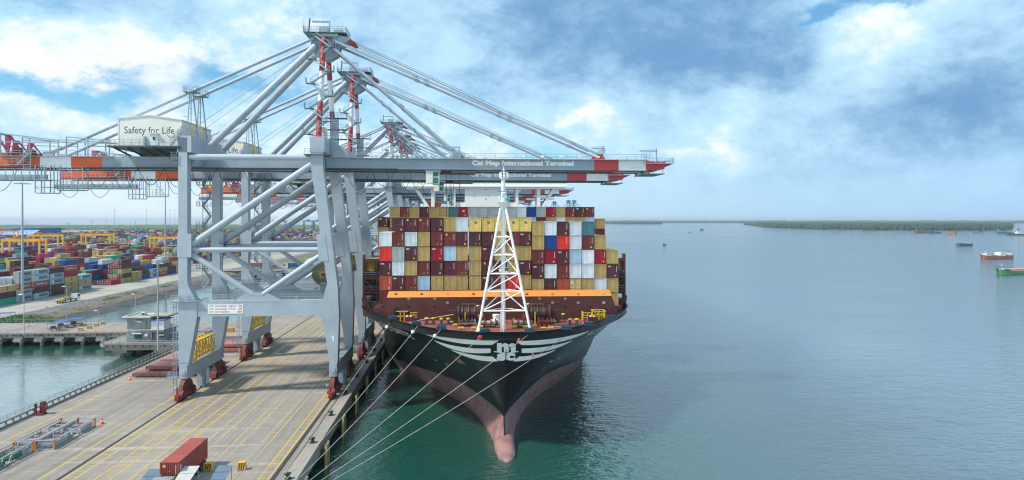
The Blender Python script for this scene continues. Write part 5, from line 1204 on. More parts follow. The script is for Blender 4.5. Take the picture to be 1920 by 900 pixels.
# ---- the taller bay behind
G2 = 'containers stowed in the taller bay behind'
BB = ['Y', 'Bd', 'Y', 'Mp', 'Y', 'Y', 'T', 'C45w', 'G', 'G', 'G', 'G', 'G', 'W', 'U', 'G', 'Cc', 'Y', 'Bc', 'Mtex', 'Bo']
for i, cm in enumerate(BB):
    x = XA(740.3 + 18.28 * i, 175)
    for k, (c, mk) in enumerate(((cm[0], cm[1:]), (('L', 'Y', 'Y', 'W', 'Y', 'B')[(i * 5 + 2) % 6], ''))):
        container(c, x, 175 + 6.1, 40.72 - 2.62 * k, 12.19, 2.59, f"{CCOL[c][0]} container{MARKW.get(mk, '')}, {('topmost', 'second')[k]} tier, {ORD[i + 1]} column from the quay, rear bay", G2, mk)
for px, z0, cs, w in ((718, 38.1, ('Mtex', 'Y', 'Yy'), 'quayside'), (1125.5, 37.7, ('Y', 'M', 'Y'), 'seaward')):
    for k, cm in enumerate(cs): container(cm[0], XA(px, 175), 181.1, z0 - 2.62 * k, 12.19, 2.59, f"{CCOL[cm[0]][0]} container, {('topmost', 'middle', 'lower')[k]} of the outermost {w} column, taller rear bay", G2, cm[1:])
for k, (xs, w) in enumerate((((-20.6, -18.0), 'quayside'), ((33.0, 35.5), 'seaward'))):
    for j, x in enumerate(xs):
        for ti, c in enumerate(('Y', 'M', 'D')): container(c, x, 153.2 + 6.1, 28.6 - 2.7 * ti, 12.19, 2.59, f"{CCOL[c][0]} container, {('upper', 'middle', 'lower')[ti]}, {('outer', 'inner')[j if k == 0 else 1 - j]} column behind the {w} lashing bridge", 'containers low behind the lashing bridges')

# ---- the container yard
GY1 = 'containers stacked along the yard road'
SLOTS = [(286, 12.2, 'G. G. Uring', 'first'), (298.6, 12.2, 'Aband Dband Ymsc', 'second'), (312.5, 9.0, 'Smaersk Smaersk Hsud Smaersk Smaersk', 'third'), (323.2, 11.0, 'Gmaersk D. Hsud Gmaersk Smaersk', 'fourth'),
         (335.0, 11.2, 'Dband Dband Smaersk Smaersk D.', 'fifth'), (347.0, 11.2, 'Ymsc Ymsc Ymsc C. Hsud', 'sixth'), (359.0, 12.0, 'Smaersk Ymsc Smaersk', 'seventh'), (390.5, 11.0, 'C.', 'eighth'),
         (402.3, 11.4, 'Ymsc Dband Ymsc D. D.', 'ninth'), (414.5, 12.0, 'Ymsc Ymsc', 'tenth'), (427.5, 9.0, 'U. D.', 'eleventh'), (438, 12.2, 'Smaersk Smaersk', 'twelfth'), (451, 11.5, 'Hsud Ymsc D.', 'thirteenth'), (463.5, 12.2, 'U. D.', 'fourteenth'), (476.5, 12.2, 'Smaersk Ymsc', 'fifteenth')]
LEVEL = ['lowest', 'second level', 'third level', 'fourth level', 'topmost']
SIDEW = {'maersk': 'with dark side lettering', 'sud': 'with white side lettering', 'msc': 'with a dark round emblem', 'ring': 'with a white ring emblem', 'band': 'with a white end code', '': 'with plain sides'}
n_ind = 0
for y0, L, st, nm in SLOTS:
    for k, cm in enumerate(st.split()):
        c, sd = cm[0], cm[1:].strip('.')
        lev = 'only box' if len(st.split()) == 1 else LEVEL[k]
        container(c, -193.2 - CW / 2, y0 + L / 2, 4.0 + 2.66 * k, L, 2.62, f"{CCOL[c][0]} container {SIDEW[sd]}, {lev} in the {nm} yard-road stack", GY1, 'door', sd, True); n_ind += 1
WEIGHT = 'MMMMMDDDDDBBBBYYYYYYCCPUUULTAWGSHON'
yr = random.Random(21)
GY2 = 'containers in the rows behind the yard road'
ROWN = ['second', 'third', 'fourth', 'fifth', 'sixth', 'seventh']
BACKH = {0: 3, 1: 2, 2: 4, 3: 4, 4: 4, 5: 4, 6: 2, 7: 1, 8: 4, 9: 3, 10: 4, 11: 3, 12: 5, 13: 2, 14: 3}
stuff = []
for si, (y0, L, st, nm) in enumerate(SLOTS):
    for r in range(1, 7):
        h = max(1, BACKH[si] + yr.choice((-1, -1, 0, 0, 1))) if si != 7 else (1 if r < 4 else 3)
        if si == 2: h = 4 if r < 5 else 3
        for k in range(min(5, h)):
            c = 'S' if si == 2 and r < 4 else yr.choice(WEIGHT)
            x, y, z = -193.2 - CW / 2 - 2.62 * r, y0 + L / 2 + (0 if si != 2 else -.4), 4.0 + 2.66 * k
            if r <= 2 and n_ind < 138: container(c, x, y, z, L, 2.62, f"{CCOL[c][0]} container, {LEVEL[k] if k < h - 1 else 'top'} of the {nm} stack, {ROWN[r - 1]} row back from the yard road", GY2, 'door'); n_ind += 1
            else: stuff.append((c, x, y, z, L, 2.62))
def inview(x, y, z, lo=-90, hi=760):
    d = y * CY + x * SY; r = x * CY - y * SY
    return d > 1 and lo < 960 + FPX * r / d < hi
bx = -193.2 - 2.62 * 7 - 9.5
for blk in range(24):
    cols = 6; lane = 9.5 if blk % 2 else 5.0
    y = 292
    while y < 1650:
        gap = yr.random() < (.10 if y < 700 else .06)
        base = yr.choice((1, 2, 3, 3, 4, 4, 5)); fav = yr.choice(WEIGHT)
        L = 12.19 if yr.random() < .8 else 6.06
        for cI in range(cols):
            x = bx - CW / 2 - 2.62 * cI
            if not inview(x, y, 4) or gap: continue
            h = max(0, min(5, base + yr.choice((-2, -1, 0, 0, 0, 1))))
            for k in range(h): stuff.append((fav if yr.random() < .42 else yr.choice(WEIGHT), x, y + L / 2, 4.0 + 2.66 * k, L, 2.62))
        y += L + (.5 if int(y) % 90 > 14 else 9)
    bx -= 2.62 * cols + lane
for i in range(1500):                                               # the farther end of the yard, beyond the pond
    y = yr.uniform(820, 1600); x = -84 - yr.uniform(10, 110) * y / 800
    if inview(x, y, 4):
        h = yr.choice((2, 3, 4, 5)); 
        for k in range(h): stuff.append((yr.choice(WEIGHT), round(x / 2.62) * 2.62, round(y / 12.7) * 12.7, 4 + 2.66 * k, 12.19, 2.62))
seen = set(); keys = list(CCOL); b = MB(); V0, F0, M0 = [], [], []
for c, x, y, z, L, H in stuff:
    kk = (round(x, 1), round(y, 1), round(z, 1))
    if kk in seen: continue
    seen.add(kk); o = len(V0); w = CW / 2
    V0 += [(x - w, y - L / 2, z), (x + w, y - L / 2, z), (x + w, y + L / 2, z), (x - w, y + L / 2, z), (x - w, y - L / 2, z + H), (x + w, y - L / 2, z + H), (x + w, y + L / 2, z + H), (x - w, y + L / 2, z + H)]
    F0 += [(o + 4, o + 5, o + 6, o + 7), (o, o + 1, o + 5, o + 4), (o + 1, o + 2, o + 6, o + 5), (o + 3, o, o + 4, o + 7)]; M0 += [keys.index(c)] * 4
me = bpy.data.meshes.new('stacked_containers'); me.from_pydata(V0, [], F0)
for c in keys: me.materials.append(mat('yard_' + CCOL[c][0].replace(' ', '_'), lin(CCOL[c][1]), .6, .22, .12))
me.polygons.foreach_set('material_index', M0); me.update()
o = bpy.data.objects.new('stacked_containers', me); COL.objects.link(o); o['kind'] = 'stuff'; o['label'] = 'coloured containers stacked by the hundred across the far yard'
print('yard individuals', n_ind, 'stuff', len(seen))

# ---- yard gantries
def yard_gantry(px0, px1, ytop, dist, label):
    d0 = 4.0; h = 25.0
    X0 = XA(px0, dist); X1 = XA(px1, dist); zt_ = ZA((px0 + px1) / 2, ytop, dist)
    t = thing('yard_gantry', label, 'gantry crane', ((X0 + X1) / 2, dist, 4), 'yellow rubber-tyred gantries in the container yard')
    for x in (X0 + .6, X1 - .6):
        for y in (dist, dist + 8): MB().beam((x, y, 5.4), (x, y, zt_ - 1), 1.0, 1.1).build('leg', YELG, t)
        b = MB(); b.beam((x, dist - 2, 5.4), (x, dist + 10, 5.4), .9, 1.0); b.build('sill_beam', YELG, t)
        b = MB()
        for y in (dist - 1, dist + 1.4, dist + 6.6, dist + 9): b.tube((x - .4, y, 4.8), (x + .4, y, 4.8), .8, 10)
        b.build('wheel', DARK, t)
    for y in (dist, dist + 8): b = MB(); b.beam((X0, y, zt_ - .8), (X1, y, zt_ - .8), 1.1, 1.6); b.build('top_beam', YELG, t)
    b = MB(); xm = X0 + (X1 - X0) * .38; b.box(xm - 4, xm + 4, dist - .5, dist + 8.5, zt_, zt_ + .5, 0); b.box(xm - 3, xm - .5, dist + 1, dist + 6, zt_ + .5, zt_ + 2.2, 0); b.box(xm + 1, xm + 2.5, dist, dist + 2, zt_ - 4, zt_ - 1.7, 1); b.rail([(X0, dist - .6, zt_), (X1, dist - .6, zt_)], h=1.2, step=3, r=.05); b.build('trolley', [mat('trolley_orange', (0.55, 0.20, 0.04), .6, .3), CREAM], t)
YELG = mat('gantry_yellow', (0.80, 0.42, 0.035), .5, .08)
for a in ((3, 75.5, 448.5, 512, 'yellow yard gantry nearest the tall lamp mast, its span over mustard containers'), (-18, 27, 432.5, 840, 'yellow yard gantry in front of the blue warehouse roof, cut by the picture edge'), (51, 110, 440, 640, 'yellow yard gantry standing behind the nearest yellow gantry, over white containers'),
          (151.5, 207, 438.5, 690, 'yellow yard gantry in the middle of the yard over magenta and maroon containers'), (280, 342, 444.5, 600, 'yellow yard gantry beside the grey crane leg, partly hidden by it')): yard_gantry(*a)

# ================================================================ LIGHT MASTS, QUAY FURNITURE, VEHICLES
POLE = mat('galvanised_pole', (0.33, 0.38, 0.42), .45, .1)
LAMP = mat('lamp_lens', (0.85, 0.86, 0.84), .3, .02)
def tall_mast(x, y, z, h, label, heads=6, r=.42, crown=1.9):
    t = thing('light_mast', label, 'light mast', (x, y, z), 'tall light masts in the port')
    b = MB(); b.tube((x, y, z), (x, y, z + h), r, 10, 0, r * .45); b.box(x - .8, x + .8, y - .8, y + .8, z, z + .5); b.build('mast', POLE, t)
    b = MB(); b.ring((x, y, z + h - .4), (0, 0, 1), crown * .55, .09, 12, 5)
    for i in range(heads): a = 2 * pi * i / heads; b.beam((x, y, z + h - .2), (x + crown * cos(a), y + crown * sin(a), z + h - .45), .12, .12)
    b.beam((x, y, z + h), (x, y, z + h + 1.2), .06, .06); b.build('head_ring', POLE, t)
    for i in range(heads): a = 2 * pi * i / heads; c = (x + crown * cos(a), y + crown * sin(a)); MB().box(c[0] - .5, c[0] + .5, c[1] - .35, c[1] + .35, z + h - .7, z + h - .42).build('floodlight', POLE, t)
def street_lamp(px, py, ptop, label, z=4.0, arms=1):
    x, y = G(px, py, z); d = y * CY + x * SY; h = CAM_Z + (HORIZON - ptop) * d / FPX - z
    t = thing('street_lamp', label, 'street lamp', (x, y, z), 'lamp posts along the quay and trestle')
    b = MB(); b.tube((x, y, z), (x, y, z + h), .16 if h < 20 else .26, 8, 0, .08 if h < 20 else .16); b.build('post', POLE, t)
    for k in range(arms): s_ = -1 if k == 0 else 1; b = MB(); b.beam((x, y, z + h), (x + s_ * 1.7, y, z + h + .15), .09, .09, 0); b.box(x + s_ * 1.0 - .45, x + s_ * 1.0 + .55, y - .3, y + .3, z + h - .1, z + h + .12, 1); b.build('lamp_head', [POLE, LAMP], t)
for px, py, pt, lab in ((42, 568, 342, 'tallest light mast, rising beside the grey lettered containers at the yard road'), (310, 515, 364, 'tall light mast by the yard road, close to the grey crane leg')):
    x, y = G(px, py, 4); d = y * CY + x * SY; tall_mast(x, y, 4, CAM_Z + (HORIZON - pt) * d / FPX - 4, lab, 8, .62, 2.6)
for px, pt, dist, lab in ((49, 414.5, 1100, 'thin mast with a mushroom head above the blue warehouse'), (128, 418, 900, 'mushroom-headed mast above maroon stacks'), (171, 413, 1150, 'mushroom-headed mast against the green shore'), (254, 414, 1250, 'mushroom-headed mast above the far end of the yard'),
                          (199, 405, 1400, 'bare thin mast without lamps against the sky'), (215, 393, 1000, 'slim far light mast in the middle of the yard'), (275, 394, 1080, 'slim far light mast near the crane leg'), (242, 422, 640, 'slim light mast above pale containers'), (319, 394, 1150, 'first of two slim masts close together by the crane leg'), (328, 394, 1180, 'second of two slim masts close together by the crane leg')):
    x, z = V(px, pt, dist); tall_mast(x, dist, 4, z - 4, lab, 6 if pt > 412 else 4, .42 if pt < 412 else .55, 3.2 if pt > 412 else 1.4)
street_lamp(296, 657, 494, 'double-headed lamp post at the landward edge of the quay by the grey hut', arms=2)
street_lamp(45, 628, 552, 'lamp post on the trestle edge below the tall mast'); street_lamp(125, 602, 537, 'lamp post by the river bank near the loaded truck'); street_lamp(254, 586, 551, 'lamp post with a white head over the pond'); street_lamp(312, 597, 530, 'thin lamp post behind the grey hut'); street_lamp(185, 606, 582, 'short lamp post on the trestle near the orange blocks')

# landward parapet with its rail
t = thing('quay_parapet', 'low concrete parapet with a pipe handrail along the landward quay edge', 'parapet', (-79.2, 60, 4))
b = MB(); b.box(-79.75, -79.15, 60, 224, 4.0, 4.25, 0); b.box(-79.65, -79.35, 60, 224, 4.8, 5.05, 0)
y = 60.5
while y < 224: b.box(-79.62, -79.38, y, y + .35, 4.25, 4.8, 0); y += 1.95
b.build('wall', EDGEC, t)
b = MB(); b.rail([(-79.8, 60, 5.0), (-79.8, 224, 5.0)], h=.75, step=2.0, r=.035, mids=(.5,)); b.build('handrail', GREY2, t)
structure(MB().box(-78.9, -78.3, 60, 224, 4.0, 4.07).build('cable_trench_cover', mat('trench_cover', (0.13, 0.16, 0.15), .7, .3, 1.5)))

# bollards and fenders of the quay edge
BOLL = mat('bollard_black', (0.02, 0.022, 0.024), .5, .2)
FENDP = mat('fender_panel', (0.20, 0.17, 0.10), .7, .3, .8)
FENDY = mat('fender_edge_yellow', (0.45, 0.34, 0.10), .7, .25, .8)
b = MB(); b.tube((0, 0, 0), (0, 0, .55), .30, 12, 0, .24); b.tube((0, 0, .55), (0, 0, .8), .34, 12, 0, .46); b.box(-.55, .1, -.2, .2, .5, .82); b.tube((0, 0, -.02), (0, 0, .06), .55, 12)
bo = None; nearb = [None, 'quay bollard nearest the bottom of the picture beside the cable slot', 'second quay bollard, between the first two fenders', 'third quay bollard, just ahead of the nearest crane wheels', 'fourth quay bollard, beside the nearest crane leg', 'fifth quay bollard, between the first two cranes', 'sixth quay bollard, just behind the wheels of the second crane']
for i in range(14):
    y = 96.8 + 15.45 * i; lab = nearb[i] if i < 7 and nearb[i] else ('black quay bollard below the picture near the mooring ropes' if i == 0 else f"{ORD[i]} black bollard along the quay edge beside the ship hull")
    if bo is None: bo = tag(b.build('quay_bollard', BOLL, None, (0, 0, 0)), lab, 'bollard', 'mooring bollards on the quay edge'); bo.location = (-24.2, y, QZ + .014)
    else: c = bo.copy(); COL.objects.link(c); c.location = (-24.2, y, QZ + .014); c['label'] = lab
f0 = None
for i in range(13):
    y = 97.3 + 15.6 * i; lab = f"{ORD[i + 1]} tall fender panel below the quay edge, counted from the camera"
    if f0 is None:
        f0 = thing('quay_fender', lab, 'fender', (-23.0, y, 2.0), 'fenders under the quay edge'); ORGf = Vector((-23, y, 2))
        b = MB(); b.box(-22.15, -21.85, y - 1.0, y + 1.0, -.6, 3.6, 0); b.build('panel', FENDP, f0)
        b = MB(); b.box(-22.2, -21.82, y - 1.12, y - .98, -.6, 3.7, 0); b.box(-22.2, -21.82, y + .98, y + 1.12, -.6, 3.7, 0); b.build('edge_strip', FENDY, f0)
        b = MB(); b.tube((-23.0, y, 2.0), (-22.15, y, 2.0), .75, 14, 0, .5); b.path([(-23, y - 1.2, 3.0), (-22.5, y - 1.0, 2.6), (-22.1, y - .8, 3.3)], .05, 5); b.path([(-23, y + 1.2, 3.0), (-22.5, y + 1.0, 2.6), (-22.1, y + .8, 3.3)], .05, 5); b.build('rubber_cone', BOLL, f0)
    else: copy_tree(f0, (-23.0, y, 2.0), label=lab)

# red quick-release hook by the parapet, cones, chevron blocks
x, y = G(77, 777, 4); t = thing('mooring_hook', 'red mooring hook pedestal standing at the landward parapet', 'mooring hook', (x, y, 4))
b = MB(); b.box(x - .9, x + .7, y - .9, y + .7, 4, 4.25); b.box(x - .1, x + .55, y - .2, y + .6, 4.2, 6.3); b.build('pedestal', BOGIE, t)
b = MB(); b.beam((x - .7, y - .4, 4.2), (x - .7, y - .4, 6.0), .28, .28); b.beam((x - .9, y - .6, 5.9), (x - .4, y - .4, 6.0), .2, .3); b.beam((x + .5, y, 5.6), (x + 1.2, y - .2, 5.2), .3, .5); b.build('hook', BOGIE, t)
CONE = mat('cone_orange', (0.72, 0.10, 0.03), .6, .1)
for px, py, lab in ((191, 795, 'orange traffic cone on open concrete beside the cargo racks'), (243, 713, 'orange traffic cone by the yellow line near the red hatch covers'), (53.5, 612, 'small orange cone on the trestle'), (87, 577, 'small orange cone on the yard road')):
    x, y = G(px, py, 4); t = thing('traffic_cone', lab, 'traffic cone', (x, y, 4), 'orange traffic cones'); s_ = 1.3
    b = MB(); b.tube((x, y, 4.05), (x, y, 4.05 + .75 * s_), .24 * s_, 12, 0, .05 * s_); b.box(x - .3 * s_, x + .3 * s_, y - .3 * s_, y + .3 * s_, 4, 4.05); b.build('body', CONE, t); b = MB(); b.tube((x, y, 4 + .32 * s_), (x, y, 4 + .50 * s_), .178 * s_, 12, 0, .128 * s_); b.build('band', WHITE, t)
CHEV = mat('chevron_yellow', (0.72, 0.40, 0.05), .6, .15, 1.0); CHEVB = mat('chevron_black', (0.05, 0.03, 0.02), .6, .2)
def barrier_block(x, y, z, w, h, lab, rz=0):
    t = thing('barrier_block', lab, 'barrier', (x, y, z), 'painted barrier blocks'); b = MB(); b.prism([(x - w / 2, z + .12), (x + w / 2, z + .12), (x + w * .42, z + h), (x - w * .42, z + h)], 'y', y - w * .35, y + w * .35); b.build('body', CHEV, t)
    b = MB()
    for k in (-.36, -.10, .16): b.add([(x + w * k, y - w * .35 - .01, z + .16), (x + w * (k + .12), y - w * .35 - .01, z + .16), (x + w * (k + .28), y - w * .35 - .01, z + h - .04), (x + w * (k + .16), y - w * .35 - .01, z + h - .04)], [(0, 1, 2, 3)])
    b.build('chevron', CHEVB, t); b = MB(); b.box(x - w * .42, x + w * .42, y - w * .3, y + w * .3, z, z + .12); b.build('base', GREY2, t); t.rotation_euler.z = rz
x, y = G(391, 882.5, 4); barrier_block(x, y, 4, 1.25, 1.15, 'yellow and black barrier block beside the red container trailer')
x, y = G(453.5, 880.5, 4); barrier_block(x, y, 4, 1.2, 1.15, 'yellow and black barrier block alone on the lane markings', .1)
for px, py, lab in ((151, 620, 'orange barrier block on the trestle nearest the blue stall'), (167.5, 616, 'second orange barrier block from the blue stall on the trestle'), (181, 611.5, 'third orange barrier block from the blue stall on the trestle'), (193, 608, 'fourth orange barrier block from the blue stall, nearest the lamp post')):
    x, y = G(px, py, 4); barrier_block(x, y, 4, 1.3, 1.0, lab)

# cargo racks with bins of lashing gear
BINS = [mat('bin_grey', (0.36, 0.39, 0.42), .55, .15), mat('bin_green', (0.03, 0.17, 0.11), .55, .2)]; GEAR = mat('lashing_gear', (0.30, 0.13, 0.16), .7, .5, 3.0); ALU = mat('rack_aluminium', (0.38, 0.40, 0.42), .4, .1); CORNER = mat('rack_corner_orange', (0.62, 0.22, 0.06), .6, .2)
def rack(x, y, L, lab, green):
    t = thing('cargo_rack', lab, 'rack', (x, y, 4), 'lashing gear racks on the quay'); w = 1.42
    b = MB()
    for sx in (-1, 1):
        b.beam((x + sx * w, y, 4.12), (x + sx * w, y + L, 4.12), .16, .2, 0); b.beam((x + sx * w, y, 5.45), (x + sx * w, y + L, 5.45), .14, .14, 0)
        for yy in (y + .1, y + L - .1): b.box(x + sx * w - .13, x + sx * w + .13, yy - .13, yy + .13, 4, 5.6, 1 if sx < 0 or yy < y + 1 else 1)
        for yy in (y + L * .36, y + L * .52): b.beam((x + sx * w, yy, 4.2), (x + sx * w, yy + .9, 5.4), .08, .08, 0); b.beam((x + sx * w, yy + .9, 4.2), (x + sx * w, yy, 5.4), .08, .08, 0)
    for yy in (y, y + L): b.beam((x - w, yy, 5.5), (x + w, yy, 5.5), .14, .14, 0); b.beam((x - w, yy, 4.12), (x + w, yy, 4.12), .14, .18, 0)
    for k in range(3): b.beam((x - w + k * w * .66, y, 4.15), (x - w + (k + 1) * w * .66, y, 5.45) if k % 2 else (x - w + (k + .9) * w * .66, y, 5.4), .07, .07, 0)
    b.build('frame', [ALU, CORNER], t)
    rr = random.Random(int(x * 10)); n = 6
    for i in range(n):
        if i == 3: continue
        y0, y1 = y + .35 + (L - .7) * i / n, y + .35 + (L - .7) * (i + 1) / n - .12; b = MB(); z1 = 5.05
        b.box(x - w + .18, x + w - .18, y0, y1, 4.25, 4.4, 0)
        for a in ((x - w + .18, x - w + .24, y0, y1), (x + w - .24, x + w - .18, y0, y1), (x - w + .24, x + w - .24, y0, y0 + .06), (x - w + .24, x + w - .24, y1 - .06, y1)): b.box(*a, 4.4, z1, 0)
        b.box(x - w + .24, x + w - .24, y0 + .06, y1 - .06, 4.5, 4.85, 1)
        for _ in range(16): px_, py_ = x + rr.uniform(-1.05, 1.05), rr.uniform(y0 + .3, y1 - .3); a = rr.uniform(0, 6.3); b.beam((px_ - .4 * cos(a), py_ - .4 * sin(a), 4.9), (px_ + .4 * cos(a), py_ + .4 * sin(a), 5.0), .08, .12, rr.choice((1, 2, 3)))
        b.build('gear_bin', [BINS[1] if (green and i < 5) else BINS[0], GEAR, BOGIE, GREY2], t)
xA, yA = G(101, 843.5, 4)
rack(xA - 1.45, yA, 12.0, 'grey lashing rack nearest the yellow line, its orange corner posts facing the camera', False)
rack(xA - 4.5, yA + .3, 12.2, 'grey lashing rack lying alongside on the parapet side', False)
rack(xA - 4.2, yA - 12.6, 12.0, 'rack with green bins at the edge of the picture', True)

# hatch covers stacked on the quay
HATCH = mat('hatch_red', (0.32, 0.125, 0.105), .6, .15, .3, .15)
def hatch(x0, x1, y0, y1, z, lab):
    t = thing('hatch_cover', lab, 'hatch cover', ((x0 + x1) / 2, (y0 + y1) / 2, z), 'hatch covers stacked on the quay'); b = MB(); b.box(x0, x1, y0, y1, z + .25, z + .95, 0); b.box(x0 + .4, x1 - .4, y0 + .4, y1 - .4, z, z + .25, 0)
    n = 7
    for i in range(n + 1): xx = x0 + (x1 - x0) * i / n; b.box(xx - .08, xx + .08, y0 - .1, y0, z + .1, z + .9, 0)
    b.box(x0 + .3, x1 - .3, y0 + (y1 - y0) * .48, y0 + (y1 - y0) * .5, z + .95, z + .98, 1)
    b.build('panel', [HATCH, BOGIE], t); b = MB()
    for xx in (x0 + .6, (x0 + x1) / 2, x1 - .6):
        for yy in (y0 + .5, (y0 + y1) / 2, y1 - .6): b.box(xx - .28, xx + .28, yy - .2, yy + .2, z + .95, z + 1.12)
    b.build('locating_pad', CORNER, t)
hatch(-75.2, -61.5, 161.6, 175.5, 4, 'dull red hatch cover lying on the quay at the bottom of the nearer pile'); hatch(-73.2, -60.3, 163.8, 177.5, 5.13, 'upper hatch cover of the nearer pile, set back on the lower one'); hatch(-71, -60.0, 190, 203, 4, 'lower hatch cover of the farther pile behind the crane leg'); hatch(-70, -59.2, 191, 204, 5.13, 'upper hatch cover of the farther pile behind the crane leg')

# trailer with a red container, standing on the lanes
x0, y0_ = G(298.5, 867.5, 8.0); x1, y1_ = G(336.5, 866.5, 8.0); xb, yb = G(389, 820.5, 8.0)
cxx, L = (x0 + x1) / 2, max(6.06, min(12.19, yb - y0_))
t = thing('semi_trailer', 'dark truck and skeletal trailer carrying the red container on the lanes', 'truck', (cxx, y0_, 4))
b = MB()
for sx in (-.5, .5): b.beam((cxx + sx, y0_ - .5, 5.05), (cxx + sx, y0_ + L, 5.05), .16, .35)
for k in range(5): b.beam((cxx - 1.2, y0_ + .2 + (L - .4) * k / 4, 5.12), (cxx + 1.2, y0_ + .2 + (L - .4) * k / 4, 5.12), .18, .18)
b.box(cxx + 1.0, cxx + 1.2, y0_ + L * .55, y0_ + L * .95, 4.75, 5.0); b.build('chassis', DARK, t)
def wheel(x, y, r=.5, side=1): b = MB(); b.tube((x, y, 4 + r), (x + side * .55, y, 4 + r), r, 16, 0); b.tube((x + side * .555, y, 4 + r), (x + side * .56, y, 4 + r), r * .55, 12, 1); return b.build('wheel', [BOLL, GREY2], t)
for k in (.62, .76, .90):
    for sd in (-1, 1): wheel(cxx + sd * .68, y0_ + L * k, .5, sd)
b = MB(); b.box(cxx - 1.2, cxx + 1.2, y0_ - 3.6, y0_ - 1.2, 4.7, 6.6, 0); b.box(cxx - 1.1, cxx + 1.1, y0_ - 3.64, y0_ - 3.58, 5.6, 6.4, 1); b.box(cxx - .9, cxx + .9, y0_ - 4.0, y0_ + 1.4, 4.5, 4.9, 2); b.build('cab', [mat('cab_grey', (0.25, 0.26, 0.26), .5), DARK, DARK], t)
for yy in (y0_ - 2.9, y0_ + .3):
    for sd in (-1, 1): wheel(cxx + sd * .62, yy, .5, sd)
b = MB()
for sd in (-1, 1): b.box(cxx + sd * 1.05 - .1, cxx + sd * 1.05 + .1, y0_ + L - .05, y0_ + L + .02, 4.9, 5.1)
b.build('tail_light', RED, t)
container('H', cxx, y0_ + L / 2, 5.22, round(L, 2), 2.78, 'weathered red container standing on the trailer at the bottom of the picture', None, 'o', 'band', True)
# shelters with tilted roofs at the lower edge
def shelter(px, py, z, w, l, col, lab, tilt=.45):
    x, y = G(px, py, z); t = thing('work_shelter', lab, 'shelter', (x, y, 4), 'small roofed shelters on the quay')
    b = MB(); b.add([(x - w / 2, y - l / 2, z - tilt), (x + w / 2, y - l / 2, z - tilt), (x + w / 2, y + l / 2, z + tilt * .6), (x - w / 2, y + l / 2, z + tilt * .6), (x - w / 2, y - l / 2, z - tilt + .07), (x + w / 2, y - l / 2, z - tilt + .07), (x + w / 2, y + l / 2, z + tilt * .6 + .07), (x - w / 2, y + l / 2, z + tilt * .6 + .07)], [(3, 2, 1, 0), (4, 5, 6, 7), (0, 1, 5, 4), (1, 2, 6, 5), (2, 3, 7, 6), (3, 0, 4, 7)], 0)
    b.beam((x - w / 2 - .02, y, z + .0), (x + w / 2 + .02, y, z + .0), .05, .10, 0); b.build('roof', col, t); b = MB()
    for sx in (-1, 1):
        for sy in (-1, 1): b.beam((x + sx * w * .45, y + sy * l * .42, 4), (x + sx * w * .45, y + sy * l * .42, z - tilt + .5 * (sy + 1) * tilt * 1.4), .08, .08)
    b.build('post', GREY2, t); b = MB(); b.box(x - w * .4, x + w * .4, y - .3, y + .3, 4.4, 4.5); b.box(x - .3, x + .3, y - .2, y + .2, 4, 4.4); b.build('bench', mat('bench_yellow', (0.6, 0.4, 0.06), .6), t)
RBLUE = mat('roof_blue_grey', (0.11, 0.165, 0.22), .5, .1); RWHITE = mat('roof_white', (0.46, 0.46, 0.42), .55, .1)
shelter(350, 888, 6.6, 2.0, 3.6, RWHITE, 'shelter with a white tilted roof beside the red container', .5); shelter(415.5, 885, 6.4, 1.9, 3.0, RBLUE, 'shelter with a blue grey tilted roof next to the barrier block', .5); shelter(284, 893, 6.4, 2.2, 3.4, RBLUE, 'shelter with a blue roof partly hidden by the red container', .5)

# ================================================================ ACCESS TRESTLE, HUT AND THINGS ON IT
def trestle(name, lab, x0, x1, y0, y1, pile_gap=6.25, fine=True):
    t = thing(name, lab, 'trestle', ((x0 + x1) / 2, y0, 4)); b = MB(); b.box(x0, x1, y0, y1, 3.2, 3.995); b.build('deck', DECKC if fine else OLDC, t)
    b = MB(); b.box(x0, x1, y0 - .25, y0 - .01, 2.6, 4.05)
    n = int((x1 - x0) / 2.1) if fine else 0
    for i in range(n): xx = x1 - 1 - 2.1 * i; b.prism([(y0 - .9, 3.9), (y0 - .26, 3.9), (y0 - .26, 2.7)], 'x', xx - .12, xx + .12)
    b.box(x0, x1, y0 - .95, y0 - .26, 3.9, 4.02); b.build('fascia', OLDC, t)
    b = MB(); b.box(x0, x1, y0 - .94, y0 - .86, 4.03, 4.28, 1); b.rail([(x0, y0 - .9, 4.02), (x1, y0 - .9, 4.02)], h=1.1, step=2.6, r=.04); b.rail([(x0, y1 - .2, 4.0), (x1, y1 - .2, 4.0)], h=1.1, step=2.6, r=.04); b.build('guardrail', [GREY2, mat('pipe_red', (.33, .16, .13), .6)], t)
    cap = MB(); cap.box(-1.3, 1.3, -.6, y1 - y0 - 1, 1.3, 3.2); cap.box(-1.2, 1.2, -1.3, -.6, 1.6, 2.3); pl = MB(); pl.tube((0, 0, -4), (0, 0, 1.3), .55, 8)
    o1 = o2 = None; xx = x1 - 4
    while xx > x0 + 2 and xx > -330:
        if o1 is None:
            o1 = cap.build('pile_cap', OLDC, t); o2 = pl.build('pile', OLDC, t)
            for o in (o1, o2):
                for v in o.data.vertices: v.co += ORG[t.name]
        else:
            o1 = o1.copy(); o2 = o2.copy()
            for o in (o1, o2): COL.objects.link(o); o.parent = t
        o1.location = Vector((xx, y0, 0)) - ORG[t.name]
        for k in range(4):
            if k: o2 = o2.copy(); COL.objects.link(o2); o2.parent = t
            o2.location = Vector((xx, y0 + 1 + k * (y1 - y0 - 3) / 3, 0)) - ORG[t.name]
        xx -= pile_gap
    return t
trestle('access_trestle', 'concrete access trestle on piles joining the yard to the quay across the green basin', -420, -79.7, 226.5, 250)
trestle('access_trestle', 'farther concrete trestle on piles seen between the crane legs', -260, -79.7, 492, 506, 9, False)
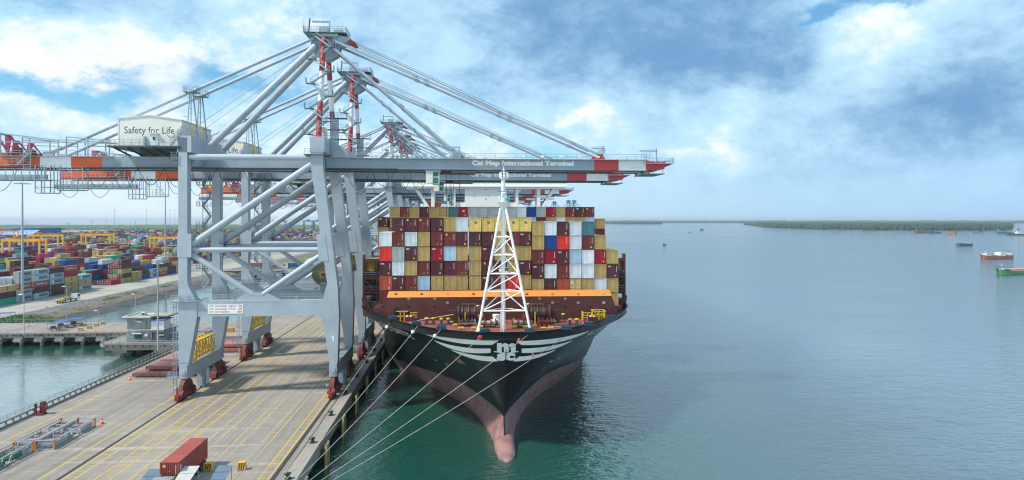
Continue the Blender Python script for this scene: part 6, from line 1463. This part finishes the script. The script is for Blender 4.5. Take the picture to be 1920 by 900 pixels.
t = thing('hut_platform', 'concrete platform on piles carrying the grey hut beside the quay', 'platform', (-92, 210, 4))
b = MB(); b.prism([(-105.5, 207), (-103.5, 205), (-79.8, 205), (-79.8, 226), (-105.5, 226)], 'z', 3.1, 3.99); b.build('deck', OLDC, t)
b = MB(); b.box(-104, -79.8, 204.2, 204.98, 3.85, 4.0)
for i in range(12): xx = -103 + 2.05 * i; b.prism([(204.2, 3.84), (204.98, 3.84), (204.98, 2.7)], 'x', xx - .12, xx + .12)
b.box(-103, -79.8, 205.02, 205.4, 2.2, 3.1); b.build('fascia', OLDC, t)
for xx in (-99.5, -88):
    b = MB(); b.box(xx - 2, xx + 2, 206, 222, 1.2, 3.1); b.build('pile_cap', OLDC, t)
    for yy in (208, 214, 220): b = MB(); b.tube((xx, yy, -4), (xx, yy, 1.2), .8, 10); b.build('pile', OLDC, t)
b = MB(); b.rail([(-105.2, 226, 4), (-105.2, 207, 4), (-103.5, 204.6, 4), (-80, 204.6, 4)], h=1.05, step=2.2, r=.05); b.box(-103.5, -80, 204.55, 204.65, 4.02, 4.3, 1); b.build('guardrail', [GREY2, MATS['pipe_red']], t)

HUTG = mat('hut_grey', (0.25, 0.265, 0.27), .7, .12, .4); HUTW = mat('hut_white', (0.62, 0.63, 0.62), .6, .06); BLUEROOF = mat('roof_blue', (0.04, 0.12, 0.34), .5, .1); HUTD = mat('hut_dark', (0.12, 0.13, 0.13), .7, .1); ROOFB = mat('flat_roof', (0.33, 0.28, 0.22), .8, .25, .8)
t = thing('grey_hut', 'two-storey grey hut with a flat roof and white blue-roofed annex beside the quay', 'building', (-94, 209, 4))
hx0, hx1 = XA(237, 208), XA(285, 208); ax1 = XA(311, 208); zt_ = ZA(260, 597, 208); zm = ZA(260, 619.5, 208)
b = MB(); b.box(hx0, hx1, 208, 216, 4, zt_); b.box(XA(266.5, 208), XA(274, 208), 207.85, 207.99, zm - .1, zt_ - .05); b.box(hx1, XA(309, 208), 208.6, 216, 4, zm - .2); b.build('wall', HUTG, t)
b = MB(); b.box(hx0 - .5, XA(283.5, 208) + .4, 206.6, 217.5, zt_, zt_ + .42, 0); b.box(XA(283.5, 208) + .4, XA(311, 208), 209.5, 217.4, zt_ + .003, zt_ + .40, 0); b.box(hx0, XA(308, 208), 210, 217, zt_ + .42, zt_ + .45, 1)
for a in ((hx0 - .5, XA(283.5, 208) + .4, 206.6, 206.9), (hx0 - .5, hx0 - .2, 206.9, 217.5)): b.box(*a, zt_ + .42, zt_ + .75, 2)
rf = b.build('roof', [HUTD, ROOFB, HUTW], t)
b = MB(); xx = XA(272, 212); b.box(xx - .9, xx + .2, 211, 212.4, zt_ + .45, zt_ + 1.35, 0); b.box(xx + .3, xx + 2.6, 212, 213, zt_ + .45, zt_ + .8, 0); b.box(xx - .5, xx + .1, 210.97, 210.99, zt_ + .6, zt_ + 1.2, 1); b.build('cooling_unit', [HUTW, DARK], rf)
b = MB(); b.box(hx1 + .01, XA(309, 208), 207.4, 212, zm + .1, zt_ - .7, 0); b.build('annex_wall', HUTW, t); b = MB(); b.prism([(hx1 - .1, zt_ - .69), (XA(311, 208), zt_ - .55), (XA(311, 208), zt_ - .35), (hx1 - .1, zt_ - .5)], 'y', 206.9, 213); b.build('annex_roof', BLUEROOF, t)
b = MB(); b.box(hx1 - .2, XA(310, 208), 207.0, 208.5, zm - .4, zm + .08); b.build('balcony', HUTD, t)
for (pa, pb, ya, yb_, nm) in ((252, 266, 626, 634.5, 0), (299, 308, 629, 633, 0), (258, 266, 602.5, 605, 1)):
    b = MB(); b.box(XA(pa, 208), XA(pb, 208), 207.9, 208.05, ZA(260, yb_, 208), ZA(260, ya, 208)); w = b.build('window', [mat('hut_glass', (0.03, 0.10, 0.15), .15), HUTW][nm], t)
    b = MB(); b.box(XA(pa - 3, 208), XA(pb + 1, 208), 207.2, 207.98, ZA(260, ya - .3, 208), ZA(260, ya - 1.8, 208)); b.build('sunshade', HUTW, w)
b = MB(); z = ZA(260, 619, 207.5); b.tube((hx0 - .1, 207.6, z), (hx1 + 2.2, 207.6, z), .1, 6); b.tube((hx0 + .2, 207.7, z), (hx0 + .2, 207.7, zt_ - .4), .1, 6); b.tube((hx1 + .2, 207.6, z), (hx1 + .2, 207.6, z - .7), .1, 6); b.build('pipe', HUTW, t)
b = MB(); b.box(XA(270, 207), XA(276, 207), 207.3, 207.9, ZA(270, 630, 208), ZA(270, 626, 208)); b.build('air_conditioner', HUTW, t)
# bush by the hut, stalls, small vehicles
x, y = G(318, 625, 4); bt_ = thing('potted_bush', 'bright green bush at the corner of the grey hut', 'bush', (x, y, 4)); b = MB(); leaves(b, (x, y, 6.2), 1.5, 160, .32, RND, 2); b.build('foliage', LEAF, bt_); b = MB(); b.tube((x, y, 4), (x, y, 5.6), .12, 6); b.build('stem', BARK, bt_)
def stall(px0, px1, pyr, pyb, lab, goods=True):
    x0, y = G(px0, pyb, 4); x1 = XA(px1, y); zr = ZA(px0, pyr, y); t = thing('canopy_stall', lab, 'stall', ((x0 + x1) / 2, y, 4), 'blue-roofed stalls on the trestle')
    b = MB(); b.prism([(x0 - .3, zr - .1), (x1 + .3, zr + .1), (x1 + .3, zr + .22), (x0 - .3, zr + .02)], 'y', y - .5, y + 3.2); b.build('canopy', BLUEROOF, t); b = MB()
    for xx in (x0, x1):
        for yy in (y, y + 2.7): b.beam((xx, yy, 4), (xx, yy, zr), .1, .1)
    b.build('post', GREY2, t)
    if goods:
        b = MB(); b.box(x0 + .3, x1 - .3, y + .2, y + 2.2, 4.3, 4.9, 0); b.box(x0 + .6, x0 + 1.6, y + .4, y + 1.8, 4.9, 5.5, 1); b.box(x1 - 1.4, x1 - .4, y - .2, y + .7, 4, 4.7, 2); b.build('counter', [mat('crate_ochre', (.42, .24, .09), .7, .3), mat('crate_teal', (.05, .16, .16), .6), GREY2], t)
stall(88.5, 108, 607, 621.5, 'blue-roofed stall on the trestle, nearest its railing'); stall(104, 124, 603.5, 616, 'blue-roofed stall just behind the first one'); stall(128, 152, 599, 612, 'long blue-roofed stall nearest the orange blocks'); stall(-8, 19, 588, 603, 'pale blue canopy at the edge of the picture near the yard', False); stall(322, 341, 613.5, 633, 'blue canopy behind the hut beside a white car')
CARW = mat('car_white', (0.72, 0.73, 0.74), .3, .03)
def small_vehicle(name, cat, lab, px, py, L, W_, Hh, colm, heading, load=None):
    x, y = G(px, py, 4); t = thing(name, lab, cat, (x, y, 4), None)
    b = MB()
    if name == 'parked_car':
        b.prism([(-L / 2, .35), (L / 2, .35), (L / 2, .8), (L * .3, .95), (L * .12, Hh), (-L * .28, Hh), (-L * .45, .95), (-L / 2, .85)], 'y', -W_ / 2, W_ / 2)
    else:
        b.box(L / 2 - 2.2, L / 2, -W_ / 2, W_ / 2, .6, Hh); b.box(L / 2 - 2.2, L / 2 - 1.9, -W_ / 2, W_ / 2, Hh, Hh + .3)
    o = b.build('body', colm, t); sh = lambda q: [setattr(v, 'co', v.co + ORG[t.name]) for v in q.data.vertices]; sh(o)
    b = MB()
    for xx in ((-L * .3, L * .3) if name == 'parked_car' else (-L * .38, -L * .25, L * .3)):
        for yy in (-W_ / 2, W_ / 2 - .25): b.tube((xx, yy, .42), (xx, yy + .25, .42), .42, 10)
    sh(b.build('wheel', BOLL, t)); b = MB()
    if name == 'parked_car': b.box(-L * .26, L * .12, -W_ / 2 - .01, W_ / 2 + .01, .98, Hh - .1)
    else: b.box(L / 2 - 1.5, L / 2 + .02, -W_ / 2 - .02, W_ / 2 + .02, Hh * .6, Hh - .2)
    sh(b.build('window', DARK, t))
    if name != 'parked_car':
        b = MB(); b.box(-L / 2, L / 2 - 2.3, -W_ / 2, W_ / 2, .9, 1.15, 0)
        sh(b.build('flatbed', DARK, t))
        if load == 'box': pass
        elif load: 
            b = MB()
            for k in range(5): b.box(-L / 2 + 2.0 + k * 1.3, -L / 2 + 3.1 + k * 1.3, -W_ / 2 + .2, W_ / 2 - .2, 1.15, 2.0 + .35 * (k % 2), k % 2)
            sh(b.build('cargo', [YEL, mat('cargo_ochre', (.40, .22, .05), .7, .3)], t))
    t.rotation_euler.z = heading; return x, y
small_vehicle('parked_car', 'car', 'white car parked behind the grey hut', 336, 634, 4.3, 1.8, 1.5, CARW, .2)
small_vehicle('flatbed_truck', 'truck', 'flatbed truck with a white cab and a yellow load on the yard road', 127, 566, 13.5, 2.5, 3.0, CARW, pi / 2 * .97, 'yes')
for px, py, c, lab in ((553, 502.5, 'U', 'blue'), (482, 502.5, 'H', 'rust red')):
    x, y = small_vehicle('container_truck', 'truck', f'far truck with a white cab hauling a {lab} box over the farther trestle', px, py, 14.5, 2.5, 3.0, CARW, pi, 'box')
    o = container(c, x + 1.1, y, 5.16, 12.19, 2.6, f'{lab} container riding on a truck over the farther trestle', None); o.rotation_euler.z = pi / 2
x, y = G(428, 623, 4); b = MB(); b.box(x - 1.6, x + 1.6, y, y + 1.2, 4, 5.3); tag(b.build('storage_crate', mat('crate_orange', (.55, .24, .06), .7), None, (x, y, 4)), 'orange crate on the quay far behind the first crane legs', 'crate')

# green tufts on the near end of the bank, weeds along it
gr = MB(); rg = random.Random(4)
for _ in range(3200):
    x = rg.uniform(-168, -150); y = 251 + abs(rg.gauss(0, 12)); z = lerp_tab([(-169, 3.9), (-160, 3.0), (-155, 1.3), (-150, -.2)], x)
    if (x + 160) ** 2 / 100 + (y - 258) ** 2 / 330 > 1 or z < .3: continue
    leaves(gr, (x, y, z + .25), .6, 3, .28, rg, 2 if rg.random() < .65 else 0, .6)
o = gr.build('grass', LEAF); o['kind'] = 'stuff'; o['label'] = 'bright green weeds covering the near end of the river bank'
gr = MB()
for _ in range(260):
    x = rg.uniform(-168, -155); y = rg.uniform(280, 520); z = lerp_tab([(-169, 3.9), (-160, 3.0), (-155, 1.3)], x); leaves(gr, (x, y, z + .2), .7, 4, .26, rg, 0 if rg.random() < .7 else 2, .5)
for yy, xx in ((352, -164), (388, -163), (330, -163)):
    for _ in range(120): leaves(gr, (xx + rg.gauss(0, 1.2), yy + rg.gauss(0, 4), 3.6), .6, 3, .3, rg, 2, .5)
o = gr.build('weeds', LEAF); o['kind'] = 'stuff'; o['label'] = 'scattered weeds along the brown river bank'
tree(*G(330, 486, 4), 4, 12.5, 5.0, 'dark bushy tree in the yard beside the crane leg', 3, n=14)
for i, (px, py, h, lab) in enumerate(((517, 470, 8, 'round green tree on the meadow beyond the pond'), (585, 468, 9, 'green tree on the meadow nearest the waterside crane leg'), (597, 470, 7, 'small green tree beside another on the meadow'), (571, 472, 6, 'low green bushy tree on the meadow between crane braces'))): tree(*G(px, py, 3.7), 3.7, h, h * .75, lab, 30 + i, n=9)
x, y = G(585, 497, 4); t = thing('storage_tent', 'white round-roofed storage tent beyond the farther trestle', 'tent', (x, y, 4)); b = MB(); b.prism([(x - 9, 4)] + [(x - 9 * cos(pi * i / 10), 4 + 5.5 * sin(pi * i / 10)) for i in range(1, 10)] + [(x + 9, 4)], 'y', y + 12, y + 34); b.build('cover', SIGNW, t)
# blue warehouse
t = thing('blue_warehouse', 'long blue warehouse with a pale blue sloping roof at the back of the yard', 'warehouse', (XA(20, 1150), 1150, 4))
D_ = 1150; b = MB(); b.box(XA(-60, D_), XA(20, D_), D_, D_ + 60, 4, ZA(0, 429, D_)); b.box(XA(20, D_ + 61), XA(64, D_ + 61), D_ + 61, D_ + 140, 4, ZA(0, 428.5, D_)); b.build('wall', mat('warehouse_blue', (0.03, 0.12, 0.30), .6, .1), t)
b = MB(); xa, xb, xc = XA(-60, D_ - 40), XA(30, D_ - 40), XA(64, D_ - 40); za, zb = ZA(0, 447, D_ - 60), ZA(0, 431.5, D_)
b.add([(xa, D_ - 60, za), (xc, D_ - 60, za), (xb, D_ + 20, zb), (xa, D_ + 20, zb), (xa, D_ - 60, 4), (xc, D_ - 60, 4)], [(0, 1, 2, 3), (4, 5, 1, 0)], 0)
for i in range(6): xx = xa + (xc - xa) * (i + 1) / 7; b.beam((xx, D_ - 60, za + .1), (xa + (xb - xa) * (i + 1) / 7, D_ + 19, zb + .1), .5, .3, 0)
b.build('roof', mat('warehouse_roof', (0.24, 0.36, 0.55), .5, .1, .02), t)

# ================================================================ FAR CRANES, SHORES, BOATS
FARB = mat('far_crane_blue', (0.035, 0.17, 0.30), .5, .1)
def blue_crane(px, ptop, dist, lab):
    x, zt2 = V(px, ptop, dist); t = thing('blue_gantry_crane', lab, 'crane', (x, dist, 4), 'far blue quay cranes'); h = zt2 - 4
    b = MB()
    for sx in (-6, 6):
        for sy in (-9, 9): b.beam((x + sx, dist + sy, 4), (x + sx * .55, dist + sy, 4 + h * .62), 2.0, 2.0)
    b.build('leg', FARB, t); b = MB(); b.beam((x - 32, dist, 4 + h * .60), (x + 40, dist, 4 + h * .60), 4, 3); b.beam((x - 6, dist - 9, 4 + h * .62), (x + 6, dist + 9, 4 + h * .62), 3, 3); b.build('boom', FARB, t)
    b = MB(); b.beam((x - 4, dist - 4, 4 + h * .62), (x - 1, dist, zt2 - 2), 1.8, 1.8); b.beam((x + 4, dist + 4, 4 + h * .62), (x + 1, dist, zt2 - 2), 1.8, 1.8); b.box(x - 5.5, x + 5.5, dist - 4, dist + 4, zt2 - 3, zt2 - .5); b.box(x - 3.5, x + 3.5, dist - 3, dist + 3, zt2 - .5, zt2 + 1.2); b.build('apex_frame', FARB, t)
    b = MB()
    for q in (-30, -20, 22, 36): b.beam((x, dist, zt2 - 1.5), (x + q, dist, 4 + h * .61), .8, .8)
    b.build('stay', FARB, t)
for i, (px, w) in enumerate(((992, 'standing alone nearest the white mast'), (1016, 'half hidden by a white bridge brace'), (1039.5, 'just seaward of the white bridge brace'), (1066, 'landward one of the outer pair'), (1076.5, 'outermost of the group'))): blue_crane(px, 378.5 if i < 3 else 376, 1450 + 40 * i, f'far blue crane behind the top container row, {w}')
structure(MB().box(60, 235, 1420, 1720, -1, 3).build('far_quay', OLDC))
for i, (px0, px1, w) in enumerate(((485, 498, 'first'), (512, 534, 'second'), (569, 585, 'third'), (588, 603, 'fourth'))):
    dist = 1750 + 30 * i; x0, x1 = XA(px0, dist), XA(px1, dist); zt2 = ZA(px0, 414.5 if i != 0 else 416.5, dist); t = thing('blue_yard_gantry', f'{w} small blue gantry on the skyline between the crane legs, counted from the land', 'gantry crane', ((x0 + x1) / 2, dist, 4), 'blue gantries at the far end of the yard')
    for xx in (x0, x1):
        for yy in (dist, dist + 14): b = MB(); b.beam((xx, yy, 4), (xx, yy, zt2), 1.6, 1.6); b.build('leg', mat('gantry_navy', (.03, .09, .18), .6), t)
    b = MB(); b.beam((x0 - 2, dist, zt2), (x1 + 2, dist, zt2), 2.2, 2.4); b.beam((x0 - 2, dist + 14, zt2), (x1 + 2, dist + 14, zt2), 2.2, 2.4); b.box((x0 + x1) / 2 - 4, (x0 + x1) / 2 + 3, dist, dist + 14, zt2 + 1, zt2 + 3.6); b.build('top_beam', MATS['gantry_navy'], t)

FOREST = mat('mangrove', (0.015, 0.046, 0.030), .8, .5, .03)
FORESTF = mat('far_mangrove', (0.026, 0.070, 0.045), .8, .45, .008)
def forest(name, outline, lab, cell, hmin, hmax, seed, m_, jit=.45):
    """tree cover over an outline on the ground: every cell holds one uneven crown"""
    rr = random.Random(seed); xs = [p[0] for p in outline]; ys = [p[1] for p in outline]; n = len(outline)
    def inside(x, y):
        c = False
        for i in range(n):
            (xa, ya), (xb, yb) = outline[i], outline[i - 1]
            if (ya > y) != (yb > y) and x < (xb - xa) * (y - ya) / (yb - ya) + xa: c = not c
        return c
    V_, F_ = [], []; y = min(ys)
    while y < max(ys):
        x = min(xs); grow = 1 + (y - min(ys)) / 900.0; cc = cell * grow
        while x < max(xs):
            px_, py_ = x + rr.uniform(-jit, jit) * cc, y + rr.uniform(-jit, jit) * cc
            if inside(px_, py_):
                h = rr.uniform(hmin, hmax); r = cc * rr.uniform(.55, .85); k = 7; o = len(V_); a0 = rr.random() * 6
                for lev, (fr, fz) in enumerate(((.75, 0.0), (1.0, .45), (.8, .78), (.35, .97))):
                    for i in range(k): a = a0 + 2 * pi * i / k + lev * .4; q = r * fr * rr.uniform(.8, 1.2); V_.append((px_ + q * cos(a), py_ + q * sin(a), h * fz * rr.uniform(.92, 1.06)))
                V_.append((px_, py_, h))
                for lev in range(3):
                    for i in range(k): F_.append((o + lev * k + i, o + lev * k + (i + 1) % k, o + (lev + 1) * k + (i + 1) % k, o + (lev + 1) * k + i))
                for i in range(k): F_.append((o + 3 * k + i, o + 3 * k + (i + 1) % k, o + 4 * k))
            x += cc
        y += cell * (1 + (y - min(ys)) / 900.0)
    me = bpy.data.meshes.new(name); me.from_pydata(V_, [], F_); me.materials.append(m_); me.update(); o = bpy.data.objects.new(name, me); COL.objects.link(o); o['kind'] = 'stuff'; o['label'] = lab
    return len(F_)
def ground(name, outline, z=.6): structure(MB().prism(outline, 'z', -1, z).build(name, SOIL))
isl = [G(*p, 0) for p in ((1399, 421), (1450, 427.2), (1552, 430.4), (1640, 431.5), (1735, 432.2), (1880, 431.8), (1893, 430))]
isl2 = isl + [G(1893, 421.5, 0), G(1800, 419.5, 0), G(1420, 419.5, 0)]
ground('mangrove_island', isl2); print('isl', forest('mangrove_forest', isl2, 'dark mangrove forest covering the nearer island', 12, 9, 22, 1, FOREST))
isl = [G(*p, 0) for p in ((1120, 419.2), (1180, 420.2), (1232, 420.2), (1238, 419.6))]; isl += [(isl[-1][0] + 60, 7200), (isl[0][0] - 100, 7400)]
ground('mangrove_island', isl); forest('mangrove_forest', isl, 'mangrove forest on the small far island nearest the ship', 26, 16, 26, 2, FOREST)
far_o = [(-400, 8600), (2500, 8900), (4200, 7600), (7000, 7200), (9000, 7000), (9000, 11000), (-400, 12000)]
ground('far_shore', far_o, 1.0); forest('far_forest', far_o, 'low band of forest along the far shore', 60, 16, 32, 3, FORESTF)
far_o = [(-3600, 2300), (-600, 2500), (-300, 2900), (-250, 4200), (-4400, 4300)]
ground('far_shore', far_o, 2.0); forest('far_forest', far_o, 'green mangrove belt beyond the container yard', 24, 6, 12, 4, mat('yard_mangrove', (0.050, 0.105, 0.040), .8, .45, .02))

def boat(px, py, L, beam, fb, heading, mats, lab, houses=(), rails=True, name='cargo_barge', cat='boat', deckload=(), masts=()):
    """hull with a raked bow at +x, raised ends, deck houses given as (x0,x1,w,z0,z1,mat)"""
    x, y = G(px, py, 0); t = thing(name, lab, cat, (x, y, 0), 'boats anchored on the river'); O = ORG[t.name]
    st = [(-.5, .62, 1.25), (-.46, .85, 1.15), (-.3, 1.0, 1.0), (.28, 1.0, 1.0), (.40, .8, 1.18), (.47, .45, 1.45), (.5, .05, 1.6)]
    b = MB(); rows = []
    for fx, fw, fz in st:
        X = fx * L; w = beam / 2 * fw; z = fb * fz; rows.append([(X, -w, z), (X - (.03 * L if fx > .3 else 0), -w * .82, -.6), (X - (.03 * L if fx > .3 else 0), w * .82, -.6), (X, w, z)])
    vs = [Vector(p) + O for r in rows for p in r]
    for i in range(len(rows) - 1):
        a = i * 4; b.add([vs[a], vs[a + 1], vs[a + 5], vs[a + 4]], [(0, 1, 2, 3)], 0); b.add([vs[a + 3], vs[a + 2], vs[a + 6], vs[a + 7]], [(3, 2, 1, 0)], 0); b.add([vs[a], vs[a + 4], vs[a + 7], vs[a + 3]], [(0, 1, 2, 3)], 1)
        b.add([vs[a] + Vector((0, 0, -.05)), vs[a + 4] + Vector((0, 0, -.05)), vs[a + 4] + Vector((0, -.08, .5)), vs[a] + Vector((0, -.08, .5))], [(0, 1, 2, 3)], 2)
    b.add([vs[0], vs[1], vs[2], vs[3]], [(3, 2, 1, 0)], 0); b.build('hull', mats[:3], t)
    for (x0, x1, w, z0, z1, mi) in houses:
        h = MB(); h.box(O.x + x0 * L, O.x + x1 * L, O.y - w * beam / 2, O.y + w * beam / 2, z0, z1); dh = h.build('deckhouse', mats[mi], t)
        if z1 - z0 > 1.5: h = MB(); h.box(O.x + x0 * L + .2, O.x + x1 * L - .2, O.y - w * beam / 2 - .03, O.y + w * beam / 2 + .03, z1 - 1.1, z1 - .5); h.build('window', DARK, dh)
    for (x0, x1, w, z0, z1, mi) in deckload:
        h = MB(); h.box(O.x + x0 * L, O.x + x1 * L, O.y - w * beam / 2, O.y + w * beam / 2, z0, z1); h.build('cargo_hold', mats[mi], t)
    for (fx, z0, z1, mi) in masts:
        h = MB(); h.beam(O + Vector((fx * L, 0, z0)), O + Vector((fx * L, 0, z1)), .25, .25); h.beam(O + Vector((fx * L, -1, z1 - 1)), O + Vector((fx * L, 1, z1 - 1)), .12, .12); h.build('mast', mats[mi], t)
    t.rotation_euler.z = heading
HB = {k: mat('boat_' + k, v, .5, .25, .25) for k, v in dict(rust=(.25, .085, .06), orange=(.36, .16, .10), green=(.04, .19, .07), dkgreen=(.045, .085, .07), blue=(.03, .085, .18), purple=(.16, .05, .075), grey=(.16, .19, .22), black=(.04, .045, .05), white=(.60, .60, .58), sand=(.45, .28, .17), navy=(.04, .07, .16)).items()}
boat(1868, 485.5, 44, 9, 3.2, pi + .28, [HB['rust'], HB['orange'], HB['rust'], HB['white'], HB['navy'], HB['black']], 'rust red cargo boat with a white box amidships, nearest but one of the anchored boats', ((.28, .42, .7, 3.6, 5.6, 3), (-.06, -.20, .8, 3.0, 7.0, 3) if False else (-.22, -.05, .75, 3.0, 6.8, 3), (-.27, -.22, .7, 3, 4.6, 4), (-.48, -.36, .8, 3.2, 5.6, 3)), deckload=((-.05, .10, .7, 3.2, 4.0, 3), (.10, .27, .75, 3.2, 4.2, 1), (-.36, -.28, .8, 3.2, 4.4, 1)), masts=((.36, 5.6, 8.6, 3), (-.42, 5.6, 8, 5)))
boat(1909, 513.5, 46, 9.5, 2.8, pi + .30, [HB['green'], HB['sand'], HB['blue'], HB['white'], HB['blue']], 'green hulled sand barge with a blue rail, cut by the picture edge', ((.36, .44, .6, 4.0, 5.4, 3), (.28, .46, .8, 5.5, 5.8, 4)), deckload=((-.4, .3, .75, 2.8, 3.9, 1),), masts=((.39, 5.8, 8, 3),))
boat(1809, 460.5, 36, 8, 2.6, .35, [HB['dkgreen'], HB['grey'], HB['dkgreen'], HB['white'], HB['grey']], 'dark green empty barge with its loading ramp up', ((-.5, -.32, .7, 5.6, 6.0, 4), (.12, .2, .5, 2.6, 4.4, 3), (.28, .36, .5, 2.6, 4.2, 3)), deckload=((-.42, .05, .8, 2.6, 4.0, 4),))
boat(1728, 437.2, 48, 10, 4.5, pi, [HB['purple'], HB['rust'], HB['purple'], HB['white']], 'purple red barge moored against a blue one', ((.2, .4, .7, 5, 10, 1),), deckload=((-.45, .15, .8, 4, 6, 0),))
boat(1751, 437.6, 50, 10, 3.6, 0, [HB['blue'], HB['rust'], HB['blue'], HB['white']], 'blue barge lying end to end with a purple red one', ((-.25, -.05, .7, 4, 9, 2),), deckload=((0, .35, .8, 3.6, 5, 1),))
boat(1786.5, 439.4, 20, 11, 4.5, -1.1, [HB['rust'], HB['orange'], HB['rust'], HB['white']], 'short rust red boat seen end on', ((-.2, .2, .7, 4.5, 8, 0),))
boat(1830.5, 437.3, 42, 9, 3.6, .05, [HB['grey'], HB['grey'], HB['blue'], HB['white'], HB['purple']], 'grey blue barge with a dull red house', ((.22, .4, .7, 3.8, 7.5, 4),), deckload=((-.4, .1, .8, 3.6, 4.6, 1),))
boat(1882, 438.2, 44, 9, 5, pi, [HB['blue'], HB['grey'], HB['blue'], HB['white']], 'long blue barge with two thin masts', deckload=((-.3, .3, .8, 5, 6, 0),), masts=((.42, 5, 13, 3), (.36, 5, 13, 3)))
boat(1896, 440.6, 34, 9, 4, pi + .1, [HB['dkgreen'], HB['green'], HB['rust'], HB['white']], 'green and rust boat in front of the blue barge', ((-.3, .2, .7, 4, 6.2, 1),))
boat(1910, 441.0, 38, 9, 4, pi, [HB['black'], HB['white'], HB['white'], HB['white'], HB['rust']], 'white and black tug with a tall rust red funnel', ((-.1, .2, .8, 4, 7, 3), (.0, .1, .6, 7, 10, 3), (-.02, .06, .3, 10, 19, 4)), cat='tug', name='harbour_tug')
for px, py, L, c, lab in ((1246, 459.3, 6.5, 'dkgreen', 'small dark boat alone on the water nearest the ship'), (1316, 431.5, 16, 'black', 'dark boat with a black hull in the middle of the river'), (1293, 436.2, 7, 'black', 'tiny boat beside the dark boat in the middle of the river')):
    boat(px, py, L, L * .35, L * .12, .15, [HB[c], HB['grey'], HB[c], HB['grey']], lab, ((-.35, .1, .7, L * .12, L * .30, 0),), name='river_boat')
for px, pt, pb, lab in ((1205, 430, 435, 'thin channel marker post nearest the small island'), (1512, 430.5, 434, 'thin channel marker post off the mangrove island')):
    x, y = G(px, pb, 0); d = y * CY + x * SY; b = MB(); b.tube((x, y, -1), (x, y, (pb - pt) * d / FPX), .6, 6); b.box(x - 1, x + 1, y - 1, y + 1, (pb - pt) * d / FPX - 2, (pb - pt) * d / FPX); tag(b.build('channel_marker', HB['grey'], None, (x, y, 0)), lab, 'marker post', 'channel marker posts')
b = MB()
for px0, px1, py in ((1260, 1267, 423.7), (1282, 1289, 423.7), (1323, 1334, 423.7), (1353, 1366, 421.6), (1391, 1400, 426.4), (1467, 1480, 428.8), (1595, 1616, 432.4)):
    x0, y0 = G(px0, py, 0); x1 = XA(px1, y0); b.box(x0, x1, y0, y0 + 6, -.5, 1.0)
o = b.build('fish_traps', HB['grey']); o['kind'] = 'stuff'; o['label'] = 'low grey rows of fish traps far out on the river'
x, z = V(1480.5, 409.5, 9000); b = MB(); b.box(x - 14, x + 14, 9000, 9020, 10, 50); b.box(x - 9, x + 9, 9000, 9015, 50, 62); tag(b.build('white_temple', SIGNW, None, (x, 9000, 10)), 'tiny white building above the far shore', 'building')

# ================================================================ HAZE
hz_m = bpy.data.materials.new('moist_air'); hz_m.use_nodes = True; T = NT(hz_m.node_tree)
pv = T.n('ShaderNodeVolumePrincipled', ins={'Color': (0.80, 0.90, 1.0, 1), 'Density': 0.00006, 'Anisotropy': 0.2})
T.n('ShaderNodeOutputMaterial', ins={'Volume': pv.outputs[0]})
hz_o = MB().box(-30500, 30500, -900, 45500, -5, 92).build('haze', hz_m); hz_o['kind'] = 'stuff'
